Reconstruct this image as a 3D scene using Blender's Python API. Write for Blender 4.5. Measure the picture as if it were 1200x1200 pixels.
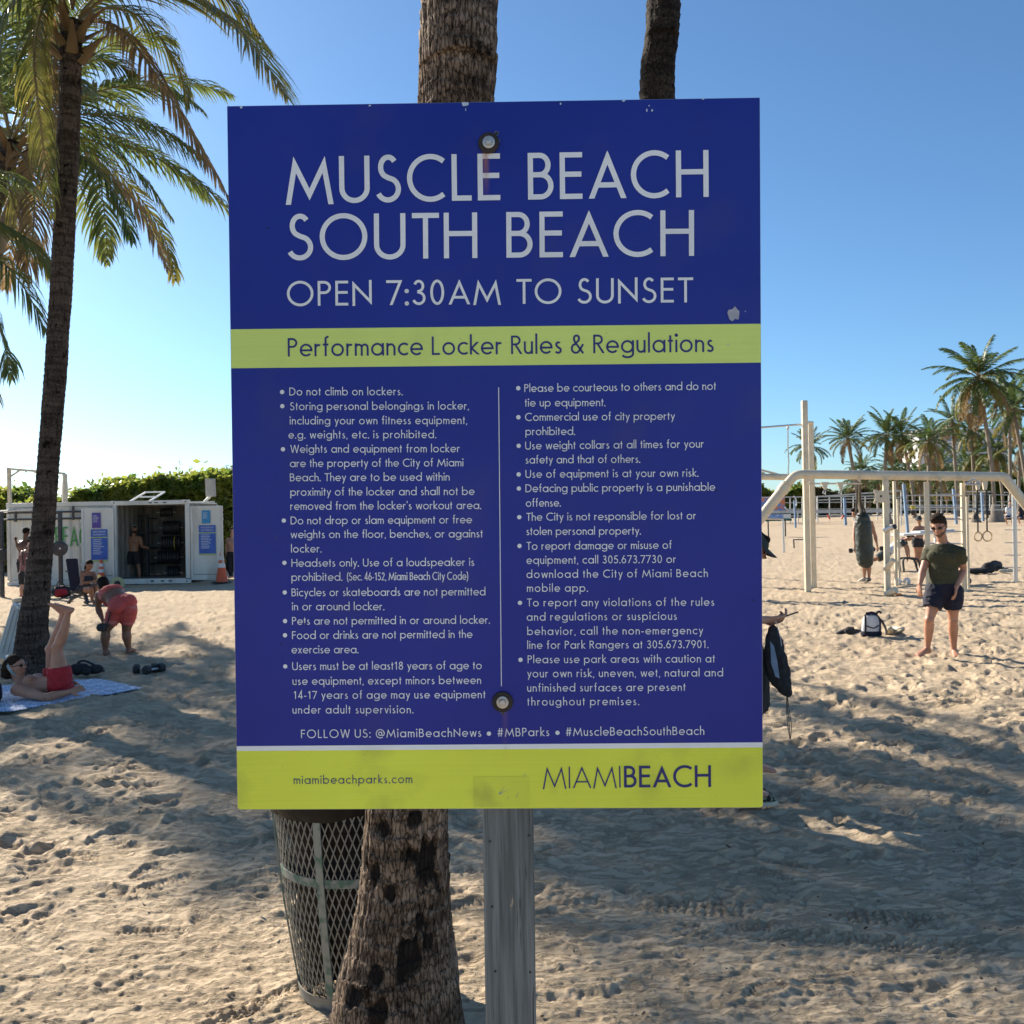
import bpy, math, random
import numpy as np
from mathutils import Vector, Matrix, noise as mnoise
PI = math.pi; rad = math.radians
random.seed(7)
scn = bpy.context.scene
col = scn.collection
for o in list(bpy.data.objects): bpy.data.objects.remove(o)

# ------------------------------------------------------------ camera
FPX, HC = 1109.0, 1.8
PITCH, ROLL = math.atan(6/1109), rad(1.06)
Fw = Vector((0, math.cos(PITCH), math.sin(PITCH))); R0 = Vector((1, 0, 0)); U0 = Vector((0, -math.sin(PITCH), math.cos(PITCH)))
Rr = R0*math.cos(ROLL) - U0*math.sin(ROLL); Uu = U0*math.cos(ROLL) + R0*math.sin(ROLL)
CAM = Vector((0, 0, HC))
cam = bpy.data.cameras.new('camera'); camo = bpy.data.objects.new('camera', cam); col.objects.link(camo)
m = Matrix((Rr, Uu, -Fw)).transposed().to_4x4(); m.translation = CAM; camo.matrix_world = m
cam.sensor_width = 36; cam.lens = 36*FPX/1200; cam.clip_end = 6000; cam.clip_start = .05
cam.dof.use_dof = True; cam.dof.focus_distance = 1.75; cam.dof.aperture_fstop = 30.0
scn.camera = camo

# ------------------------------------------------------------ sky, sun, exposure
SUN_AZ, SUN_EL = rad(-45), rad(28)      # azimuth from +Y (negative = left), elevation
w = bpy.data.worlds.new('World'); scn.world = w; w.use_nodes = True
nt = w.node_tree; bg = nt.nodes['Background']
sky = nt.nodes.new('ShaderNodeTexSky'); sky.sky_type = 'NISHITA'; sky.sun_disc = False
sky.sun_elevation = SUN_EL; sky.sun_rotation = SUN_AZ
sky.air_density = 1.0; sky.dust_density = 1.0; sky.ozone_density = 6.0; sky.altitude = 1000
tint = nt.nodes.new('ShaderNodeMix'); tint.data_type = 'RGBA'; tint.blend_type = 'MULTIPLY'; tint.inputs[0].default_value = 1; tint.inputs[7].default_value = (.88, 1.0, .98, 1)
nt.links.new(sky.outputs[0], tint.inputs[6]); nt.links.new(tint.outputs[2], bg.inputs[0]); bg.inputs[1].default_value = 0.078
sl = bpy.data.lights.new('sun', 'SUN'); sl.energy = 5.0; sl.angle = rad(0.55); sl.color = (1, .90, .76)
so = bpy.data.objects.new('sun', sl); col.objects.link(so)
SUND = Vector((math.sin(SUN_AZ)*math.cos(SUN_EL), math.cos(SUN_AZ)*math.cos(SUN_EL), math.sin(SUN_EL)))
so.rotation_euler = SUND.to_track_quat('Z', 'Y').to_euler(); so.location = (-20, 20, 30)
scn.view_settings.view_transform = 'Standard'; scn.view_settings.look = 'None'
scn.view_settings.gamma = 1; scn.view_settings.exposure = 1.1; scn.view_settings.use_curve_mapping = False
scn.render.engine = 'CYCLES'
scn.cycles.max_bounces = 7; scn.cycles.transparent_max_bounces = 8

# ------------------------------------------------------------ helpers
def P(px, py, d):                       # a point of the place at depth d along the view
    return CAM + (Fw + Rr*((px-600)/FPX) + Uu*((600-py)/FPX))*d
def terr(x, y):                         # the beach rises gently towards the dunes
    t = min(max((y-45)/75, 0), 1); return 1.0*t*t*(3-2*t)
def g(px, py):                          # where the sand is
    v = P(px, py, 1)-CAM; t = -HC/v.z
    return CAM+v*t
def gd(px, d):                          # the sand below a given distance
    p = P(px, 600, d); p.z = terr(p.x, p.y); return p
def gdepth(px, py): return g(px, py).y

def tag(o, label=None, cat=None, group=None, kind=None):
    if label: o['label'] = label
    if cat: o['category'] = cat
    if group: o['group'] = group
    if kind: o['kind'] = kind
    return o
def empty(name, loc, label, cat, group=None):
    o = bpy.data.objects.new(name, None); col.objects.link(o); o.location = loc; o.empty_display_size = .2
    return tag(o, label, cat, group)
def link_mesh(name, me, parent=None, loc=None):
    o = bpy.data.objects.new(name, me); col.objects.link(o)
    if parent: o.parent = parent
    if loc is not None: o.location = loc
    return o
def copy_tree(o, parent=None):
    c = o.copy(); col.objects.link(c)
    if parent: c.parent = parent
    for ch in list(o.children): copy_tree(ch, c)
    return c

def frame(d, up=Vector((0, 0, 1))):
    d = d.normalized()
    if abs(d.dot(up)) > .98: up = Vector((0, 1, 0)) if abs(d.y) < .9 else Vector((1, 0, 0))
    s = d.cross(up).normalized(); return s, s.cross(d).normalized()

class G:
    """collects shapes; vertices are in world space, build() makes ONE mesh relative to its parent's place"""
    def __init__(s): s.v = []; s.f = []; s.mi = []; s.m = 0
    def add(s, vs, fs):
        b = len(s.v); s.v += [tuple(v) for v in vs]; s.f += [tuple(i+b for i in f) for f in fs]; s.mi += [s.m]*len(fs)
    def box(s, c, size, X=Vector((1, 0, 0)), Y=Vector((0, 1, 0)), Z=Vector((0, 0, 1))):
        c = Vector(c); a, b, h = size[0]/2, size[1]/2, size[2]/2
        vs = [c+X*(a*i)+Y*(b*j)+Z*(h*k) for k in (-1, 1) for j in (-1, 1) for i in (-1, 1)]
        s.add(vs, [(0, 2, 3, 1), (4, 5, 7, 6), (0, 1, 5, 4), (2, 6, 7, 3), (0, 4, 6, 2), (1, 3, 7, 5)])
    def bar(s, a, b, w, h, up=Vector((0, 0, 1))):
        a = Vector(a); b = Vector(b); d = b-a; S, T = frame(d, up)
        s.box((a+b)/2, (w, d.length, h), S, d.normalized(), T)
    def tube(s, pts, r, n=8, caps=True, ref=None):
        pts = [Vector(p) for p in pts]; k = len(pts)
        if not hasattr(r, '__len__'): r = [r]*k
        vs = []; fs = []; S = None
        for i, p in enumerate(pts):
            d = (pts[min(i+1, k-1)]-pts[max(i-1, 0)])
            if d.length < 1e-9: d = Vector((0, 0, 1))
            d.normalize()
            if S is None: S, T = frame(d, ref or Vector((0, 0, 1)))
            else:
                S = (S-d*S.dot(d)); S.normalize(); T = S.cross(d)
            ri = r[i]; rx, ry = ri if hasattr(ri, '__len__') else (ri, ri)
            for j in range(n):
                a = 2*PI*j/n; vs.append(p+S*(rx*math.cos(a))+T*(ry*math.sin(a)))
        for i in range(k-1):
            for j in range(n):
                j2 = (j+1) % n; fs.append((i*n+j, i*n+j2, (i+1)*n+j2, (i+1)*n+j))
        if caps: fs.append(tuple(range(n))[::-1]); fs.append(tuple((k-1)*n+j for j in range(n)))
        s.add(vs, fs)
    def rings(s, R, n=16):              # R: list of (centre, X vec, Y vec)
        vs = []; fs = []; k = len(R)
        for c, X, Y in R:
            for j in range(n):
                a = 2*PI*j/n; vs.append(c+X*math.cos(a)+Y*math.sin(a))
        for i in range(k-1):
            for j in range(n):
                j2 = (j+1) % n; fs.append((i*n+j, i*n+j2, (i+1)*n+j2, (i+1)*n+j))
        fs.append(tuple(range(n))[::-1]); fs.append(tuple((k-1)*n+j for j in range(n)))
        s.add(vs, fs)
    def ell(s, c, X, Y, Z, n=12, k=8):
        c = Vector(c); vs = [c-Z]; fs = []
        for i in range(1, k):
            ph = -PI/2+PI*i/k
            for j in range(n):
                a = 2*PI*j/n; vs.append(c+X*(math.cos(ph)*math.cos(a))+Y*(math.cos(ph)*math.sin(a))+Z*math.sin(ph))
        vs.append(c+Z); t = len(vs)-1
        for j in range(n):
            j2 = (j+1) % n; fs.append((0, 1+j2, 1+j)); fs.append((t, t-n+j, t-n+j2))
            for i in range(k-2): fs.append((1+i*n+j, 1+i*n+j2, 1+(i+1)*n+j2, 1+(i+1)*n+j))
        s.add(vs, fs)
    def sph(s, c, r, n=12, k=8): s.ell(c, Vector((r, 0, 0)), Vector((0, r, 0)), Vector((0, 0, r)), n, k)
    def lathe(s, prof, c, n=24, ax=Vector((0, 0, 1)), caps=False, X=None):
        S, T = frame(ax); c = Vector(c); vs = []; fs = []; k = len(prof)
        for r, z in prof:
            for j in range(n):
                a = 2*PI*j/n; vs.append(c+ax*z+S*(r*math.cos(a))+T*(r*math.sin(a)))
        for i in range(k-1):
            for j in range(n):
                j2 = (j+1) % n; fs.append((i*n+j, (i+1)*n+j, (i+1)*n+j2, i*n+j2))
        if caps: fs.append(tuple(range(n))); fs.append(tuple((k-1)*n+j for j in range(n))[::-1])
        s.add(vs, fs)
    def prism(s, poly, o, X, Y, th):    # 2-D outline in the plane (X, Y) at o, pushed th along X x Y
        o = Vector(o); N = X.cross(Y).normalized()*th; k = len(poly)
        vs = [o+X*a+Y*b for a, b in poly]+[o+X*a+Y*b+N for a, b in poly]
        s.add(vs, [tuple(range(k))[::-1], tuple(range(k, 2*k))]+[(i, (i+1) % k, k+(i+1) % k, k+i) for i in range(k)])
    def mesh(s, name, org=Vector((0, 0, 0)), smooth=35):
        me = bpy.data.meshes.new(name); ox, oy, oz = org
        me.from_pydata([(a-ox, b-oy, c-oz) for a, b, c in s.v], [], s.f)
        if smooth:
            me.shade_smooth(); me.set_sharp_from_angle(angle=rad(smooth))
        return me
    def build(s, name, mats, parent=None, smooth=35, bevel=0, loc=None, world=True):
        org = parent.matrix_parent_org if False else (org_of(parent) if parent else (loc if loc is not None else Vector((0, 0, 0))))
        if not world: org = Vector((0, 0, 0))
        me = s.mesh(name, org, smooth)
        if not isinstance(mats, (list, tuple)): mats = [mats]
        for q in mats: me.materials.append(q)
        if len(mats) > 1: me.polygons.foreach_set('material_index', s.mi)
        o = link_mesh(name, me, parent, loc if not parent else None)
        if bevel:
            b = o.modifiers.new('bevel', 'BEVEL'); b.width = bevel; b.segments = 2; b.limit_method = 'ANGLE'; b.angle_limit = rad(40)
        return o
def org_of(o):
    v = Vector((0, 0, 0))
    while o is not None: v = v+o.location; o = o.parent
    return v

# ------------------------------------------------------------ numpy noise
def _h(i, j, k, s):
    n = (i*374761393+j*668265263+k*1440662683+s*974634777) & 0x7fffffff
    n = ((n ^ (n >> 13))*1274126177) & 0x7fffffff
    return ((n ^ (n >> 16)) & 0xffff)/65535.0
def vn(x, y, z=0, s=0):
    x = np.asarray(x, float); y = np.asarray(y, float); z = np.asarray(z, float)+0*x
    i = np.floor(x).astype(np.int64); j = np.floor(y).astype(np.int64); k = np.floor(z).astype(np.int64)
    u = x-i; v = y-j; t = z-k; u = u*u*(3-2*u); v = v*v*(3-2*v); t = t*t*(3-2*t); r = 0
    for a in (0, 1):
        for b in (0, 1):
            for c in (0, 1):
                r = r+_h(i+a, j+b, k+c, s)*(u if a else 1-u)*(v if b else 1-v)*(t if c else 1-t)
    return r*2-1
def fbm(x, y, z=0, o=4, s=0, g_=.5):
    r = 0; a = 1
    for i in range(o):
        r = r+a*vn(x*2**i+i*17.3, y*2**i+i*9.1, np.asarray(z)*2**i, s+i); a *= g_
    return r

# ------------------------------------------------------------ materials
def mat(name, c, c2=None, rough=.7, sc=8, bump=0, bsc=40, metal=0, spec=.5, stretch=(1, 1, 1), detail=5, coat=0, trans=0, sss=0, lo=.35, hi=.65, dist=.004):
    m = bpy.data.materials.new(name); m.use_nodes = True; n = m.node_tree; b = n.nodes['Principled BSDF']
    b.inputs['Base Color'].default_value = (*c, 1); b.inputs['Roughness'].default_value = rough; b.inputs['Metallic'].default_value = metal
    b.inputs['Specular IOR Level'].default_value = spec
    if coat: b.inputs['Coat Weight'].default_value = coat; b.inputs['Coat Roughness'].default_value = .15
    if sss: b.inputs['Subsurface Weight'].default_value = sss; b.inputs['Subsurface Radius'].default_value = (.012, .005, .003); b.inputs['Subsurface Scale'].default_value = 1
    tc = n.nodes.new('ShaderNodeTexCoord'); mp = n.nodes.new('ShaderNodeMapping'); mp.inputs['Scale'].default_value = stretch
    n.links.new(tc.outputs['Object'], mp.inputs[0])
    if c2:
        nz = n.nodes.new('ShaderNodeTexNoise'); nz.inputs['Scale'].default_value = sc; nz.inputs['Detail'].default_value = detail
        n.links.new(mp.outputs[0], nz.inputs['Vector'])
        r = n.nodes.new('ShaderNodeValToRGB'); r.color_ramp.elements[0].position = lo; r.color_ramp.elements[1].position = hi
        r.color_ramp.elements[0].color = (*c, 1); r.color_ramp.elements[1].color = (*c2, 1)
        n.links.new(nz.outputs[0], r.inputs[0]); n.links.new(r.outputs[0], b.inputs['Base Color'])
    if bump:
        nb = n.nodes.new('ShaderNodeTexNoise'); nb.inputs['Scale'].default_value = bsc; nb.inputs['Detail'].default_value = 6
        n.links.new(mp.outputs[0], nb.inputs['Vector']); bp = n.nodes.new('ShaderNodeBump'); bp.inputs['Strength'].default_value = bump
        bp.inputs['Distance'].default_value = dist; n.links.new(nb.outputs[0], bp.inputs['Height']); n.links.new(bp.outputs[0], b.inputs['Normal'])
    if trans:
        out = n.nodes['Material Output']; tr = n.nodes.new('ShaderNodeBsdfTranslucent'); mx = n.nodes.new('ShaderNodeMixShader'); mx.inputs[0].default_value = trans
        if c2:
            hs = n.nodes.new('ShaderNodeHueSaturation'); hs.inputs['Value'].default_value = 1.8; n.links.new(r.outputs[0], hs.inputs['Color']); n.links.new(hs.outputs[0], tr.inputs[0])
        else: tr.inputs[0].default_value = (*[min(1, q*1.8) for q in c], 1)
        n.links.new(b.outputs[0], mx.inputs[1]); n.links.new(tr.outputs[0], mx.inputs[2]); n.links.new(mx.outputs[0], out.inputs[0])
    return m
def dirtify(m, colr, scale, lo_, hi_, stretch=(1, 1, 1), seedv=0.0):
    n = m.node_tree; L = n.links; b = n.nodes['Principled BSDF']; src = b.inputs['Base Color'].links
    tc = n.nodes.new('ShaderNodeTexCoord'); mp = n.nodes.new('ShaderNodeMapping'); mp.inputs['Scale'].default_value = stretch; mp.inputs['Location'].default_value = (seedv, seedv, seedv); L.new(tc.outputs['Object'], mp.inputs[0])
    z = n.nodes.new('ShaderNodeTexNoise'); z.inputs['Scale'].default_value = scale; z.inputs['Detail'].default_value = 9; z.inputs['Roughness'].default_value = .65; L.new(mp.outputs[0], z.inputs['Vector'])
    r = n.nodes.new('ShaderNodeMapRange'); r.inputs[1].default_value = lo_; r.inputs[2].default_value = hi_; L.new(z.outputs[0], r.inputs[0])
    x = n.nodes.new('ShaderNodeMix'); x.data_type = 'RGBA'; L.new(r.outputs[0], x.inputs[0])
    if src: L.new(src[0].from_socket, x.inputs[6])
    else: x.inputs[6].default_value = b.inputs['Base Color'].default_value
    x.inputs[7].default_value = (*colr, 1); L.new(x.outputs[2], b.inputs['Base Color'])
M = {}
def sand_mat():
    m = bpy.data.materials.new('sand'); m.use_nodes = True; n = m.node_tree; L = n.links; b = n.nodes['Principled BSDF']
    b.inputs['Roughness'].default_value = .95; b.inputs['Specular IOR Level'].default_value = .15
    tc = n.nodes.new('ShaderNodeTexCoord')
    a = n.nodes.new('ShaderNodeTexNoise'); a.inputs['Scale'].default_value = 1.3; a.inputs['Detail'].default_value = 8; a.inputs['Roughness'].default_value = .65
    r = n.nodes.new('ShaderNodeValToRGB'); r.color_ramp.elements[0].position = .3; r.color_ramp.elements[1].position = .7
    r.color_ramp.elements[0].color = (.465, .358, .240, 1); r.color_ramp.elements[1].color = (.580, .462, .320, 1)
    L.new(tc.outputs['Object'], a.inputs['Vector']); L.new(a.outputs[0], r.inputs[0])
    # grains and specks
    f = n.nodes.new('ShaderNodeTexNoise'); f.inputs['Scale'].default_value = 420; f.inputs['Detail'].default_value = 3; L.new(tc.outputs['Object'], f.inputs['Vector'])
    fr = n.nodes.new('ShaderNodeMapRange'); fr.inputs[1].default_value = .25; fr.inputs[2].default_value = .75; fr.inputs[3].default_value = .84; fr.inputs[4].default_value = 1.14
    L.new(f.outputs[0], fr.inputs[0]); mx = n.nodes.new('ShaderNodeMix'); mx.data_type = 'RGBA'; mx.blend_type = 'MULTIPLY'; mx.inputs[0].default_value = 1
    L.new(r.outputs[0], mx.inputs[6]); L.new(fr.outputs[0], mx.inputs[7])
    sp = n.nodes.new('ShaderNodeTexVoronoi'); sp.inputs['Scale'].default_value = 22; L.new(tc.outputs['Object'], sp.inputs['Vector'])
    sr = n.nodes.new('ShaderNodeMapRange'); sr.inputs[1].default_value = .05; sr.inputs[2].default_value = .085; sr.inputs[3].default_value = .35; sr.inputs[4].default_value = 1
    L.new(sp.outputs['Distance'], sr.inputs[0])
    s2 = n.nodes.new('ShaderNodeTexNoise'); s2.inputs['Scale'].default_value = 5; L.new(tc.outputs['Object'], s2.inputs['Vector'])
    s3 = n.nodes.new('ShaderNodeMapRange'); s3.inputs[1].default_value = .58; s3.inputs[2].default_value = .6; L.new(s2.outputs[0], s3.inputs[0])
    mm = n.nodes.new('ShaderNodeMix'); mm.data_type = 'RGBA'; mm.blend_type = 'MULTIPLY'; L.new(s3.outputs[0], mm.inputs[0]); L.new(mx.outputs[2], mm.inputs[6]); L.new(sr.outputs[0], mm.inputs[7])
    L.new(mm.outputs[2], b.inputs['Base Color'])
    h1 = n.nodes.new('ShaderNodeTexNoise'); h1.inputs['Scale'].default_value = 28; h1.inputs['Detail'].default_value = 7; h1.inputs['Roughness'].default_value = .6; L.new(tc.outputs['Object'], h1.inputs['Vector'])
    bp = n.nodes.new('ShaderNodeBump'); bp.inputs['Strength'].default_value = .8; bp.inputs['Distance'].default_value = .010; L.new(h1.outputs[0], bp.inputs['Height'])
    # crisp little scarps and drag lines
    mr = n.nodes.new('ShaderNodeMapping'); mr.inputs['Scale'].default_value = (1, 2.6, 1); mr.inputs['Rotation'].default_value = (0, 0, .22); L.new(tc.outputs['Object'], mr.inputs[0])
    rn = n.nodes.new('ShaderNodeTexNoise'); rn.inputs['Scale'].default_value = 5.5; rn.inputs['Detail'].default_value = 8; rn.inputs['Roughness'].default_value = .62; rn.inputs['Distortion'].default_value = .6; L.new(mr.outputs[0], rn.inputs['Vector'])
    ab = n.nodes.new('ShaderNodeMath'); ab.operation = 'SUBTRACT'; ab.inputs[1].default_value = .5; L.new(rn.outputs[0], ab.inputs[0]); a2 = n.nodes.new('ShaderNodeMath'); a2.operation = 'ABSOLUTE'; L.new(ab.outputs[0], a2.inputs[0]); a3 = n.nodes.new('ShaderNodeMath'); a3.operation = 'MINIMUM'; a3.inputs[1].default_value = .06; L.new(a2.outputs[0], a3.inputs[0])
    b0 = n.nodes.new('ShaderNodeBump'); b0.inputs['Strength'].default_value = 1; b0.inputs['Distance'].default_value = .115; L.new(a3.outputs[0], b0.inputs['Height']); L.new(b0.outputs[0], bp.inputs['Normal'])
    b2 = n.nodes.new('ShaderNodeBump'); b2.inputs['Strength'].default_value = .5; b2.inputs['Distance'].default_value = .003; L.new(f.outputs[0], b2.inputs['Height']); L.new(bp.outputs[0], b2.inputs['Normal'])
    L.new(b2.outputs[0], b.inputs['Normal'])
    return m
M['sand'] = sand_mat()
M['cream'] = mat('cream_paint', (.62, .53, .38), (.68, .60, .45), rough=.4, sc=6, bump=.1, bsc=60)
M['cream_dark'] = mat('weathered_cream', (.50, .44, .33), (.62, .55, .42), rough=.5, sc=9)
M['steel'] = mat('steel', (.55, .55, .55), rough=.35, metal=.8)
M['white'] = mat('white_paint', (.72, .72, .70), (.62, .62, .60), rough=.45, sc=5)
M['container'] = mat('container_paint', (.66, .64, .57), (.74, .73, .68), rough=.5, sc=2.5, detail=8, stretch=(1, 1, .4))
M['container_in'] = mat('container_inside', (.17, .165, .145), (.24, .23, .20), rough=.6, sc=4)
M['black'] = mat('black_rubber', (.015, .015, .016), (.03, .03, .032), rough=.55, sc=30)
M['black_cloth'] = mat('black_cloth', (.012, .012, .014), (.03, .03, .034), rough=.85, sc=40, bump=.3, bsc=120)
M['dark_metal'] = mat('dark_metal', (.04, .045, .05), (.07, .07, .075), rough=.45, sc=12, metal=.3)
M['green_cloth'] = mat('dark_green_vinyl', (.014, .022, .019), (.026, .038, .033), rough=.45, sc=7, bump=.5, bsc=14, dist=.03)
M['navy'] = mat('navy_cloth', (.006, .007, .020), (.011, .012, .032), rough=.85, sc=60)
M['olive'] = mat('olive_heather', (.036, .036, .017), (.062, .060, .030), rough=.9, sc=90, bump=.3, bsc=22, dist=.01)
M['red_cloth'] = mat('red_cloth', (.35, .012, .02), (.45, .02, .03), rough=.8, sc=30, bump=.3, bsc=30, dist=.01)
M['coral'] = mat('coral_tie_dye', (.58, .085, .07), (.62, .33, .30), rough=.8, sc=5, stretch=(.6, .6, 2.6), lo=.5, hi=.66)
M['maroon'] = mat('faded_maroon_cloth', (.20, .085, .09), (.26, .12, .12), rough=.9, sc=20)
M['white_cloth'] = mat('white_cloth', (.7, .7, .7), (.6, .6, .62), rough=.9, sc=20)
M['blue_paint'] = mat('pale_blue_paint', (.15, .24, .36), (.20, .29, .41), rough=.5, sc=8)
M['orange'] = mat('orange_plastic', (.72, .08, .015), (.65, .12, .04), rough=.5, sc=10)
M['skin'] = mat('skin_light', (.50, .26, .17), (.56, .30, .21), rough=.5, sc=9, sss=.15)
M['skin_mid'] = mat('skin_sunned', (.40, .185, .11), (.50, .25, .16), rough=.5, sc=7, sss=.12, bump=.15, bsc=60)
M['skin_tan'] = mat('skin_tan', (.36, .17, .095), (.43, .22, .13), rough=.5, sc=9, sss=.15)
M['skin_dark'] = mat('skin_dark', (.09, .04, .025), (.13, .06, .035), rough=.45, sc=9)
M['skin_brown'] = mat('skin_brown', (.19, .085, .05), (.25, .115, .07), rough=.5, sc=9)
M['hair'] = mat('dark_hair', (.010, .007, .005), (.022, .014, .010), spec=.15, rough=.8, sc=60, bump=.6, bsc=70)
M['hair_brown'] = mat('brown_hair', (.02, .012, .008), (.04, .025, .015), spec=.15, rough=.8, sc=60, bump=.6, bsc=70)
M['beard'] = mat('beard', (.10, .055, .035), (.16, .09, .06), rough=.8, sc=80)
M['eye'] = mat('eye', (.02, .012, .008), rough=.2)
M['lip'] = mat('lip', (.40, .14, .11), rough=.5)
M['wood'] = mat('light_wood', (.45, .28, .13), (.55, .36, .18), rough=.45, sc=20)
M['green_paint'] = mat('green_lettering', (.05, .30, .06), rough=.6)
M['yellow'] = mat('cream_yellow_rubber', (.55, .50, .26), (.48, .44, .24), rough=.6, sc=15)
M['grey_box'] = mat('grey_cabinet', (.33, .31, .28), (.40, .38, .34), rough=.6, sc=10)
M['beige_case'] = mat('beige_plastic', (.52, .48, .40), (.58, .54, .46), rough=.5, sc=5, bump=.15, bsc=80)
M['blue_print'] = mat('poster_blue', (.03, .10, .42), (.04, .13, .50), rough=.5, sc=4)
M['light_blue_print'] = mat('poster_light_blue', (.03, .26, .52), rough=.5)
M['purple_print'] = mat('poster_purple', (.10, .06, .32), rough=.5)
M['lime_print'] = mat('poster_lime', (.42, .52, .20), rough=.5)
M['print_white'] = mat('print_white', (.62, .66, .72), rough=.5)
M['white_shoe'] = mat('tan_shoe', (.55, .48, .36), (.62, .56, .44), rough=.8, sc=30)
M['mural'] = mat('mural_colours', (.60, .20, .08), (.10, .22, .50), rough=.6, sc=2.2, lo=.45, hi=.55)
M['leaf'] = mat('palm_leaf', (.045, .075, .016), (.12, .135, .035), rough=.42, sc=1.1, trans=.45, lo=.3, hi=.7)
M['leaf_far'] = mat('palm_leaf_far', (.035, .072, .016), (.085, .12, .03), rough=.45, sc=.7, trans=.3, lo=.3, hi=.7)
M['leaf_dry'] = mat('dry_palm_leaf', (.24, .17, .08), (.15, .10, .05), rough=.7, sc=2, trans=.35)
M['leaf_yellow'] = mat('yellowing_palm_leaf', (.16, .14, .030), (.08, .10, .02), rough=.5, sc=2, trans=.4)
M['hedge_leaf'] = mat('seagrape_leaf', (.06, .11, .018), (.24, .25, .04), rough=.38, sc=.9, trans=.5, lo=.35, hi=.65)
M['hedge_leaf2'] = mat('dune_bush_leaf', (.05, .08, .02), (.17, .12, .05), rough=.5, sc=.25, trans=.25, lo=.4, hi=.6)
M['rachis'] = mat('palm_rib', (.22, .18, .06), (.15, .10, .04), rough=.6, sc=3)
M['tower'] = mat('tower_concrete', (.55, .55, .54), rough=.7)
M['glass_blue'] = mat('tower_glass', (.12, .18, .24), rough=.2)

dirtify(M['container'], (.30, .17, .09), 3.5, .66, .80, (1, 1, .35)); dirtify(M['container'], (.38, .36, .31), 1.3, .50, .75, (1, 1, .3), 4); dirtify(M['cream'], (.25, .14, .08), 14, .70, .76); dirtify(M['cream'], (.42, .37, .29), 3, .52, .72, (1, 1, .5), 7)

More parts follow.
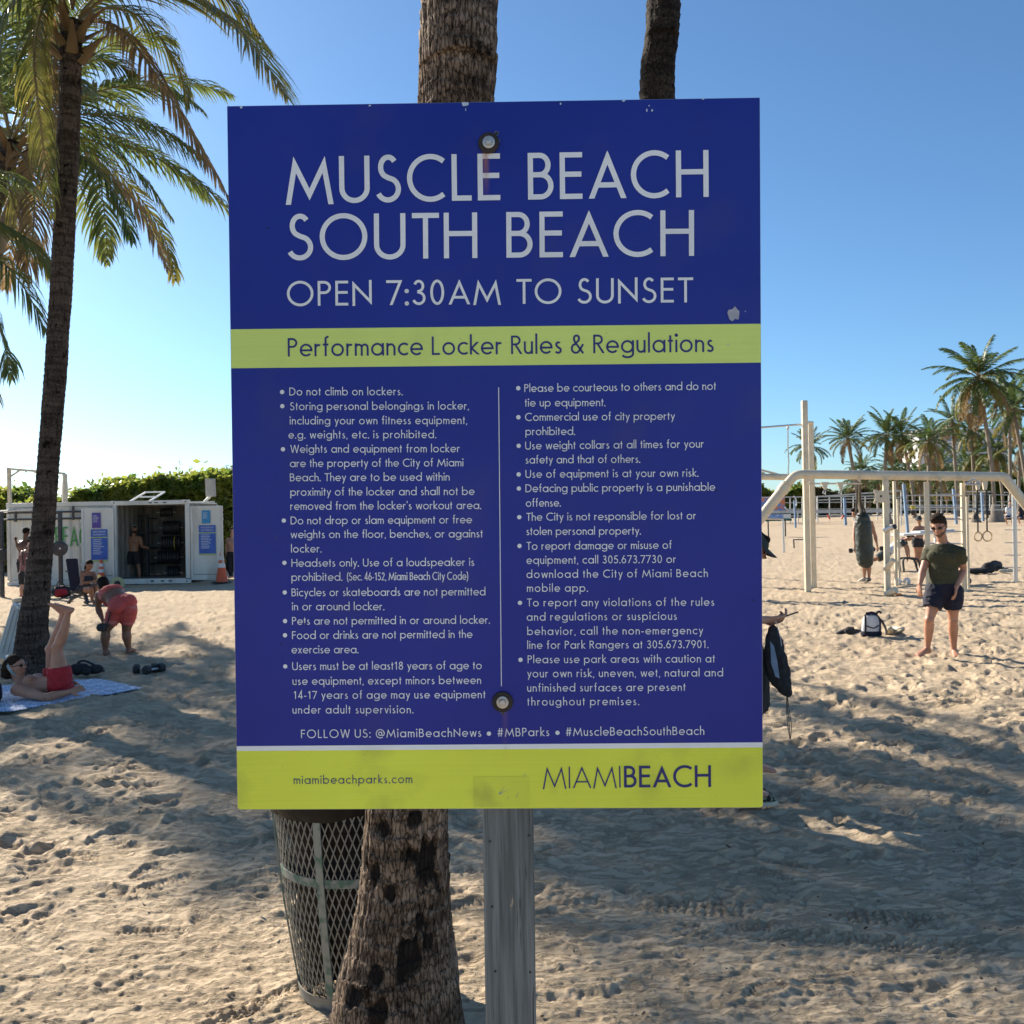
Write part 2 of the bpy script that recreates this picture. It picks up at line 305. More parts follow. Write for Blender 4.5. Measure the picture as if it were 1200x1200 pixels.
# ============================================================ SETTING
# ---- the beach: one sheet, denser near the path where people walk
def build_sand():
    NC, NR = 960, 700
    ys = [2.3]
    dy = lambda y: max(.0055, y*y/(1701)*.92)
    while ys[-1] < 75: ys.append(ys[-1]+dy(ys[-1]))
    ys = np.array(ys); t = np.linspace(-1, 1, NC); Y = np.repeat(ys[:, None], NC, 1); X = t[None, :]*(Y*.68+1.1)
    NR = len(ys)
    nr = np.clip((Y-2.8)/4.5, 0, 1)
    h = (.014+.014*nr)*fbm(X*.75, Y*.75, 0, 3, 1)
    wx = X+.10*fbm(X*3, Y*3, 0, 2, 50); wy = Y+.10*fbm(X*3, Y*3, 0, 2, 60)
    far = np.clip((Y-4.2)/3.5, 0, 1)          # trampled lumps further out, smoother drifts nearby
    lump = 1-np.abs(vn(wx*3.1, wy*3.1, 0, 5)); lump2 = 1-np.abs(vn(wx*6.3+4, wy*6.3, 0, 6))
    h += (lump**2*.040+lump2**2*.022)*(.05+.95*far)
    h *= np.clip(1.35-Y/45, .30, 1)
    h += (.0045+.0045*nr)*np.clip(1.2-Y/30,0,1)*fbm(X*9, Y*9, 0, 3, 9)+.0042*fbm(X*30, Y*30, 0, 3, 19, .6)*np.clip(1.4-Y*.1, 0, 1)
    h -= (.005+.008*nr)*np.clip(1-np.abs(vn(wx*5+3, wy*7, 0, 15))/.22, 0, 1)*np.clip(vn(X*1.3, Y*1.3, 0, 16)+.4, 0, 1)
    # wind and drag streaks across the near sand
    h += .006*fbm((X+.35*Y)*1.2+.3*fbm(X*2, Y*2, 0, 2, 77), (Y-.2*X)*11, 0, 3, 31)*(1-far*.7)
    h -= .0045*np.clip(1-np.abs(vn((X+.3*Y)*1.6+.8*wx, (Y-.3*X)*9, 0, 41))/.16, 0, 1)*(1-far*.6); h += .004*(vn(X*45, Y*45, 0, 43) > .72)*(Y < 5)
    # footprints: shallow ovals with a pushed-up rim
    rs = np.random.RandomState(4)
    n = 3200
    fy = 2.4+rs.rand(n)**.95*17; fx = (rs.rand(n)*2-1)*(fy*.68+1.0); fa = rs.rand(n)*PI; fa = np.where(rs.rand(n) < .6, rs.randn(n)*.35+.1, fa)
    for i in range(n):
        x0, y0, a = fx[i], fy[i], fa[i]; Ls = .145*(.8+.4*rs.rand()); Ws = .055*(.8+.5*rs.rand()); dep = (.010+.018*rs.rand())*(.40+.60*min(1, max(0, y0-3.2)/4))
        if y0 < 4.2 and rs.rand() < .5: continue
        i0, i1 = np.searchsorted(ys, [y0-.32, y0+.32])
        if i1-i0 < 2: continue
        hw = y0*.68+1.1; j0 = int(max(0, ((x0-.36)/hw+1)/2*(NC-1))); j1 = int(min(NC, ((x0+.36)/hw+1)/2*(NC-1)+2))
        if j1-j0 < 2: continue
        xx = X[i0:i1, j0:j1]-x0; yy = Y[i0:i1, j0:j1]-y0; u = xx*math.cos(a)+yy*math.sin(a); v = -xx*math.sin(a)+yy*math.cos(a)
        q = np.sqrt((u/Ls)**2+(v/(Ws*(1+.25*u/Ls)))**2)
        rr = np.where(q < 1, -dep*(1-q**4), 0)+dep*.45*np.exp(-((q-1.18)/.22)**2)
        if i % 11 == 0 and y0 < 6: rr = rr+np.where(q < .9, .0035*np.sign(np.sin(u*2*PI/.024)*.8+np.sin(v*60)*.3), 0)
        h[i0:i1, j0:j1] += rr
    # two tyre tracks with a chevron tread and a lugged one, running across the right
    for (xa, ya, xb, yb, wd, kind) in ((-.1, 4.62, 3.4, 3.88, .085, 0), (.2, 4.30, 3.4, 3.62, .07, 1), (-1.9, 3.1, -.7, 3.75, .05, 0)):
        dx, dy_ = xb-xa, yb-ya; LL = math.hypot(dx, dy_); ux, uy = dx/LL, dy_/LL
        u = (X-xa)*ux+(Y-ya)*uy; v = -(X-xa)*uy+(Y-ya)*ux+.02*np.sin(u*2.2)
        msk = (np.abs(v) < wd) & (u > 0) & (u < LL)
        keep = np.clip(.5+1.3*fbm(X*2.4, Y*2.4, 0, 2, 90+kind), 0, 1)
        if kind == 0: pat = np.sin((u+np.abs(((v/wd*2) % 1)-.5)*.05)*2*PI/.042)
        else: pat = np.sin(u*2*PI/.055)*np.sin(v*2*PI/.05)*1.6
        h += msk*keep*(-.008+.0085*np.clip(pat*1.8, -1, 1))+keep*.006*np.exp(-((np.abs(v)-wd*1.12)/.012)**2)*((u > 0) & (u < LL))
    # a little mound round the bin's foot and the palm's foot
    h += .05*np.exp(-(((X+.62)**2+(Y-3.62)**2)/.10))
    edge = np.clip((1-np.abs(t))/.06, 0, 1)[None, :]*np.clip((75-Y)/12, 0, 1)
    tt = np.clip((Y-45)/75, 0, 1); Z = (h-.03)*edge+tt*tt*(3-2*tt)
    Z = Z-(1-edge)*.07
    co = np.stack([X, Y, Z], -1).reshape(-1, 3)
    idx = np.arange(NR*NC).reshape(NR, NC); q = np.stack([idx[:-1, :-1], idx[:-1, 1:], idx[1:, 1:], idx[1:, :-1]], -1).reshape(-1, 4)
    # the rest of the beach, coarse, reaching the horizon
    gx = np.array([-3000, -800, -300, -120, -60, -30, -12, 0, 12, 30, 60, 120, 300, 800, 3000.]); gy = np.array([-400, -60, -15, 0, 15, 30, 45, 55, 65, 75, 85, 95, 105, 120, 160, 400, 1200, 4000.])
    GX, GY = np.meshgrid(gx, gy); t2 = np.clip((GY-45)/75, 0, 1); GZ = t2*t2*(3-2*t2)-.10
    GZ = np.where(GY > 80, GZ+.07, GZ)
    c2 = np.stack([GX, GY, GZ], -1).reshape(-1, 3); b0 = len(co); i2 = np.arange(len(c2)).reshape(GX.shape)+b0
    q2 = np.stack([i2[:-1, :-1], i2[:-1, 1:], i2[1:, 1:], i2[1:, :-1]], -1).reshape(-1, 4)
    co = np.concatenate([co, c2]); q = np.concatenate([q, q2])
    me = bpy.data.meshes.new('sand'); me.vertices.add(len(co)); me.vertices.foreach_set('co', co.ravel())
    me.loops.add(len(q)*4); me.loops.foreach_set('vertex_index', q.ravel().astype(np.int32))
    me.polygons.add(len(q)); me.polygons.foreach_set('loop_start', np.arange(0, len(q)*4, 4, dtype=np.int32))
    me.update(calc_edges=True); me.shade_smooth(); me.materials.append(M['sand'])
    tag(link_mesh('sand', me), kind='structure')
build_sand()

# ---- palm trunks
def trunk_mat(name, base, light, dark, holes=True, vs=(26, 26, 3.2), plates=None):
    m = bpy.data.materials.new(name); m.use_nodes = True; n = m.node_tree; L = n.links; b = n.nodes['Principled BSDF']; b.inputs['Roughness'].default_value = .9
    b.inputs['Specular IOR Level'].default_value = .2
    tc = n.nodes.new('ShaderNodeTexCoord')
    def nz(sc, st=(1, 1, 1), det=6, rough=.6):
        mp = n.nodes.new('ShaderNodeMapping'); mp.inputs['Scale'].default_value = st; L.new(tc.outputs['Object'], mp.inputs[0])
        q = n.nodes.new('ShaderNodeTexNoise'); q.inputs['Scale'].default_value = sc; q.inputs['Detail'].default_value = det; q.inputs['Roughness'].default_value = rough; L.new(mp.outputs[0], q.inputs['Vector']); return q.outputs[0]
    def ramp(src, stops):
        r = n.nodes.new('ShaderNodeValToRGB'); e = r.color_ramp.elements; e[0].position, e[0].color = stops[0][0], (*stops[0][1], 1); e[1].position, e[1].color = stops[1][0], (*stops[1][1], 1)
        for p_, c_ in stops[2:]: q = e.new(p_); q.color = (*c_, 1)
        L.new(src, r.inputs[0]); return r.outputs[0]
    def mul(a, bb, f=1.0):
        q = n.nodes.new('ShaderNodeMix'); q.data_type = 'RGBA'; q.blend_type = 'MULTIPLY'; q.inputs[0].default_value = f; L.new(a, q.inputs[6]); L.new(bb, q.inputs[7]); return q.outputs[2]
    c0 = ramp(nz(3.2, (1, 1, .8), 8), [(.32, base), (.68, light)])
    fis = nz(1.0, vs, 7, .7); c1 = ramp(fis, [(.36, dark), (.47, (.92, .92, .92))])
    if plates:
        mp = n.nodes.new('ShaderNodeMapping'); mp.inputs['Scale'].default_value = plates; L.new(tc.outputs['Object'], mp.inputs[0]); dv = n.nodes.new('ShaderNodeTexNoise'); dv.inputs['Scale'].default_value = 2.5; dv.inputs['Detail'].default_value = 4; L.new(mp.outputs[0], dv.inputs['Vector'])
        am = n.nodes.new('ShaderNodeMix'); am.data_type = 'RGBA'; am.blend_type = 'ADD'; am.inputs[0].default_value = .9; L.new(mp.outputs[0], am.inputs[6]); L.new(dv.outputs['Color'], am.inputs[7])
        vo = n.nodes.new('ShaderNodeTexVoronoi'); vo.feature = 'DISTANCE_TO_EDGE'; vo.inputs['Scale'].default_value = 1; L.new(am.outputs[2], vo.inputs['Vector'])
        c9 = ramp(vo.outputs['Distance'], [(.012, (.16, .12, .10)), (.075, (1, 1, 1))]); c1 = mul(c1, c9, .85); v2 = n.nodes.new('ShaderNodeTexVoronoi'); v2.inputs['Scale'].default_value = 1; L.new(am.outputs[2], v2.inputs['Vector']); hv = ramp(v2.outputs['Color'], [(.2, (.72, .70, .68)), (.8, (1.0, 1.0, 1.0))]); c1 = mul(c1, hv)
        mn = n.nodes.new('ShaderNodeMath'); mn.operation = 'MINIMUM'; L.new(vo.outputs['Distance'], mn.inputs[0]); mn.inputs[1].default_value = .12; pb_h = mn.outputs[0]
    ring = nz(1.0, (2.2, 2.2, 20), 3); c2 = ramp(ring, [(.38, (.5, .48, .46)), (.55, (1, 1, 1))])
    c = mul(mul(c0, c1), c2)
    if holes:
        h = nz(1.0, (9, 9, 7), 4, .55); c3 = ramp(h, [(.335, (.10, .08, .07)), (.365, (1, 1, 1))]); c = mul(c, c3)
    ha = n.nodes.new('ShaderNodeAttribute'); ha.attribute_name = 'rot_hole'; hm = n.nodes.new('ShaderNodeMix'); hm.data_type = 'RGBA'
    L.new(ha.outputs['Fac'], hm.inputs[0]); L.new(c, hm.inputs[6]); hm.inputs[7].default_value = (.022, .017, .014, 1); c = hm.outputs[2]
    L.new(c, b.inputs['Base Color'])
    bp = n.nodes.new('ShaderNodeBump'); bp.inputs['Strength'].default_value = .9; bp.inputs['Distance'].default_value = .014; L.new(fis, bp.inputs['Height'])
    if plates:
        bq = n.nodes.new('ShaderNodeBump'); bq.inputs['Strength'].default_value = 1; bq.inputs['Distance'].default_value = .05; L.new(pb_h, bq.inputs['Height']); L.new(bp.outputs[0], bq.inputs['Normal']); bp = bq
    b2 = n.nodes.new('ShaderNodeBump'); b2.inputs['Strength'].default_value = .5; b2.inputs['Distance'].default_value = .02; L.new(ring, b2.inputs['Height']); L.new(bp.outputs[0], b2.inputs['Normal']); L.new(b2.outputs[0], b.inputs['Normal'])
    return m
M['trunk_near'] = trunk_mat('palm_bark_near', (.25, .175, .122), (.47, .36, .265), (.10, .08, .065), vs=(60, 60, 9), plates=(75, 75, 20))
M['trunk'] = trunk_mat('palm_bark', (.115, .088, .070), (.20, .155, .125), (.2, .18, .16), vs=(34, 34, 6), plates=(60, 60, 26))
M['trunk_slim'] = trunk_mat('silhouette_ringed_bark', (.045, .034, .027), (.09, .07, .055), (.2, .18, .16), vs=(34, 34, 6), plates=(50, 50, 40))  # bark colour darkened to stand in for the stem seen in near silhouette
M['trunk_far'] = mat('palm_bark_far', (.16, .13, .10), (.26, .22, .17), rough=.9, sc=3, stretch=(1, 1, .5))

def spline(pts, n):
    """Catmull-Rom through points"""
    pts = [Vector(p) for p in pts]; p = [pts[0]*2-pts[1]]+pts+[pts[-1]*2-pts[-2]]; out = []
    k = len(pts)-1
    for i in range(n+1):
        t = i/n*k; j = min(int(t), k-1); u = t-j; a, b, c, d = p[j:j+4]
        out.append(.5*((2*b)+(c-a)*u+(2*a-5*b+4*c-d)*u*u+(3*b-a-3*c+d)*u**3))
    return out
def trunk_mesh(name, path, rad_f, parent, matl, nseg=32, rows=None, amp=.008, rings=.004, ringgap=.055, fiss=.006, seed=0, scars=()):
    """path: world points from foot to crown, rad_f(z above foot)"""
    N = 400; sp = spline(path, N); z = np.array([p.z for p in sp]); xs = np.array([p.x for p in sp]); ysp = np.array([p.y for p in sp])
    if rows is None: rows = np.linspace(z[0], z[-1], 90)
    rows = np.asarray(rows); cx = np.interp(rows, z, xs); cy = np.interp(rows, z, ysp)
    A = np.linspace(0, 2*PI, nseg, endpoint=False)
    Rm = np.array([rad_f(q-z[0]) for q in rows])[:, None]
    ZZ = np.repeat(rows[:, None], nseg, 1); AA = np.repeat(A[None, :], len(rows), 0)
    ca, sa = np.cos(AA), np.sin(AA)
    d = amp*fbm(ca*1.6, sa*1.6, ZZ*2.2, 4, seed+3)
    zr = ZZ+.02*fbm(ca*1.2, sa*1.2, ZZ*1.5, 2, seed+8); ph = (zr/ringgap) % 1.0
    d += rings*(ph-.5)*(.6+.6*vn(ca*2, sa*2, ZZ*8, seed+2))
    f = np.abs(vn(ca*7.5, sa*7.5, ZZ*3.5, seed+11)); d -= fiss*np.clip(1-f/.16, 0, 1)
    f2 = np.abs(vn(ca*15, sa*15, ZZ*8, seed+12)); d -= fiss*.5*np.clip(1-f2/.2, 0, 1)
    hole = np.zeros_like(ZZ)
    for (a0, z0, rr, dd) in scars:
        da = (AA-a0+PI) % (2*PI)-PI; q = np.sqrt((da*Rm/rr)**2+((ZZ-z[0]-z0)/(rr*1.05))**2)+.85*fbm(ca*5+a0*9, sa*5, ZZ*13, 4, seed+40); wq = np.clip((1.05-q)/.16, 0, 1); d -= dd*wq*.8; hole = np.maximum(hole, np.clip((1.12-q)/.34, 0, 1))
    r = Rm+d; X = cx[:, None]+r*ca; Y = cy[:, None]+r*sa
    co = np.stack([X, Y, ZZ], -1).reshape(-1, 3)-np.array(org_of(parent)); nr = len(rows)
    idx = np.arange(nr*nseg).reshape(nr, nseg); i2 = np.roll(idx, -1, 1); q = np.stack([idx[:-1], i2[:-1], i2[1:], idx[1:]], -1).reshape(-1, 4)
    me = bpy.data.meshes.new(name); me.from_pydata(co.tolist(), [], q.tolist()); me.shade_smooth(); me.materials.append(matl)
    at = me.attributes.new('rot_hole', 'FLOAT', 'POINT'); at.data.foreach_set('value', np.clip(hole, 0, 1).ravel().astype(np.float32))
    return link_mesh(name, me, parent)

# ---- palm fronds
def frond(Gf, path, ll=.8, n=60, w=.04, fold=.5, droop=.5, seed=0, start=.14, sweep=.75, rr=.02, bare=0):
    """rib along path plus two rows of hanging leaflets, material 0 leaf, 1 rib"""
    rs = random.Random(seed); k = len(path)-1
    Gf.m = 1; Gf.tube(path, [rr*(1-.85*i/k)+.002 for i in range(k+1)], 5, ref=Vector((0, 1, 0.01)))
    Gf.m = 0; dn = Vector((0, 0, -1))
    for i in range(n):
        t = start+(1-start)*(i+rs.random()*.5)/n; u = t*k; j = min(int(u), k-1); fr = u-j
        p = path[j].lerp(path[j+1], fr); d = (path[j+1]-path[j]).normalized(); S, T = frame(d)
        if T.z < 0: T = -T
        L = ll*(math.sin(PI*min(1, .12+t*.86))**.55)*(.80+.35*rs.random())
        if t > .93: L *= .75
        for sgn in (-1, 1):
            if rs.random() < bare: continue
            v = (d*(sweep+.35*t+rs.uniform(-.1, .1))+S*sgn*(1-.25*t)+T*(fold*.35)+Vector((rs.gauss(0, .05), rs.gauss(0, .05), rs.gauss(0, .05)))).normalized()
            q = p.copy(); pts = [q]; dirv = v; m_ = 4
            for s in range(m_):
                dirv = (dirv+dn*(droop*(.10+.22*s)*rs.uniform(.7, 1.3))).normalized(); q = q+dirv*(L/m_); pts.append(q)
            ws = [w*.55, w, w*.85, w*.5, .002]; side0 = v.cross(T if abs(v.dot(T)) < .95 else S).normalized(); vs = []
            tw = rs.uniform(-.5, .5); 
            for a in range(m_+1):
                dd = (pts[min(a+1, m_)]-pts[max(a-1, 0)]).normalized(); sv = (d-dd*d.dot(dd))
                sv = (sv.normalized() if sv.length > .05 else side0); sv = (sv*math.cos(tw)+dd.cross(sv)*math.sin(tw))
                vs += [pts[a]-sv*ws[a]*.5, pts[a]+sv*ws[a]*.5]
            Gf.add(vs, [(2*a, 2*a+1, 2*a+3, 2*a+2) for a in range(m_)])
def arc_path(o, az, el, L, droop, n=10, side=0):
    p = Vector(o); out = [p]; e = el; a = az
    for i in range(n):
        d = Vector((math.cos(e)*math.sin(a), math.cos(e)*math.cos(a), math.sin(e))); p = p+d*(L/n); out.append(p); e -= droop/n*(.5+1.0*i/n); a += side/n
    return out
def crown_fronds(parent, c, n, L, ll, w=.04, nl=46, seed=0, leaf='leaf', lowdry=True, elmin=-45, elmax=78):
    rs = random.Random(seed)
    for i in range(n):
        f = (i+.5)/n; az = i*2.39996+seed; el = rad(elmax+(elmin-elmax)*f**.8+rs.uniform(-8, 8)); dr = rad(55+50*rs.random())*(1-.3*f)
        Gf = G(); frond(Gf, arc_path(c, az, el, L*rs.uniform(.85, 1.08)*(.8 if f < .1 else 1), dr, 10, rs.uniform(-.3, .3)), ll, nl, w, seed=seed*50+i, droop=.45+.5*f)
        mt = M[leaf]
        if lowdry and f > .86: mt = M['leaf_dry']
        elif f > .72 and rs.random() < .5: mt = M['leaf_yellow']
        Gf.build('frond', [mt, M['rachis']], parent, smooth=0)
def boots(parent, c, r=.16, n=14, seed=0):
    """cut leaf bases under the crown and a few coconuts"""
    rs = random.Random(seed); Gb = G()
    for i in range(n):
        a = i*2.4; z = -.45*(i/n)
        d = Vector((math.cos(a), math.sin(a), .9)).normalized(); p = Vector(c)+Vector((math.cos(a)*r*.7, math.sin(a)*r*.7, z-.1))
        Gb.tube([p, p+d*.16, p+d*.38], [(.07, .03), (.05, .025), (.015, .01)], 6)
    Gb.build('leaf_bases', M['leaf_dry'], parent)

# palm behind the sign: its foot shows under the sign, its stem above it
def near_palm():
    d0 = 2.92; foot = gd(466, d0); foot.z = -.05
    t = empty('coconut_palm', foot, 'thick leaning palm whose flared scarred foot stands right behind the sign and bin', 'palm tree', 'tall coconut palms close to the sign')
    def cp(px, py): return P(px, py, d0)
    path = [foot, cp(466, 1200), cp(471, 1100), cp(476, 1010), cp(478, 950), cp(505, 560), cp(534, 118), cp(539, 0)]
    top = path[-1]; path += [top+Vector((.10, .3, 2.2)), top+Vector((.1, .75, 4.6)), top+Vector((-.1, 1.0, 6.2))]
    def rf(z):
        return float(np.interp(z, [0, .15, .27, .42, .55, .70, .95, 1.5, 3.1, 3.5, 6, 9.5], [.245, .232, .210, .188, .160, .142, .131, .128, .116, .115, .105, .09]))
    rows = np.concatenate([np.arange(-.05, 1.15, .0045), np.arange(1.15, 2.85, .05), np.arange(2.85, 3.7, .0055), np.arange(3.7, path[-1].z, .12)])
    av = -PI/2
    sc = [(av+.28, .58, .050, .016), (av+.62, .82, .055, .014), (av+.25, .86, .022, .010), (av+.12, .96, .03, .01), (av-.35, .52, .022, .010), (av-.25, .42, .03, .012), (av-.62, .45, .026, .010), (av-.30, .35, .028, .012),
          (av+.45, .34, .030, .010), (av-.7, .80, .024, .012), (av-.1, .25, .02, .008), (av+.3, .22, .022, .008), (av-.85, .2, .03, .01), (av-.55, .93, .028, .012), (av+.75, .6, .02, .01), (av-.2, .75, .018, .008), (av+.55, .66, .03, .012)]
    trunk_mesh('trunk', path, rf, t, M['trunk_near'], 230, rows, .010, .007, .062, .006, 5, sc)
    crown_fronds(t, path[-1], 22, 4.2, .75, seed=3); boots(t, path[-1], seed=3)
near_palm()

def trace_palm(label, pxs, d, radf, crown_px=None, n_f=0, traced=(), seed=0, L=4.2, ll=.8, group='tall coconut palms close to the sign', more=None, rows=None, nseg=40, bark='trunk'):
    foot = gd(pxs[0][0], d); foot.z = -.03
    t = empty('coconut_palm', foot, label, 'palm tree', group)
    path = [foot]+[P(a, b, d) for a, b in pxs[1:]]
    if more: path += [path[-1]+Vector(q) for q in more]
    trunk_mesh('trunk', path, radf, t, M[bark], nseg, rows if rows is not None else np.arange(foot.z, path[-1].z, .016), .008, .010, .075, .006, seed)
    c = path[-1]
    for i, (pp, dd, lf, lw, kw) in enumerate(traced):
        pts = [P(a, b, d+q) for (a, b), q in zip(pp, dd)]; Gf = G(); frond(Gf, spline(pts, 16), seed=seed*90+i, ll=lw, **kw); Gf.build('frond', [M[lf], M['rachis']], t, smooth=0)
    if n_f: crown_fronds(t, c, n_f, L, ll, seed=seed+11)
    boots(t, c, seed=seed)
    return t
K = dict
# the palm on the left with the man at its foot
trace_palm('palm on the left that rises between the reclining man and the container', [(36, 792), (38, 740), (44, 690), (50, 620), (62, 480), (72, 330), (80, 170), (84, 25)], 11.3,
    lambda z: float(np.interp(z, [0, .25, .6, 1.2, 2, 5, 9], [.27, .22, .17, .14, .125, .125, .125])), traced=[
    ([(92, 20), (155, -20), (228, -6), (288, 42), (338, 116)], (0, -.2, -.5, -.8, -1), 'leaf_yellow', 1.0, K(n=100, w=.028, droop=.30, fold=.1)),
    ([(95, 15), (140, -30), (200, -40), (262, -8), (318, 62)], (0, .1, .3, .5, .6), 'leaf_yellow', .8, K(n=88, w=.024, droop=1.0)),
    ([(92, 25), (135, 30), (172, 72), (215, 140), (268, 232)], (0, -.3, -.5, -.6, -.7), 'leaf_dry', .62, K(n=80, w=.03, droop=1.2)),
    ([(92, 25), (120, 10), (165, 20), (205, 70), (222, 120)], (0, .5, .9, 1.1, 1.2), 'leaf_yellow', .75, K(n=60, w=.024, droop=1.1)),
    ([(78, 20), (55, 0), (40, 60), (48, 150), (62, 255)], (0, -.3, -.5, -.5, -.4), 'leaf_yellow', .55, K(n=70, w=.024, droop=1.4)),
    ([(78, 25), (60, 10), (52, 70), (58, 160), (66, 235)], (0, .2, .3, .3, .2), 'leaf_dry', .5, K(n=60, w=.024, droop=1.4)),
    ([(80, 15), (50, -40), (10, -50), (-40, 0), (-70, 80)], (0, .1, .2, .3, .3), 'leaf', .85, K(n=88, w=.028, droop=.9)),
    ([(80, 15), (60, -30), (30, -20), (0, 40), (-20, 130)], (0, -.4, -.8, -1, -1.2), 'leaf', .8, K(n=70, w=.028, droop=1.)),
    ([(85, 10), (80, -60), (110, -130), (180, -150), (260, -110)], (0, .1, .2, .3, .3), 'leaf', .8, K(n=70, w=.028, droop=.9)),
    ([(85, 10), (70, -60), (40, -130), (-20, -160), (-90, -130)], (0, -.1, -.2, -.3, -.3), 'leaf', .8, K(n=70, w=.028, droop=.9)),
    ([(85, 10), (90, -70), (85, -150), (60, -210), (20, -240)], (0, -.6, -1.2, -1.9, -2.6), 'leaf', .8, K(n=70, w=.028, droop=.9)),
    ([(85, 10), (95, -40), (120, -70), (150, -60), (180, -20)], (0, -.8, -1.7, -2.4, -2.9), 'leaf', .8, K(n=70, w=.028, droop=.9)),
    ([(85, 10), (70, -50), (60, -60), (40, -30), (20, 40)], (0, 1, 2, 2.8, 3.2), 'leaf', .8, K(n=70, w=.028, droop=.9)),
    ], seed=21)
# its neighbour, whose crown hangs behind it at a lower height
trace_palm('palm at the left edge whose low crown hangs behind the left trunk', [(-190, 740), (-150, 600), (-70, 400), (-12, 250), (12, 165)], 14.2,
    lambda z: float(np.interp(z, [0, .5, 1.2, 9], [.24, .17, .14, .12])), traced=[
    ([(14, 165), (60, 140), (120, 134), (185, 150), (242, 186)], (0, -.1, -.2, -.2, -.2), 'leaf', .85, K(n=88, w=.028, droop=1.1)),
    ([(14, 168), (70, 158), (120, 170), (165, 205), (202, 256)], (0, .3, .5, .6, .7), 'leaf', .75, K(n=58, w=.026, droop=1.1)),
    ([(14, 170), (70, 172), (110, 195), (140, 235), (156, 284)], (0, -.3, -.5, -.6, -.7), 'leaf', .7, K(n=70, w=.028, droop=1.1)),
    ([(14, 165), (50, 110), (95, 75), (130, 72), (160, 88)], (0, .4, .8, 1.1, 1.3), 'leaf', .7, K(n=60, w=.028, droop=.9)),
    ([(12, 165), (30, 190), (40, 230), (38, 280), (30, 330)], (0, -.4, -.6, -.7, -.7), 'leaf_dry', .7, K(n=60, w=.028, droop=1.3)),
    ([(12, 160), (0, 100), (-20, 60), (-60, 60), (-110, 100)], (0, .2, .4, .5, .5), 'leaf', .9, K(n=70, w=.030, droop=.9)),
    ([(12, 160), (30, 90), (40, 20), (30, -40), (0, -80)], (0, .2, .4, .5, .5), 'leaf', .9, K(n=70, w=.030, droop=.8)),
    ([(12, 160), (0, 110), (0, 40), (30, -10), (80, -30)], (0, -.3, -.5, -.8, -1), 'leaf', .9, K(n=70, w=.030, droop=.8)),
    ([(12, 162), (-20, 130), (-60, 130), (-100, 170), (-130, 230)], (0, .4, .7, .8, .8), 'leaf', .9, K(n=70, w=.030, droop=.9)),
    ([(14, 165), (35, 120), (60, 90), (80, 90), (100, 110)], (0, -.8, -1.6, -2.2, -2.8), 'leaf', .8, K(n=70, w=.030, droop=.9)),
    ([(14, 165), (40, 100), (50, 60), (55, 50), (70, 60)], (0, 1, 2, 2.8, 3.3), 'leaf', .8, K(n=70, w=.030, droop=.9)),
    ([(12, 168), (8, 200), (20, 250), (45, 290), (62, 330)], (0, .2, .4, .6, .7), 'leaf_yellow', .75, K(n=60, w=.028, droop=1.1)),
    ([(12, 168), (-10, 175), (-40, 200), (-60, 260), (-70, 320)], (0, .2, .4, .6, .7), 'leaf_dry', .75, K(n=60, w=.028, droop=1.1)),
    ], seed=33)
# a third crown further left, only its low fronds reach into the picture
trace_palm('palm mostly out of frame at left, fronds hanging to mid height', [(-170, 780), (-150, 600), (-115, 420), (-90, 300)], 12.5,
    lambda z: float(np.interp(z, [0, .5, 1.2, 9], [.24, .17, .14, .12])), traced=[
    ([(-88, 298), (-50, 262), (-5, 262), (38, 288), (68, 328)], (0, .1, .2, .2, .2), 'leaf', .75, K(n=58, w=.026, droop=1.0)),
    ([(-88, 300), (-45, 285), (-5, 300), (30, 340), (54, 388)], (0, -.3, -.5, -.6, -.6), 'leaf', .7, K(n=58, w=.026, droop=1.0)),
    ([(-88, 302), (-50, 310), (-20, 345), (3, 395), (14, 445)], (0, .3, .5, .6, .6), 'leaf', .65, K(n=65, w=.028, droop=1.0)),
    ([(-88, 300), (-70, 250), (-40, 210), (0, 200), (40, 220)], (0, -.8, -1.4, -1.8, -2.2), 'leaf', .7, K(n=60, w=.028, droop=1.0)),
    ([(-88, 300), (-130, 270), (-180, 280), (-230, 330), (-260, 390)], (0, .3, .5, .6, .6), 'leaf', .8, K(n=60, w=.03, droop=1.0)),
    ([(-88, 300), (-120, 220), (-150, 190), (-190, 190), (-230, 220)], (0, -.5, -1, -1.3, -1.5), 'leaf', .8, K(n=60, w=.03, droop=1.0)),
    ([(-88, 300), (-90, 220), (-80, 150), (-60, 110), (-30, 100)], (0, .9, 1.6, 2.2, 2.7), 'leaf', .8, K(n=60, w=.03, droop=1.0)),
    ([(-88, 300), (-60, 320), (-40, 360), (-20, 420), (-8, 470)], (0, -.3, -.5, -.6, -.6), 'leaf_dry', .6, K(n=55, w=.028, droop=1.2)),
    ], seed=44)
# stem that rises above the right half of the sign
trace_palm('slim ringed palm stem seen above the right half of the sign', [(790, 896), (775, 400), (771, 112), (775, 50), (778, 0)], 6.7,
    lambda z: float(np.interp(z, [0, .4, 1, 4, 5.5, 10], [.22, .16, .14, .128, .120, .11])), more=[(.25, .5, 3), (.45, .9, 6.3)], n_f=20, seed=51, nseg=70, bark='trunk_slim', rows=np.concatenate([np.arange(-.03, 4.4, .05), np.arange(4.4, 5.7, .011), np.arange(5.7, 11.75, .08)]))

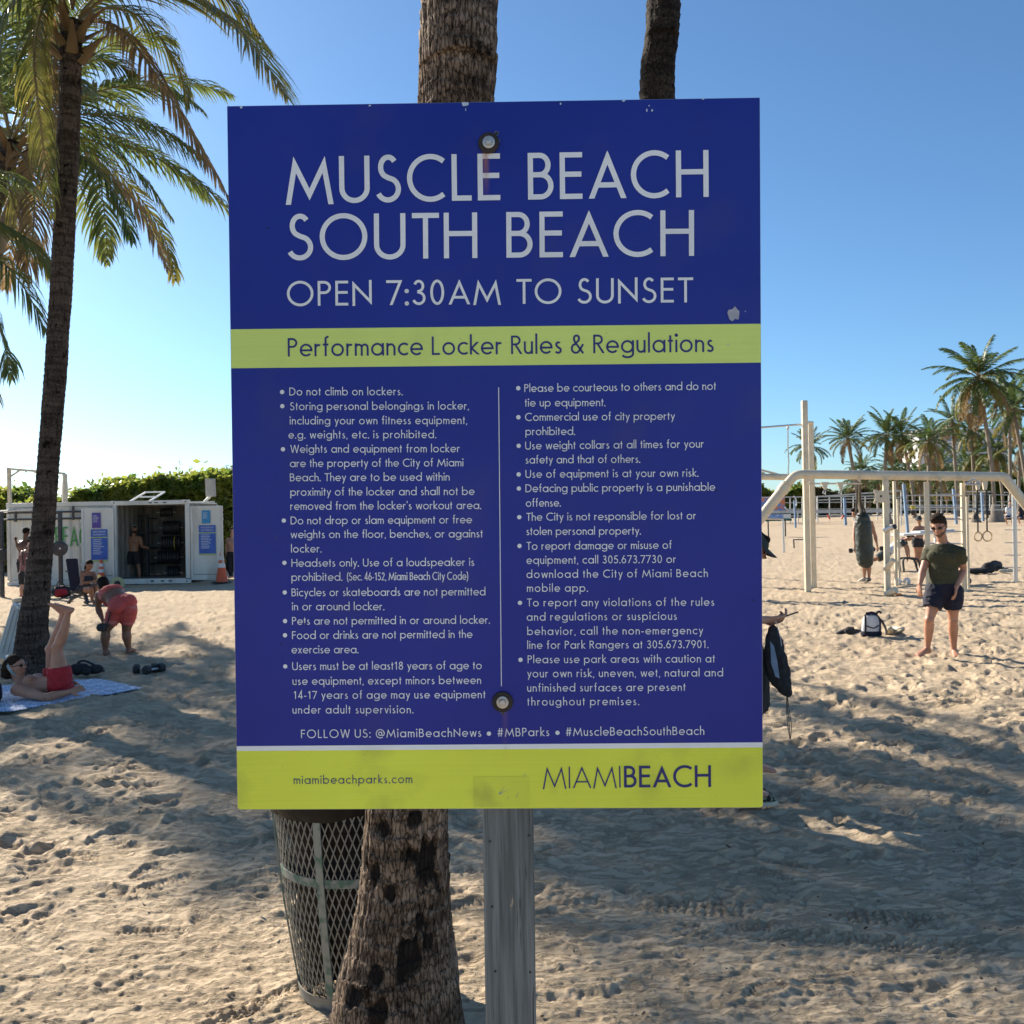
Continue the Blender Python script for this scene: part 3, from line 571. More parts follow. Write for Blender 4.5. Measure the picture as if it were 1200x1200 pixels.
# palms standing out of frame to the left, towards the sun: their crowns give the shade on the sand
def shade_palm(x, y, h, seed, n=24, L=4.3, lean=(.4, .2)):
    t = empty('coconut_palm', Vector((x, y, 0)), 'tall palm beyond the left edge of the picture, shading the sand', 'palm tree', 'palms beyond the left edge')
    c = Vector((x+lean[0], y+lean[1], h))
    Gt = G(); Gt.tube(spline([(x, y, -.1), (x+lean[0]*.3, y, h*.4), c], 12), [.2, .15]+[.13]*11, 12); Gt.build('trunk', M['trunk_far'], t)
    crown_fronds(t, c, n, L, .85, w=.055, nl=44, seed=seed)
SHK = 1/math.tan(SUN_EL)
def shade_at(gx, gy, h, seed, **kw):    # a crown whose shade falls round (gx, gy)
    hd = h*SHK; l_ = kw.get('lean', (.4, .2)); shade_palm(gx+math.sin(SUN_AZ)*hd-l_[0], gy+math.cos(SUN_AZ)*hd-l_[1], h, seed, **kw)
for q in [(-3.9, 9.6, 9.5, 65), (-6.3, 12.6, 10.5, 66)]: shade_at(*q)
shade_at(3.9, 5.3, 9.5, 62, lean=(2.6, .5))

# ---- far palms: five frond shapes shared by all
FR = []
for i in range(6):
    Gf = G(); frond(Gf, arc_path((0, 0, 0), 0, 0, 4.0, rad([35, 60, 80, 100, 70, 45][i]), 9, .25*(i-2)/2), .85, 34, .085, seed=700+i, droop=.8, rr=.03); me = Gf.mesh('frond', smooth=0)
    FR.append(me)
FRM = {}
def frond_data(i, leaf):
    if (i, leaf) not in FRM:
        me = FR[i].copy(); me.materials.append(M[leaf]); me.materials.append(M['rachis'])
        mi = [0]*len(me.polygons); k = 9*5+2
        for q in range(k): mi[q] = 1
        me.polygons.foreach_set('material_index', mi); FRM[(i, leaf)] = me
    return FRM[(i, leaf)]
def far_palm(px, ytop, d, label, n=24, s=1.0, seed=0, lean=0, group='coconut palms in the row beyond the sand', dry=3):
    rs = random.Random(seed); base = gd(px, d); horiz = P(px, 600, d); topz = P(px, ytop, d).z
    R = 4.0*s; cz = max(topz-R*.85, base.z+2)
    t = empty('coconut_palm', base, label, 'palm tree', group)
    c = Vector((base.x+lean, base.y, cz)); Gt = G(); H = cz-base.z
    Gt.tube(spline([base-Vector((0, 0, .2)), base+Vector((lean*.2, 0, H*.4)), c], 14), [.36, .26]+[.19]*13, 10); Gt.build('trunk', M['trunk_far'], t)
    for i in range(n+dry):
        f = (i+.5)/n; az = i*2.39996+seed; el = rad(80-(108+12*math.sin(seed*2.1))*min(f, 1.0)**(.9+.12*math.sin(seed)))+rs.uniform(-.22, .22)
        lf = 'leaf_far' if f < .8 else ('leaf_yellow' if f < 1 and rs.random() < .5 else 'leaf_dry' if f >= .93 else 'leaf_far')
        if f >= 1: el = rad(-38-30*rs.random())
        o = bpy.data.objects.new('frond', frond_data(rs.choice([0, 1, 2, 5]) if f < .3 else rs.choice([1, 2, 3, 4]), lf)); col.objects.link(o); o.parent = t
        o.location = c-base; o.rotation_mode = 'XYZ'
        Rm = Matrix.Rotation(-az, 4, 'Z') @ Matrix.Rotation(el, 4, 'X') @ Matrix.Rotation(rs.uniform(-.2, .2), 4, 'Y'); o.rotation_euler = Rm.to_euler(); q = s*rs.uniform(.85, 1.1); o.scale = (q, q, q)
    return t
FP = [  # px, top py, distance, scale, label
    (955, 497, 112, .78, 'lone round palm behind the tall goalpost frame'),
    (1006, 486, 108, .82, 'first palm of the row right of the tall frame, slim trunk'),
    (1036, 478, 104, .88, 'second palm of the row, above the flower-shaped plate'),
    (1072, 480, 106, .84, 'palm with brown skirt above the middle of the crossbar'),
    (1089, 482, 98, .90, 'bright green palm with brown skirt right of the middle'),
    (1122, 466, 110, .80, 'darker palm tucked left of the tallest palm'),
    (1166, 391, 92, 1.25, 'tallest palm, thick pale trunk rising over the rings'),
    (1185, 430, 108, 1.0, 'palm close behind the tallest one on its right'),
    (1205, 440, 100, 1.05, 'palm cut by the right edge of the picture'),
    (1142, 478, 125, .85, 'small palm under the left side of the tallest palm'),
    (1020, 530, 150, .85, 'low far palm between the first two of the row'),
    (1056, 525, 145, .85, 'low far palm behind the second gap of the row'),
    (1104, 520, 140, .95, 'low far palm below the dark crown'),
    (1128, 525, 130, .9, 'low far palm under the small crown'),
    (1155, 505, 128, .95, 'low far palm directly behind the tallest trunk'),
    (1176, 500, 122, .95, 'low far palm right of the tallest trunk'),
    (1194, 490, 118, 1.0, 'low far palm near the right edge'),
    (994, 548, 170, .8, 'lowest far palm at the left end of the row'),
    (1042, 545, 165, .9, 'lowest far palm behind the flower-shaped plate'),
    (1080, 540, 160, .9, 'lowest far palm behind the crossbar middle'),
    (1116, 545, 155, .9, 'lowest far palm behind the ladder rungs'),
    (1146, 540, 150, .9, 'lowest far palm behind the rings'),
]
for i, (px, yt, d, s, lb) in enumerate(FP): far_palm(px, yt, d, lb, 40 if s > 1.2 else 28, s, seed=i*7+1, lean=random.uniform(-1.5, 1.5), dry=5 if px in (1072, 1089, 1166) else 2)
# bare lower stems packed between them
far_px = [1012, 1030, 1050, 1064, 1080, 1090, 1099, 1110, 1122, 1136, 1148, 1160, 1173, 1190, 1202]
for i, px in enumerate(far_px):
    far_palm(px, 546+random.uniform(-14, 12), 150+5*i, 'distant palm number-less among the massed low crowns'.replace(' number-less', ''), 20, .95, seed=200+i, group='distant palms massed behind the row')

# ---- leafy banks
def leaf_bank(name, label, cat, a, b, depth, h_f, n, size, matl, seed=0, kindless=True, base=None):
    """a dense shrub bank between ground points a and b: leaves through its volume over a dark twig core"""
    rs = np.random.RandomState(seed); a = Vector(a); b = Vector(b); dv = b-a; L = dv.length; ux = dv.normalized(); nrm = Vector((-ux.y, ux.x, 0))
    u = rs.rand(n)*L; v = (rs.rand(n)**1.6)*depth; hh = np.array([h_f(q) for q in u]); hump = .96+.045*fbm(u*.9, v*.9, 0, 3, seed)+.05*vn(u*4, v*4, 0, seed+1)+.10*(rs.rand(n)>.985)
    z = hh*hump*(1-.10*(1-v/depth)); zf = rs.rand(n)**.45; front = rs.rand(n) < .5
    Zs = np.where(front, z*zf, z*(.85+.17*rs.rand(n))); v = np.where(front, v*.35+.5*(vn(u*1.1, Zs*1.1, 0, seed+4)+.5)*.8, v)
    px = a.x+ux.x*u+nrm.x*v; py = a.y+ux.y*u+nrm.y*v; pz = a.z+Zs
    az = rs.rand(n)*2*PI; el = rs.randn(n)*.6; s = size*(.6+.8*rs.rand(n))
    d = np.stack([np.cos(az)*np.cos(el), np.sin(az)*np.cos(el), np.sin(el)], -1); r = rs.randn(n, 3); r -= (r*d).sum(1)[:, None]*d; r /= np.linalg.norm(r, axis=1)[:, None]
    c = np.stack([px, py, pz], -1); s = s[:, None]
    q = np.stack([c-d*s, c-r*s*.55-d*s*.1, c+d*s, c+r*s*.55+d*s*.1], 1).reshape(-1, 3)
    t = empty(name, a, label, cat)
    me = bpy.data.meshes.new('foliage'); co = q-np.array(a); f = np.arange(n*4).reshape(n, 4); me.from_pydata(co.tolist(), [], f.tolist()); me.materials.append(matl); link_mesh('foliage', me, t)
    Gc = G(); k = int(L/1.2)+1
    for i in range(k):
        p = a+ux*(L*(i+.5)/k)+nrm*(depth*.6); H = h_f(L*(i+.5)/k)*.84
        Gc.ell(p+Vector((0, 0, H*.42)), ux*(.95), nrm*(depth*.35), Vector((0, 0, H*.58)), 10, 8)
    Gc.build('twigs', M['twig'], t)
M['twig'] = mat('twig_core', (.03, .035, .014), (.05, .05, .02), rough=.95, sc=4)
hl = gd(-40, 37); hr = gd(300, 35); Lh = (hr-hl).length
def hz(u):
    px = -40+340*u/Lh; y = float(np.interp(px, [-40, 0, 30, 62, 78, 92, 110, 150, 200, 250, 300], [566, 572, 577, 580, 576, 566, 557, 555, 547, 542, 541]))
    hy = 606-(px-600)*.0185; return (hy-y)/(1109/36.0)+1.8
leaf_bank('seagrape_hedge', 'tall bright green seagrape hedge along the back of the shipping container', 'hedge', hl, hr, 2.6, hz, 30000, .13, M['hedge_leaf'], 3)
def hb(a, b, d): return lambda u: ((606-((a+b)/2-600)*.0185-d[1])/(1109/d[0])+.8)
a_, b_ = gd(520, 132), gd(946, 132); leaf_bank('dune_bush', 'dark green bushes on the dune left of the tall frame', 'bush', a_, b_, 6, lambda u: 4.3+.6*math.sin(u*.9), 22000, .45, M['hedge_leaf'], 8)
a_, b_ = gd(946, 138), gd(1018, 138); leaf_bank('dune_bush', 'brownish bushes on the dune right of the tall frame', 'bush', a_, b_, 6, lambda u: 4.1+.5*math.sin(u*.7+1), 7000, .45, M['hedge_leaf2'], 9)
a_, b_ = gd(1010, 205), gd(1300, 195); leaf_bank('park_shrubbery', 'long dark shrubbery filling the gaps behind the palm row', 'shrubs', a_, b_, 8, lambda u: 7.2+1.1*math.sin(u*.5)+.6*math.sin(u*1.3), 14000, .8, M['hedge_leaf'], 10)
# pale tower glimpsed through the palms
tb = gd(1118, 320); t = empty('tower_block', tb, 'pale apartment tower glimpsed between the palm crowns', 'building'); Gt = G(); Gt.box(tb+Vector((4, 8, 14)), (30, 14, 28)); Gt.build('wall', M['tower'], t)
for k in range(7):
    for j in range(5):
        Gw = G(); Gw.box(tb+Vector((-7+j*5.5, .95, 3.2+k*3.6)), (3.8, .3, 1.7)); Gw.build('window', M['glass_blue'], t)

# ============================================================ THE SIGN
SIGN_TEXT=[
('MUSCLE BEACH', -356.9, 441.1, 368.7, 442.0, 79.6, 0),
('SOUTH BEACH', -356.0, 344.3, 343.4, 341.9, 78.0, 0),
('OPEN 7:30AM TO SUNSET', -357.8, 265.1, 339.3, 262.7, 42.5, 1),
('Performance Locker Rules & Regulations', -357.5, 178.0, 376.0, 177.5, 31.8, 2),
('Do not climb on lockers.', -355.8, 111.0, -159.7, 109.3, 13.6, 3),
('Storing personal belongings in locker,', -355.1, 85.7, -45.4, 83.4, 13.5, 3),
('including your own fitness equipment,', -355.7, 60.9, -48.6, 58.4, 13.6, 3),
('e.g. weights, etc. is prohibited.', -358.3, 36.6, -102.4, 34.7, 13.5, 3),
('Weights and equipment from locker', -355.4, 11.9, -61.9, 10.0, 13.6, 3),
('are the property of the City of Miami', -356.4, -12.9, -56.0, -14.4, 13.6, 3),
('Beach. They are to be used within', -356.8, -37.3, -79.8, -38.8, 13.6, 3),
('proximity of the locker and shall not be', -356.4, -62.5, -37.3, -64.0, 13.6, 3),
("removed from the locker's workout area.", -356.7, -86.9, -26.0, -88.4, 13.6, 3),
('Do not drop or slam equipment or free', -356.6, -112.0, -42.2, -112.9, 13.6, 3),
('weights on the floor, benches, or against', -356.9, -136.0, -23.6, -137.4, 13.6, 3),
('locker.', -356.5, -160.9, -303.5, -161.1, 13.6, 3),
('Headsets only. Use of a loudspeaker is', -356.1, -185.7, -38.8, -186.5, 13.6, 3),
('prohibited.', -356.5, -210.2, -268.0, -210.4, 13.7, 3),
('(Sec. 46-152, Miami Beach City Code)', -259.8, -210.2, -49.4, -210.5, 13.6, 3),
('Bicycles or skateboards are not permitted', -356.7, -236.9, -20.0, -237.8, 13.6, 3),
('in or around locker.', -356.1, -261.3, -195.7, -262.2, 13.7, 3),
('Pets are not permitted in or around locker.', -356.5, -286.5, -12.9, -286.9, 13.6, 3),
('Food or drinks are not permitted in the', -356.8, -311.5, -43.3, -311.4, 13.7, 3),
('exercise area.', -358.0, -336.4, -241.7, -336.7, 13.7, 3),
('Users must be at least18 years of age to', -357.2, -365.4, -27.6, -365.9, 13.7, 3),
('use equipment, except minors between', -357.1, -391.2, -29.0, -391.5, 13.7, 3),
('14-17 years of age may use equipment', -355.7, -415.8, -21.7, -416.4, 13.7, 3),
('under adult supervision.', -357.8, -441.4, -147.3, -441.9, 13.7, 3),
('Please be courteous to others and do not', 50.6, 112.4, 379.3, 112.7, 13.5, 3),
('tie up equipment.', 51.1, 87.4, 189.6, 86.7, 13.6, 3),
('Commercial use of city property', 51.3, 62.8, 308.4, 62.0, 13.5, 3),
('prohibited.', 51.8, 38.2, 137.1, 37.8, 13.5, 3),
('Use weight collars at all times for your', 51.2, 13.5, 357.9, 13.8, 13.6, 3),
('safety and that of others.', 51.4, -10.7, 248.6, -11.2, 13.5, 3),
('Use of equipment is at your own risk.', 51.2, -35.3, 348.5, -36.0, 13.5, 3),
('Defacing public property is a punishable', 50.9, -60.1, 376.9, -60.5, 13.6, 3),
('offense.', 51.4, -85.1, 111.4, -85.2, 13.5, 3),
('The City is not responsible for lost or', 52.0, -109.4, 344.0, -109.4, 13.5, 3),
('stolen personal property.', 51.7, -134.1, 248.9, -134.8, 13.6, 3),
('To report damage or misuse of', 51.8, -159.6, 301.9, -159.8, 13.6, 3),
('equipment, call 305.673.7730 or', 51.6, -184.0, 309.1, -184.2, 13.6, 3),
('download the City of Miami Beach', 51.4, -208.4, 363.7, -208.9, 13.6, 3),
('mobile app.', 51.9, -232.3, 157.0, -232.7, 13.6, 3),
('To report any violations of the rules', 51.8, -257.5, 374.4, -258.7, 13.6, 3),
('and regulations or suspicious', 51.1, -282.3, 310.0, -282.5, 13.6, 3),
('behavior, call the non-emergency', 51.8, -307.2, 354.3, -307.7, 13.6, 3),
('line for Park Rangers at 305.673.7901.', 51.6, -331.2, 363.9, -331.7, 13.6, 3),
('Please use park areas with caution at', 52.1, -356.1, 375.0, -356.6, 13.6, 3),
('your own risk, uneven, wet, natural and', 51.1, -380.6, 389.0, -381.0, 13.7, 3),
('unfinished surfaces are present', 50.9, -405.5, 324.2, -405.5, 13.6, 3),
('throughout premises.', 50.7, -429.6, 244.0, -429.8, 13.7, 3),
('FOLLOW US:', -343.5, -484.3, -222.3, -483.8, 14.6, 3),
('@MiamiBeachNews', -212.7, -483.8, -29.6, -483.3, 14.6, 3),
('#MBParks', -1.6, -483.3, 88.4, -482.8, 14.6, 3),
('#MuscleBeachSouthBeach', 116.9, -482.8, 356.1, -482.1, 14.5, 3),
('miamibeachparks.com', -357.4, -564.7, -150.4, -563.9, 14.4, 4),
('MIAMI', 76.6, -574.5, 211.2, -573.4, 37.7, 5),
('BEACH', 217.0, -573.3, 367.4, -572.9, 37.7, 6)]
BULLETS=[(-368.3, 117.1), (-368.3, 92.7), (-368.2, 18.2), (-368.4, -105.3), (-368.4, -178.6), (-368.6, -230.1), (-368.7, -279.9), (-369.1, -304.6), (-369.4, -358.9), (40.1, 119.1), (39.9, 69.2), (39.9, 20.0), (39.4, -29.3), (39.5, -53.6), (39.8, -103.0), (39.8, -152.7), (39.6, -251.2), (39.7, -350.0), (-16.3, -478.1), (102.6, -477.3)]

# ---- a geometric sans alphabet drawn as strokes. Cap height 1, x-height .65
def arcp(cx, cy, rx, ry, a0, a1, n=None):
    n = n or max(4, int(abs(a1-a0)/12)); return [(cx+rx*math.cos(rad(a0+(a1-a0)*i/n)), cy+ry*math.sin(rad(a0+(a1-a0)*i/n))) for i in range(n+1)]
def glyph(ch, h):
    """-> (strokes, width); stroke = (points, closed, clip or None)"""
    X = .68; r = .345; k1 = 3.6*h; k2 = 3.0*h; C = (0, 1); CX = (0, X); O = lambda p: (p, True, None); S = lambda p, c=None: (p, False, c)
    oc = (r, X/2, r-h, X/2-h+.008)
    bowl = lambda cx: O(arcp(cx, X/2, r-h, X/2-h+.008, 0, 348, 29))
    if ch == ' ': return [], .30
    if ch == 'A': return [S([(h*1.1, 0), (.42, 1-h*2.2), (.84-h*1.1, 0)], (0, 1.02)), S([(.15, .29), (.69, .29)])], .84
    if ch == 'B': return [S([(h, 0), (h, 1)]), S([(h, 1-h), (.26, 1-h)]+arcp(.26, .765-h/2, .245-h, .235-h/2, 90, -90)+[(h, .53)]), S([(.2, .53), (.28, .53)]+arcp(.28, .265+h*.5, .285-h, .265-h*.5, 90, -90)+[(h, h)])], .57
    if ch == 'C': return [S(arcp(.52, .5, .52-h, .515-h, 50, 310, 26))], .86
    if ch == 'D': return [S([(h, 0), (h, 1)]), S([(h, 1-h), (.25, 1-h)]+arcp(.25, .5, .5-h, .5-h, 90, -90, 20)+[(h, h)])], .75
    if ch == 'E': return [S([(h, 0), (h, 1)]), S([(h, 1-h), (.50, 1-h)]), S([(h, .53), (.48, .53)]), S([(h, h), (.50, h)])], .50
    if ch == 'F': return [S([(h, 0), (h, 1)]), S([(h, 1-h), (.47, 1-h)]), S([(h, .53), (.45, .53)])], .47
    if ch == 'H': return [S([(h, 0), (h, 1)]), S([(.72-h, 0), (.72-h, 1)]), S([(h, .54), (.72-h, .54)])], .72
    if ch == 'I': return [S([(h, 0), (h, 1)])], 2*h
    if ch == 'K': return [S([(h, 0), (h, 1)]), S([(.58, 1.0), (h*1.5, .50), (.60, 0)], C)], .6
    if ch == 'L': return [S([(h, 0), (h, 1)]), S([(h, h), (.44, h)])], .44
    if ch == 'M': return [S([(h, 0), (.205, 1-k1*.86), (.53, k1*.92), (.855, 1-k1*.86), (1.06-h, 0)], (-.03, 1.03))], 1.06
    if ch == 'N': return [S([(h, 0), (h, 1-k2*.9), (.75-h, k2*.9), (.75-h, 1)], (-.02, 1.02))], .75
    if ch == 'O': return [O(arcp(.515, .5, .515-h, .515-h, 0, 352, 44))], 1.03
    if ch == 'P': return [S([(h, 0), (h, 1)]), S([(h, 1-h), (.25, 1-h)]+arcp(.25, .735, .27-h, .265-h, 90, -90)+[(h, .47+h)])], .52
    if ch == 'R': return [S([(h, 0), (h, 1)]), S([(h, 1-h), (.25, 1-h)]+arcp(.25, .735, .27-h, .265-h, 90, -90)+[(h, .47+h)]), S([(.24, .5), (.55, 0)], C)], .56
    if ch == 'S': return [S(arcp(.28, .745, .225-h, .27-h, 35, 235, 15)+[(.27, .52)]+arcp(.27, .275, .29-h, .29-h, 62, -155, 17))], .56
    if ch == 'T': return [S([(.29, 0), (.29, 1)]), S([(0, 1-h), (.58, 1-h)])], .58
    if ch == 'U': return [S([(h, 1)]+arcp(.34, .31, .34-h, .325-h, 180, 360, 16)+[(.68-h, 1)])], .68
    if ch == 'W': return [S([(h, 1), (.28, 0), (.54, .98), (.80, 0), (1.08-h, 1)], (-.02, 1.0))], 1.08
    if ch == 'Y': return [S([(h, 1), (.33, .46), (.66-h, 1)], C), S([(.33, 0), (.33, .47)])], .66
    if ch == 'a': return [bowl(r), S([(2*r-h+.01, 0), (2*r-h+.01, X)])], 2*r+.01
    if ch == 'b': return [bowl(r), S([(h, 0), (h, 1.1)])], 2*r
    if ch == 'c': return [S(arcp(r, X/2, r-h, X/2-h+.008, 48, 312, 20))], .54
    if ch == 'd': return [bowl(r), S([(2*r-h+.01, 0), (2*r-h+.01, 1.1)])], 2*r+.01
    if ch == 'e': return [S([(h, X/2-.01), (2*r-h, X/2-.01)]+arcp(r, X/2, r-h, X/2-h+.008, 2, 318, 24))], 2*r-.02
    if ch == 'f': return [S([(.15, 0), (.15, .92)]+arcp(.27, .93, .12, .165-h, 180, 70, 7)), S([(0, X-h), (.30, X-h)])], .32
    if ch == 'g': return [bowl(r), S([(2*r-h+.01, X), (2*r-h+.01, -.04)]+arcp(r+.005, -.05, r-h+.005, .24-h, 0, -155, 12))], 2*r+.01
    if ch == 'h': return [S([(h, 0), (h, 1.1)]), S([(h, .36)]+arcp(.245, .40, .245-h, .26-h, 170, 0, 12)+[(.49-h, 0)])], .49
    if ch == 'i': return [S([(h, 0), (h, X)]), O(arcp(h, .92, h*.7, h*.7, 0, 320, 8))], 2*h
    if ch == 'k': return [S([(h, 0), (h, 1.1)]), S([(.42, X), (h*1.6, .34), (.46, 0)], CX)], .46
    if ch == 'l': return [S([(h, 0), (h, 1.1)])], 2*h
    if ch == 'm': return [S([(h, 0), (h, X)]), S([(h, .38)]+arcp(.215, .44, .215-h, .22-h, 170, 0, 10)+[(.43-h, 0)]), S([(.43-h, .38)]+arcp(.645-2*h, .44, .215-h, .22-h, 170, 0, 10)+[(.86-3*h, 0)])], .86-2*h
    if ch == 'n': return [S([(h, 0), (h, X)]), S([(h, .36)]+arcp(.245, .40, .245-h, .26-h, 170, 0, 12)+[(.49-h, 0)])], .49
    if ch == 'o': return [bowl(r)], 2*r
    if ch == 'p': return [bowl(r), S([(h, -.32), (h, X)])], 2*r
    if ch == 'q': return [bowl(r), S([(2*r-h+.01, -.32), (2*r-h+.01, X)])], 2*r+.01
    if ch == 'r': return [S([(h, 0), (h, X)]), S([(h, .40)]+arcp(.22, .45, .21-h, .21-h, 165, 55, 7))], .33
    if ch == 's': return [S(arcp(.195, .485, .155-h, .175-h, 38, 235, 12)+[(.19, .335)]+arcp(.185, .18, .195-h, .19-h, 60, -150, 13))], .38
    if ch == 't': return [S([(.13, 0), (.13, .92)]), S([(0, X-h), (.27, X-h)])], .27
    if ch == 'u': return [S([(h, X)]+arcp(.245, .25, .245-h, .26-h, 180, 360, 12)+[(.49-h, X)]), S([(.49-h, 0), (.49-h, X)])], .49
    if ch == 'v': return [S([(h, X), (.25, .02), (.50-h, X)], (-.01, X))], .50
    if ch == 'w': return [S([(h, X), (.21, .02), (.40, X*.93), (.59, .02), (.80-h, X)], (-.01, X))], .80
    if ch == 'x': return [S([(h, X), (.48-h, 0)], CX), S([(h, 0), (.48-h, X)], CX)], .48
    if ch == 'y': return [S([(h, X), (.27, .04)], (-.4, X)), S([(.52-h, X), (.13, -.32)], (-.32, X))], .52
    if ch == '0': return [O(arcp(.27, .5, .27-h, .51-h, 0, 350, 36))], .54
    if ch == '1': return [S([(.10, .80), (.25, .95), (.25, 0)], C)], .40
    if ch == '2': return [S(arcp(.26, .72, .24-h, .28-h, 170, -25, 14)+[(.06, h), (.53, h)])], .54
    if ch == '3': return [S(arcp(.25, .755, .215-h, .255-h, 160, -75, 14)+[(.2, .53)]), S([(.2, .53)]+arcp(.25, .27, .265-h, .28-h, 80, -160, 14))], .53
    if ch == '4': return [S([(.40, 0), (.40, 1), (h, .26), (.56, .26)])], .56
    if ch == '5': return [S([(.48, 1-h), (.17, 1-h), (.10, .56)]+arcp(.24, .31, .28-h, .32-h, 110, -150, 15))], .54
    if ch == '6': return [O(arcp(.28, .31, .28-h, .32-h, 0, 350, 26)), S([(.055, .42), (.33, 1)], C)], .56
    if ch == '7': return [S([(.02, 1-h), (.50, 1-h), (.14, 0)], C)], .53
    if ch == '8': return [O(arcp(.27, .27, .27-h, .28-h, 0, 350, 24)), O(arcp(.27, .755, .22-h, .255-h, 0, 350, 22))], .54
    if ch == '9': return [O(arcp(.28, .69, .28-h, .32-h, 0, 350, 26)), S([(.505, .58), (.23, 0)], C)], .56
    if ch == '.': return [O(arcp(h, h*1.0, h*.6, h*.6, 0, 320, 8))], 2*h
    if ch == ',': return [S([(h*1.2, h*1.6), (h*.4, -.14)])], 2*h
    if ch == ':': return [O(arcp(h, h*1.1, h*.6, h*.6, 0, 320, 8)), O(arcp(h, .56, h*.6, h*.6, 0, 320, 8))], 2*h
    if ch == "'": return [S([(h*1.1, 1.08), (h*.8, .80)])], 2*h
    if ch == '-': return [S([(0, .34), (.28, .34)])], .28
    if ch == '(': return [S(arcp(.42, .42, .36, .72, 118, 242, 10))], .22
    if ch == ')': return [S(arcp(-.20, .42, .36, .72, 62, -62, 10))], .22
    if ch == '#': return [S([(.16, 0), (.26, 1)]), S([(.42, 0), (.52, 1)]), S([(.02, .34), (.62, .34)]), S([(.06, .66), (.66, .66)])], .68
    if ch == '@': return [O(arcp(.50, .44, .19, .21, 0, 345, 18)), S([(.68, .66), (.66, .30)]+arcp(.79, .34, .13, .12, 200, 330, 6)+arcp(.5, .44, .47, .50, 5, 305, 24))], 1.0
    if ch == '&': return [S([(.66, 0), (.20, .64)]+arcp(.30, .80, .14, .165, 215, -40, 12)+[(.20, .48)]+arcp(.26, .27, .25-h*.6, .27-h*.6, 120, 330, 12)+[(.66, .50)])], .70
    raise KeyError(ch)
def clip_poly(p, lo, hi):
    for sgn, lim in ((1, lo), (-1, -hi)):
        out = []
        for i in range(len(p)):
            a, b = p[i-1], p[i]; fa, fb = sgn*a[1]-lim, sgn*b[1]-lim
            if (fa >= 0) != (fb >= 0):
                t = fa/(fa-fb); out.append((a[0]+(b[0]-a[0])*t, a[1]+(b[1]-a[1])*t))
            if fb >= 0: out.append(b)
        p = out
    return p
def ribbon(pts, h, closed, clip):
    pts = [Vector((p[0], p[1])) for p in pts]; pts = [p for i, p in enumerate(pts) if i == 0 or (p-pts[i-1]).length > h*.12]; n = len(pts)
    if clip and not closed:
        pts[0] = pts[0]+(pts[0]-pts[1]).normalized()*h*1.2; pts[-1] = pts[-1]+(pts[-1]-pts[-2]).normalized()*h*1.2
    Lf = []; Rt = []
    for i in range(n):
        if closed: a, b = pts[i-1], pts[(i+1) % n]
        else: a, b = (pts[i-1] if i else None), (pts[i+1] if i < n-1 else None)
        d1 = (pts[i]-a).normalized() if a is not None else None; d2 = (b-pts[i]).normalized() if b is not None else None
        if d1 is None: d1 = d2
        if d2 is None: d2 = d1
        n1 = Vector((-d1.y, d1.x)); n2 = Vector((-d2.y, d2.x)); m_ = n1+n2
        if m_.length < 1e-4: m_ = n1
        m_.normalize(); k = min(1/max(.15, m_.dot(n1)), 4.5); Lf.append(pts[i]+m_*h*k); Rt.append(pts[i]-m_*h*k)
    out = []
    for i in range(n if closed else n-1):
        j = (i+1) % n; q = [tuple(Rt[i]), tuple(Rt[j]), tuple(Lf[j]), tuple(Lf[i])]
        if clip: q = clip_poly(q, *clip)
        if len(q) >= 3: out.append(q)
    return out
def layout(s, h, gap=.13, space=.34):
    """strokes of a line of lettering, and its width, in cap heights"""
    x = 0; out = []; wi = 0
    for i, ch in enumerate(s):
        if ch == ' ': x += space-gap; wi += 1; continue
        st, wd = glyph(ch, h)
        gp = gap
        if ch in 'AVWYTvwy': gp = gap*.72
        for p, c, cl in st: out.append((p, c, cl, x, wi))
        x += wd+gp
    return out, x-gap
DBG = False
def lettering(name, s, p0, p1, cap, stroke, o, X, Z, N, matl, parent, lift=.0006, gap=.13, space=.34, fit=True, words=False):
    """lettering from p0 to p1 (plane coordinates, metres) of the given cap height; stroke in cap heights"""
    h = stroke/2; st, wd = layout(s, h, gap, space); Lw = math.hypot(p1[0]-p0[0], p1[1]-p0[1]); sx = Lw/wd if fit else cap
    # keep letter shapes: put part of any surplus width into the gaps
    if fit:
        r_ = Lw/cap/wd
        if r_ > 1.07:                       # loosely tracked line
            n = max(1, len(s)-1); e = (Lw/cap/1.03-wd)/n; gap += e; space += e*1.2; st, wd = layout(s, h, gap, space)
        sx = Lw/wd
        if DBG: print('RATIO', round(r_, 2), s)
    ang = math.atan2(p1[1]-p0[1], p1[0]-p0[0]); ca, sa = math.cos(ang), math.sin(ang); vs = []; fs = []; org = org_of(parent) if parent else Vector((0, 0, 0)); cur = 0
    for k, (p, c, cl, x0, wi) in enumerate(st):
        if words and wi != cur:
            me = bpy.data.meshes.new(name); me.from_pydata([tuple(v-org) for v in vs], [], fs); me.materials.append(matl); link_mesh(name, me, parent); vs = []; fs = []; cur = wi
        zz = lift+(k % 9)*.000025
        # work in metres so that strokes keep one thickness
        q = [((a+x0)*sx, b*cap) for a, b in p]
        for poly in ribbon(q, h*cap, c, (cl[0]*cap, cl[1]*cap) if cl else None):
            b0 = len(vs)
            for a, b in poly: vs.append(o+X*(p0[0]+a*ca-b*sa)+Z*(p0[1]+a*sa+b*ca)+N*zz)
            fs.append(tuple(range(b0, len(vs))))
    me = bpy.data.meshes.new(name); me.from_pydata([tuple(v-org) for v in vs], [], fs); me.materials.append(matl)
    return link_mesh(name, me, parent)

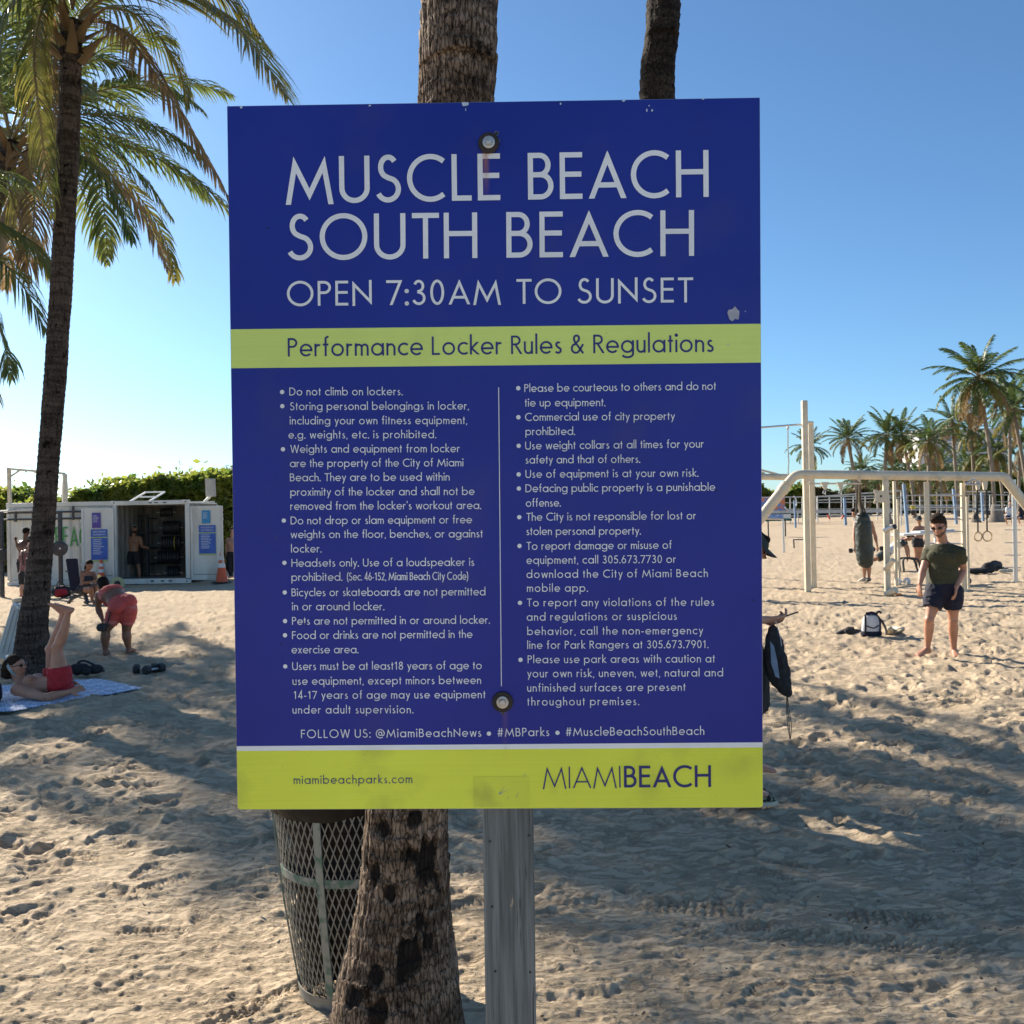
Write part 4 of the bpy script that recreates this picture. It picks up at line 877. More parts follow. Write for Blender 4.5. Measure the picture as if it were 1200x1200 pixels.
# ---- sign board, a rectangle 0.91 x 1.22 m bolted to a square post
SC = Vector((-0.02646341, 1.63319313, 1.90311392))
SX = Vector((0.99982, -0.016445, -0.0095625)); SN = Vector((0.0166667, 0.99958, 0.023631)); SZ = Vector((0.0091699, -0.023786, 0.9996750))
SF = -SN                                 # towards the reader
def SP(x, z, y=0.0): return SC+SX*x+SZ*z+SF*y
def face_mat(name, c, rust=True, grime=.12, rough=.34):
    """sun-faded print under a clear film: faint horizontal weave, grime specks and rust runs under the bolts"""
    m = bpy.data.materials.new(name); m.use_nodes = True; n = m.node_tree; L = n.links; b = n.nodes['Principled BSDF']; b.inputs['Roughness'].default_value = rough
    b.inputs['Specular IOR Level'].default_value = .3
    tc = n.nodes.new('ShaderNodeTexCoord')
    def nz(sc, st=(1, 1, 1), det=5):
        mp = n.nodes.new('ShaderNodeMapping'); mp.inputs['Scale'].default_value = st; L.new(tc.outputs['Object'], mp.inputs[0])
        q = n.nodes.new('ShaderNodeTexNoise'); q.inputs['Scale'].default_value = sc; q.inputs['Detail'].default_value = det; L.new(mp.outputs[0], q.inputs['Vector']); return q.outputs[0]
    def rng(src, a, bb, c_, d):
        q = n.nodes.new('ShaderNodeMapRange'); q.inputs[1].default_value = a; q.inputs[2].default_value = bb; q.inputs[3].default_value = c_; q.inputs[4].default_value = d; L.new(src, q.inputs[0]); return q.outputs[0]
    def mixc(f, a, bb, mode='MIX'):
        q = n.nodes.new('ShaderNodeMix'); q.data_type = 'RGBA'; q.blend_type = mode
        if hasattr(f, 'links'): L.new(f, q.inputs[0])
        else: q.inputs[0].default_value = f
        for s_, k in ((a, 6), (bb, 7)):
            if hasattr(s_, 'links'): L.new(s_, q.inputs[k])
            else: q.inputs[k].default_value = (*s_, 1)
        return q.outputs[2]
    base = mixc(rng(nz(2.5), .3, .7, 0, 1), c, tuple(q*1.16+.007 for q in c))
    base = mixc(1.0, base, mixc(rng(nz(1, (3, 3, 260), 2), .3, .7, 0, 1), (.975, .975, .975), (1.02, 1.02, 1.02)), 'MULTIPLY')
    base = mixc(rng(nz(7, det=9), .54, .80, 0, grime*1.3), base, (.12, .10, .07))
    base = mixc(rng(nz(150, det=2), .74, .80, 0, .5), base, (.10, .09, .07))
    if rust:
        mth = lambda op, a, bb=None: (lambda q: (L.new(a, q.inputs[0]) if hasattr(a, 'links') else None, (L.new(bb, q.inputs[1]) if hasattr(bb, 'links') else (q.inputs.__getitem__(1).__setattr__('default_value', bb) if bb is not None else None)), q.outputs[0])[-1])(n.nodes.new('ShaderNodeMath'))
        sx = n.nodes.new('ShaderNodeSeparateXYZ'); L.new(tc.outputs['Object'], sx.inputs[0])
        for bx, bz, ln, st in ((-.0075, .528, .085, .6), (.0075, -.436, .10, .15)):
            fx = n.nodes.new('ShaderNodeMath'); fx.operation = 'ADD'; fx.inputs[1].default_value = -bx; L.new(sx.outputs[0], fx.inputs[0])
            ab = n.nodes.new('ShaderNodeMath'); ab.operation = 'ABSOLUTE'; L.new(fx.outputs[0], ab.inputs[0])
            mx = rng(ab.outputs[0], .001, .0075, 1, 0); z1 = rng(sx.outputs[2], bz-ln, bz-.012, 0, 1); z2 = rng(sx.outputs[2], bz, bz+.004, 1, 0)
            p1 = n.nodes.new('ShaderNodeMath'); p1.operation = 'MULTIPLY'; L.new(mx, p1.inputs[0]); L.new(z1, p1.inputs[1])
            p2 = n.nodes.new('ShaderNodeMath'); p2.operation = 'MULTIPLY'; L.new(p1.outputs[0], p2.inputs[0]); L.new(z2, p2.inputs[1])
            p3 = n.nodes.new('ShaderNodeMath'); p3.operation = 'MULTIPLY'; p3.inputs[1].default_value = st; L.new(p2.outputs[0], p3.inputs[0])
            base = mixc(p3.outputs[0], base, (.42, .17, .03))
    L.new(base, b.inputs['Base Color'])
    bp = n.nodes.new('ShaderNodeBump'); bp.inputs['Strength'].default_value = .05; bp.inputs['Distance'].default_value = .002; L.new(nz(30), bp.inputs['Height']); L.new(bp.outputs[0], b.inputs['Normal'])
    return m
M['sign_blue'] = face_mat('sign_blue', (.0088, .0225, .26)); M['sign_lime'] = face_mat('sign_lime', (.72, .80, .072), grime=.3); M['sign_band'] = face_mat('sign_band', (.61, .77, .185), rust=False)
M['sign_white'] = face_mat('sign_white', (.78, .82, .84)); M['sign_text'] = face_mat('sign_text', (.72, .765, .79)); M['sign_text_blue'] = face_mat('sign_text_blue', (.022, .030, .17), rust=False)
M['alu'] = mat('aluminium_edge', (.35, .37, .42), rough=.4, metal=.7, c2=(.25, .26, .30), sc=30)
sg = empty('park_sign', SC, 'large blue and lime rules sign bolted to the weathered grey post in front', 'sign')
W2, H2, TH = .457, .6095, .006
def rrect(x0, z0, x1, z1, r, n=5, corners=(1, 1, 1, 1)):
    out = []
    for (cx, cz, a, k) in ((x1-r, z1-r, 0, corners[0]), (x0+r, z1-r, 90, corners[1]), (x0+r, z0+r, 180, corners[2]), (x1-r, z0+r, 270, corners[3])):
        if k: out += [(cx+r*math.cos(rad(a+90*i/n)), cz+r*math.sin(rad(a+90*i/n))) for i in range(n+1)]
        else: out.append((cx+(r if a in (0, 270) else -r), cz+(r if a in (0, 90) else -r)))
    return out
Gs = G(); Gs.prism(rrect(-W2, -H2, W2, H2, .010), SC, SX, SZ, 0)
Gs = G(); pl = rrect(-W2, -H2, W2, H2, .005, corners=(0, 0, 1, 1))
Gs.prism([(a, b) for a, b in pl], SP(0, 0, -TH), SX, SZ, -TH*-1)
Gs.build('board', M['alu'], sg, smooth=0)
def panel(name, x0, z0, x1, z1, matl, y, cor=(0, 0, 0, 0), inset=.0004, z0r=None, z1r=None):
    pts = rrect(x0, z0, x1, z1, .005, corners=cor)
    if z0r is not None: pts = [(x0, z0), (x1, z0r), (x1, z1r), (x0, z1)]
    me = bpy.data.meshes.new(name); me.from_pydata([tuple(SP(a, b, y)-SC) for a, b in pts], [], [tuple(range(len(pts)))]); me.materials.append(matl); return link_mesh(name, me, sg)
I = .0006
panel('blue_face', -W2+I, -.500, W2-I, H2-I, M['sign_blue'], .0004, (0, 0, 0, 0))
panel('lime_footer', -W2+I, -H2+I, W2-I, -.5005, M['sign_lime'], .0004, (0, 0, 1, 1))
panel('lime_band', -W2+I, .1591, W2-I, .2263, M['sign_band'], .0008, z0r=.1583, z1r=.2247)
panel('white_stripe', -W2+I, -.5063, W2-I, -.4980, M['sign_white'], .0008, z0r=-.5046, z1r=-.4958)
STY = [(.112, 'sign_text', 'heading_word', .14, .62), (.108, 'sign_text', 'heading_word', .16, .60), (.108, 'sign_text_blue', 'band_line', .13, .50), (.105, 'sign_text', 'rule_line', .12, .50), (.10, 'sign_text_blue', 'web_address', .17, .3), (.062, 'sign_text_blue', 'logo_light_word', .12, .3), (.125, 'sign_text_blue', 'logo_bold_word', .10, .3)]
for s, x0, z0, x1, z1, cp_, st in SIGN_TEXT:
    stroke, mt, nm, gp, spc = STY[st]
    if s.startswith('(Sec'): gp, spc, stroke = .13, .46, .10
    lettering(nm, s, (x0/1000, z0/1000), (x1/1000, z1/1000), cp_/1000, stroke, SC, SX, SZ, SF, M[mt], sg, .0012, gp, spc, True, st < 2)
for i, (bx, bz) in enumerate(BULLETS):
    Gb = G(); k = 14; r_ = .0038
    me = bpy.data.meshes.new('bullet'); me.from_pydata([tuple(SP((bx)/1000+r_*math.cos(2*PI*j/k), bz/1000+r_*math.sin(2*PI*j/k), .0012)-SC) for j in range(k)], [], [tuple(range(k))]); me.materials.append(M['sign_text']); link_mesh('bullet', me, sg)
me = bpy.data.meshes.new('divider_line'); me.from_pydata([tuple(SP(a, b, .0012)-SC) for a, b in ((.0055, -.396), (.0068, -.396), (.0070, .121), (.0057, .121))], [], [(0, 1, 2, 3)]); me.materials.append(M['sign_text']); link_mesh('divider_line', me, sg)
# bolts through big rubber washers
M['rubber_washer'] = mat('rubber_washer', (.016, .014, .013), (.035, .025, .02), rough=.75, sc=60)
M['bolt'] = mat('galvanised_bolt', (.50, .50, .48), (.28, .20, .14), rough=.4, metal=.6, sc=90, lo=.5, hi=.7)
for bx, bz in ((-.0065, .5385), (.008, -.4225)):
    o_ = SP(bx, bz, .0015); Gw = G(); Gw.lathe([(.006, 0), (.0178, 0), (.0182, .002), (.0172, .0042), (.008, .0052)], o_, 32, SF, True); wa = Gw.build('rubber_washer', M['rubber_washer'], sg)
    Gw = G(); Gw.lathe([(.0105, .0052), (.0105, .0068), (.0088, .0074), (.0072, .0074)], o_, 28, SF, True)
    Gw.lathe([(.0062, .0072), (.0062, .0108), (.0056, .0118), (.003, .0122)], o_, 6, SF, True); Gw.build('bolt', M['bolt'], sg)
# old drill holes with torn film rims
for hx, hz_, hr_ in ((.0070, .5555, .0034), (.0090, .5435, .0030), (.008, -.4430, .0022)):
    Gw = G(); Gw.lathe([(hr_*.02, 0), (hr_, 0)], SP(hx, hz_, .0016), 14, SF); Gw.build('old_hole', M['black'], sg, smooth=0)
    Gw = G(); k = 16; rr = [hr_*(1.02+.30*random.random()) for _ in range(k)]
    me = bpy.data.meshes.new('torn_rim'); v_ = []
    for j in range(k): v_ += [tuple(SP(hx+hr_*.98*math.cos(2*PI*j/k), hz_+hr_*.98*math.sin(2*PI*j/k), .0014)-SC), tuple(SP(hx+rr[j]*math.cos(2*PI*j/k), hz_+rr[j]*math.sin(2*PI*j/k), .0014)-SC)]
    me.from_pydata(v_, [], [(2*j, 2*j+1, (2*j+3) % (2*k), (2*j+2) % (2*k)) for j in range(k)]); me.materials.append(M['alu']); link_mesh('torn_rim', me, sg)
def flake(cx, cz, r, matl, n=11, seed=0, ax=1, name='paint_chip'):
    rs = random.Random(seed); pts = [(cx+r*ax*(.6+.6*rs.random())*math.cos(2*PI*j/n), cz+r*(.6+.6*rs.random())*math.sin(2*PI*j/n)) for j in range(n)]
    me = bpy.data.meshes.new(name); me.from_pydata([tuple(SP(a, min(b, H2-.0005), .0018)-SC) for a, b in pts], [], [tuple(range(n))]); me.materials.append(matl); link_mesh(name, me, sg)
M['chip'] = mat('bare_patch', (.30, .32, .38), (.40, .42, .48), rough=.5, sc=60)
M['chip_pale'] = mat('pale_scratch', (.45, .55, .68), rough=.5)
flake(.4115, .2415, .0125, M['chip'], 13, 3, .9)
for i, (a, b, r_, ax) in enumerate(((-.0467, .6065, .005, 1.2), (-.0455, .596, .003, .3), (.117, .604, .0022, .6), (.268, .598, .0018, .7), (.273, .590, .002, 1), (.264, .5905, .003, .5), (-.432, .607, .003, .8), (.225, .6075, .0022, 1.5), (.43, .246, .0012, 1), (.4, .19, .001, 3), (-.21, .606, .002, 1), (.36, .6080, .0015, 2))): flake(a, b, r_, M['chip_pale'], 8, 20+i, ax)
for i, (a, b) in enumerate(((-.335, -.285), (-.375, -.32), (-.352, -.388), (-.30, .05), (.38, -.06), (.442, -.25), (-.39, .40))): flake(a, b, .0016, M['rubber_washer'], 7, 50+i, 1, 'dirt_spot')
# worn tape square with scratches in the lime footer
M['tape'] = face_mat('old_tape', (.66, .73, .07), rust=False, grime=.6)
panel('old_tape_patch', -.0437, -.6065, .0522, -.5532, M['tape'], .0009)
for x0, z0, x1, z1 in ((.0, -.5835, .0135, -.566), (.0, -.5835, .021, -.5735), (.0005, -.5845, .010, -.580), (.014, -.592, .019, -.586), (.043, -.553, .048, -.546), (.030, -.589, .036, -.578)):
    d_ = Vector((x1-x0, z1-z0)).normalized()*.0005; me = bpy.data.meshes.new('scratch'); me.from_pydata([tuple(SP(a, b, .0015)-SC) for a, b in ((x0-d_.y, z0+d_.x), (x0+d_.y, z0-d_.x), (x1, z1))], [], [(0, 1, 2)]); me.materials.append(M['chip']); link_mesh('scratch', me, sg)

# ---- the square timber post
def wood_mat():
    m = trunk_mat('weathered_grey_timber', (.15, .165, .17), (.20, .215, .22), (.55, .55, .55), holes=False, vs=(160, 160, 2.4))
    return m
def post_mat():
    m = bpy.data.materials.new('grey_painted_timber'); m.use_nodes = True; n = m.node_tree; L = n.links; b = n.nodes['Principled BSDF']; b.inputs['Roughness'].default_value = .75
    tc = n.nodes.new('ShaderNodeTexCoord')
    def nz(st, det=5, rough=.6):
        mp = n.nodes.new('ShaderNodeMapping'); mp.inputs['Scale'].default_value = st; L.new(tc.outputs['Object'], mp.inputs[0])
        q = n.nodes.new('ShaderNodeTexNoise'); q.inputs['Scale'].default_value = 1; q.inputs['Detail'].default_value = det; q.inputs['Roughness'].default_value = rough; L.new(mp.outputs[0], q.inputs['Vector']); return q.outputs[0]
    def ramp(src, p0, c0, p1, c1):
        r = n.nodes.new('ShaderNodeValToRGB'); e = r.color_ramp.elements; e[0].position, e[0].color, e[1].position, e[1].color = p0, (*c0, 1), p1, (*c1, 1); L.new(src, r.inputs[0]); return r.outputs[0]
    gr = nz((130, 130, 2.2), 4)
    base = ramp(gr, .38, (.09, .105, .105), .62, (.185, .205, .205))
    chip = ramp(nz((60, 60, 11), 6, .7), .655, (0, 0, 0), .675, (1, 1, 1))
    mx = n.nodes.new('ShaderNodeMix'); mx.data_type = 'RGBA'; L.new(chip, mx.inputs[0]); L.new(base, mx.inputs[6]); mx.inputs[7].default_value = (.42, .33, .22, 1)
    crk = ramp(nz((210, 210, 3.5), 3), .30, (.25, .25, .25), .36, (1, 1, 1)); m2 = n.nodes.new('ShaderNodeMix'); m2.data_type = 'RGBA'; m2.blend_type = 'MULTIPLY'; m2.inputs[0].default_value = 1; L.new(mx.outputs[2], m2.inputs[6]); L.new(crk, m2.inputs[7]); L.new(m2.outputs[2], b.inputs['Base Color'])
    bp = n.nodes.new('ShaderNodeBump'); bp.inputs['Strength'].default_value = .6; bp.inputs['Distance'].default_value = .002; L.new(gr, bp.inputs['Height']); L.new(bp.outputs[0], b.inputs['Normal'])
    return m
M['post'] = post_mat()
pt = SP(.0105, .585, -TH-.0465); pb = pt-(SZ-SX*.004)*(pt.z+.3); pz = empty('sign_post', Vector((pb.x, pb.y, 0)), 'square weathered grey timber post that holds up the rules sign', 'post')
Gp = G(); ax = (pt-pb).normalized(); nn = 24; hw_ = .0445
S_ = (SX-ax*SX.dot(ax)).normalized(); T_ = ax.cross(S_); rg = []
for i in range(nn+1):
    c_ = pb.lerp(pt, i/nn); rg.append(c_)
vs = []; fs = []
prof = [(-1, -.93), (-.93, -1), (.93, -1), (1, -.93), (1, .93), (.93, 1), (-.93, 1), (-1, .93)]
for i, c_ in enumerate(rg):
    for j, (a, b_) in enumerate(prof):
        k = 1+.010*mnoise.noise(Vector((i*.9, j*3.3, 1))); vs.append(c_+S_*(a*hw_*k)+T_*(b_*hw_*k))
for i in range(nn):
    for j in range(8): fs.append((i*8+j, i*8+(j+1) % 8, (i+1)*8+(j+1) % 8, (i+1)*8+j))
fs += [tuple(range(8))[::-1], tuple(nn*8+j for j in range(8))]
Gp.add(vs, fs); Gp.build('timber', M['post'], pz, smooth=30)
for (u_, zz) in ((-.032, 1.235), (.036, 1.245), (-.026, 1.006), (.035, 1.004), (-.03, 1.12), (.03, .9)):
    f_ = (zz-pb.z)/(pt.z-pb.z); c_ = pb.lerp(pt, f_)+S_*u_*1.0-T_*(hw_+.0006) if T_.y > 0 else pb.lerp(pt, f_)+S_*u_+T_*(hw_+.0006)
    Gn = G(); Gn.lathe([(.0001, .0004), (.0022, 0.0004), (.0024, 0)], c_, 10, -SN); Gn.build('nail_hole', M['black'], pz, smooth=0)

# ============================================================ LITTER BIN
bc = Vector((-.63, 3.66, .015))
bn = empty('litter_bin', bc, 'tapered metal mesh litter bin lined with a black bag, behind the palm foot', 'litter bin')
M['mesh_metal'] = mat('galvanised_mesh', (.28, .28, .25), (.18, .175, .15), rough=.6, metal=.15, sc=25)
M['bin_green'] = mat('worn_green_paint', (.07, .15, .12), (.25, .27, .24), rough=.5, sc=26, lo=.38, hi=.52, detail=8)
M['bag'] = mat('black_bin_bag', (.006, .006, .007), (.008, .008, .009), spec=.2, rough=.45, sc=20, bump=.6, bsc=16, dist=.02)
BH = .84; rb, rt = .205, .310
def br(z): return rb+(rt-rb)*(z/BH)+.012*math.sin(PI*z/BH)
def bp_(a, z, dr=0): r_ = br(z)+dr; return bc+Vector((r_*math.cos(a), r_*math.sin(a), z))
# expanded mesh: diamonds made of flat strands, each strand a zigzag climbing the wall
NCOL, NROW = 66, 21; Gm = G()
for j in range(NROW):
    z0 = .05+(BH-.07)*j/NROW; z1 = .05+(BH-.07)*(j+1)/NROW
    for i in range(NCOL):
        a0 = 2*PI*(i+.5*(j % 2))/NCOL; da = PI/NCOL
        for sg_ in (-1, 1):
            p, q = bp_(a0, z0), bp_(a0+sg_*da, z1); d_ = q-p; nr_ = Vector((math.cos(a0), math.sin(a0), 0)); s_ = d_.cross(nr_).normalized()*.0021; n_ = nr_*.0016+Vector((0, 0, .0012))
            Gm.add([p-s_-n_, p+s_-n_, p+s_+n_, p-s_+n_, q-s_-n_, q+s_-n_, q+s_+n_, q-s_+n_], [(0, 1, 5, 4), (1, 2, 6, 5), (2, 3, 7, 6), (3, 0, 4, 7)])
tag(Gm.build('wire_mesh', M['mesh_metal'], bn, smooth=0), kind='stuff')
for a in [rad(-106)+k*PI/3 for k in range(6)]:
    Gm = G(); n_ = 12
    for k in range(n_):
        z0, z1 = .02+(BH-.02)*k/n_, .02+(BH-.02)*(k+1)/n_; p, q = bp_(a, z0, .005), bp_(a, z1, .005); nr_ = Vector((math.cos(a), math.sin(a), 0)); tg = Vector((-math.sin(a), math.cos(a), 0))
        Gm.add([p-tg*.014, p+tg*.014, q+tg*.014, q-tg*.014, p-tg*.014+nr_*.006, p+tg*.014+nr_*.006, q+tg*.014+nr_*.006, q-tg*.014+nr_*.006], [(4, 5, 6, 7), (0, 4, 7, 3), (1, 2, 6, 5), (0, 3, 2, 1)])
    Gm.build('rib', M['bin_green'], bn)
for z_, hgt, dr_, mt in ((.0, .045, .012, 'mesh_metal'), (BH*.56, .032, .004, 'bin_green'), (BH-.02, .03, .008, 'mesh_metal')):
    Gm = G(); Gm.lathe([(br(z_)+dr_-.004, z_), (br(z_)+dr_, z_), (br(z_+hgt)+dr_, z_+hgt), (br(z_+hgt)+dr_-.004, z_+hgt), (br(z_)+dr_-.004, z_)], bc, 48); Gm.build('hoop', M[mt], bn)
# liner hangs inside and is folded over the rim
vs = []; fs = []; NA = 96; prof = []
for k in range(14): z_ = .10+(BH-.10)*k/13; prof.append((br(z_)-.030-.02*math.sin(k*1.7), z_))
prof += [(br(BH)-.006, BH+.012), (br(BH)+.008, BH+.018), (br(BH)+.018, BH+.002), (br(BH-.04)+.016, BH-.045), (br(BH-.08)+.020, BH-.085), (br(BH-.11)+.014, BH-.112), (br(BH-.13)+.010, BH-.130)]
for k, (r_, z_) in enumerate(prof):
    for j in range(NA):
        a = 2*PI*j/NA; wv = .010*mnoise.noise(Vector((math.cos(a)*4, math.sin(a)*4, z_*5)))+.006*mnoise.noise(Vector((math.cos(a)*15, math.sin(a)*15, z_*6)))
        lowz = (.018*mnoise.noise(Vector((math.cos(a)*2, math.sin(a)*2, 7)))+.02*math.cos(a+.6)) if k >= 18 else 0
        rr = r_+(wv*.7 if k < 14 else abs(wv)*1.0); vs.append(bc+Vector((rr*math.cos(a), rr*math.sin(a), z_+lowz*(k-17)/3)))
for k in range(len(prof)-1):
    for j in range(NA): fs.append((k*NA+j, k*NA+(j+1) % NA, (k+1)*NA+(j+1) % NA, (k+1)*NA+j))
fs.append(tuple(range(NA))[::-1]); Gm = G(); Gm.add(vs, fs); Gm.build('bin_bag', M['bag'], bn, smooth=60)

# ============================================================ PEOPLE
def V(*a): return Vector(a)
def remesh(Gx, name, vox, sm, matl, parent):
    """fuse overlapping volumes into one smooth skin"""
    me = Gx.mesh(name, org_of(parent), 0); o = bpy.data.objects.new('tmp', me); col.objects.link(o)
    r = o.modifiers.new('r', 'REMESH'); r.mode = 'VOXEL'; r.voxel_size = vox; r.use_smooth_shade = True
    if sm: s_ = o.modifiers.new('s', 'SMOOTH'); s_.factor = .5; s_.iterations = sm
    dg = bpy.context.evaluated_depsgraph_get(); m2 = bpy.data.meshes.new_from_object(o.evaluated_get(dg)); m2.name = name
    bpy.data.objects.remove(o); bpy.data.meshes.remove(me); m2.materials.clear(); m2.materials.append(matl); m2.shade_smooth()
    return link_mesh(name, m2, parent)
def folds(o, amp, sc=15):
    me = o.data; n = len(me.vertices); co = np.empty(n*3); me.vertices.foreach_get('co', co); no = np.empty(n*3); me.vertices.foreach_get('normal', no); co = co.reshape(-1, 3); no = no.reshape(-1, 3)
    w_ = .25*fbm(co[:, 0]*5, co[:, 1]*5, co[:, 2]*5, 2, 3); f = 1-2*np.abs(vn(co[:, 0]*sc*.8+w_*6, co[:, 1]*sc*.8, (co[:, 2]+.4*co[:, 0])*sc*1.3+w_*5, 7)); g2 = fbm(co[:, 0]*sc*2, co[:, 1]*sc*2, co[:, 2]*sc*2, 2, 9)
    co += no*(amp*(f*.9+g2*.35))[:, None]; me.vertices.foreach_set('co', co.ravel()); me.update()
def orth(v, n): v = v-n*v.dot(n); return v.normalized()
def lerp_tab(tab, s):
    for (a, *va), (b, *vb) in zip(tab, tab[1:]):
        if s <= b:
            t = max(0, (s-a)/(b-a)); t = t*t*(3-2*t); return [x+(y-x)*t for x, y in zip(va, vb)]
    return list(tab[-1][1:])
MALE = [(-.30, .10, .075), (-.16, .155, .105), (0, .168, .115), (.35, .150, .105), (.65, .150, .108), (1.0, .180, .122), (1.35, .150, .100), (1.62, .098, .078), (1.82, .062, .062), (2.05, .055, .058)]
FEM = [(-.30, .10, .08), (-.16, .165, .115), (0, .178, .122), (.35, .138, .10), (.6, .125, .095), (.95, .148, .112), (1.35, .145, .09), (1.62, .10, .07), (1.82, .048, .050), (2.05, .044, .048)]
class Body:
    def __init__(b, J, d, fem=False, m=1.0, k=1.0, hk=1.0):
        """J: joints as (px, py[, extra depth]); m muscle, k overall girth"""
        b.J = {q: P(v[0], v[1], d+(v[2] if len(v) > 2 else 0)) for q, v in J.items()}; j = b.J
        b.tab = FEM if fem else MALE; b.fem = fem; b.m = m; b.k = k; b.hk = hk
        b.pel = j.get('pel', (j['hipL']+j['hipR'])/2); b.nk = j['neck']; b.ch = j.get('chest', b.pel.lerp(b.nk, .62)); b.sp = spline([b.pel, b.ch, b.nk], 20)
        b.rp = (j['hipR']-j['hipL']).normalized(); b.rs = (j['shR']-j['shL']).normalized()
        if 'prt' in J: pass
    def at(b, s):
        u = s*10
        if u < 0: return b.sp[0]+(b.sp[1]-b.sp[0]).normalized()*(b.pel-b.ch).length*s, (b.sp[1]-b.sp[0]).normalized()
        i = min(int(u), 19); p = b.sp[i].lerp(b.sp[min(i+1, 20)], u-i)
        if s > 2: p = b.nk+(b.sp[20]-b.sp[19]).normalized()*(s-2)*.25
        d = (b.sp[min(i+1, 20)]-b.sp[max(i-1, 0)]).normalized(); return p, d
    def ring(b, s, off=0, kx=1, ky=1):
        p, up = b.at(s); t = min(max(s, 0), 1.3)/1.3; r = orth(b.rp.lerp(b.rs, t), up); f = up.cross(r); hw, hd = lerp_tab(b.tab, s)
        return p, r*(hw*b.k*kx+off), f*(hd*b.k*ky+off), f, up
    def torso(b, Gx, s0, s1, off=0, n=14, kx=1, ky=1):
        R = []
        for i in range(n+1):
            p, X, Y, f, up = b.ring(s0+(s1-s0)*i/n, off, kx, ky); R.append((p, X, Y))
        Gx.rings(R, 18)
    def limb(b, Gx, a, c, tab, off=0, t0=0, t1=1, bulge=None, n=9):
        A, B = b.J[a], b.J[c]; pts = []; rr = []
        for i in range(n+1):
            t = t0+(t1-t0)*i/n; p = A.lerp(B, t)
            if bulge is not None: p = p+bulge*math.sin(PI*min(1, max(0, t))**.8)
            pts.append(p); rr.append(lerp_tab(tab, t)[0]+off)
        Gx.tube(pts, rr, 12)
    def legs(b, Gx, off=0, t1=1, low=True, kk=1):
        m = b.k*(1.0 if not b.fem else 1.02)
        for s in 'LR':
            hip, kn, an = b.J['hip'+s], b.J['kn'+s], b.J['an'+s]; sh = (an-kn).normalized()
            _, _, _, f, _ = b.ring(0)
            Gx.sph(hip, .098*m*kk+off, 12, 8)
            th = [(0, .094*m), (.25, .092*m), (.6, .074*m), (.88, .057*m), (1, .055*m)]
            b.limb(Gx, 'hip'+s, 'kn'+s, [(a, r*kk) for a, r in th], off, 0, t1, f*.012)
            if low and t1 >= 1:
                kf = b.kf.get(s, f); kf = orth(kf, sh)
                Gx.sph(kn+kf*.008, .056*m+off, 10, 8)
                b.limb(Gx, 'kn'+s, 'an'+s, [(0, .052*m), (.28, .059*m*(.9+.1*b.m)), (.6, .046*m), (.85, .034*m), (1, .034*m)], off, 0, 1, -kf*.014)
    def arms(b, Gx, off=0, t1=1, low=True, kk=1, sides='LR'):
        m = b.m*b.k*(.84 if b.fem else 1)
        for s in sides:
            sh, el = b.J['sh'+s], b.J['el'+s]
            Gx.sph(sh, .060*m*kk+off, 12, 8)
            b.limb(Gx, 'sh'+s, 'el'+s, [(0, .056*m*kk), (.35, .055*m*kk), (.75, .043*m*kk), (1, .040*m*kk)], off, 0, t1)
            if low and t1 >= 1: b.limb(Gx, 'el'+s, 'wr'+s, [(0, .041*m), (.22, .044*m), (.65, .033*m), (.9, .025*m), (1, .026*m)], off)
    def foot(b, Gx, s, tf, k=1.0):
        an, kn = b.J['an'+s], b.J['kn'+s]; up = orth((kn-an), tf) if abs((kn-an).normalized().dot(tf)) < .95 else V(0, 0, 1); r = tf.cross(up)
        base = an-up*.055*k; L = .235*k; R = []
        for t, w_, h_, z in ((-.24, .018, .014, .02), (-.20, .030, .030, .032), (-.05, .034, .040, .042), (.18, .036, .038, .04), (.40, .041, .026, .028), (.58, .045, .019, .02), (.68, .042, .015, .016), (.74, .03, .012, .013)):
            R.append((base+tf*(L*t)+up*z*k, r*w_*k, up*h_*k))
        Gx.rings(R, 14); Gx.tube([an+up*.01, base+up*.04*k], [.036*k, .036*k], 10)
        for q in range(5):
            c_ = base+tf*(L*(.76-.045*abs(q-1)-.02*q))+r*((q-2)*.0165*k*(-1 if s == 'L' else 1))+up*.012*k; rr = (.012 if q == 0 else .0085)*k
            Gx.tube([c_-tf*.03, c_, c_+tf*.012], [rr, rr, rr*.8], 8)
    def hand(b, Gx, s, hd, pn, curl=.5, k=1.0, spread=.0, fine=True):
        """hd: along the palm, pn: palm-side normal"""
        wr = b.J['wr'+s]; hd = hd.normalized(); pn = orth(pn, hd); sd = hd.cross(pn)*(1 if s == 'L' else -1)   # towards the thumb
        k = k*(.92 if b.fem else 1.03)
        Gx.rings([(wr-hd*.01, sd*.026*k, pn*.018*k), (wr+hd*.02*k, sd*.032*k, pn*.016*k), (wr+hd*.06*k, sd*.041*k, pn*.015*k), (wr+hd*.090*k, sd*.040*k, pn*.012*k)], 12)
        for q, (ln, x) in enumerate(((.070, .030), (.080, .010), (.073, -.010), (.058, -.029))):
            p = wr+hd*.088*k+sd*x*k; dv = (hd+sd*(x*3*spread)).normalized(); pts = [p-hd*.01]; c = curl*(.8+.12*q)
            a = 0
            for t in (.45, .32, .23):
                a += c*.75; dd = dv*math.cos(a)+pn*math.sin(a); p = p+dd*ln*t*k; pts.append(p)
            Gx.tube(pts, [.0088*k, .0090*k, .0082*k, .0065*k], 8)
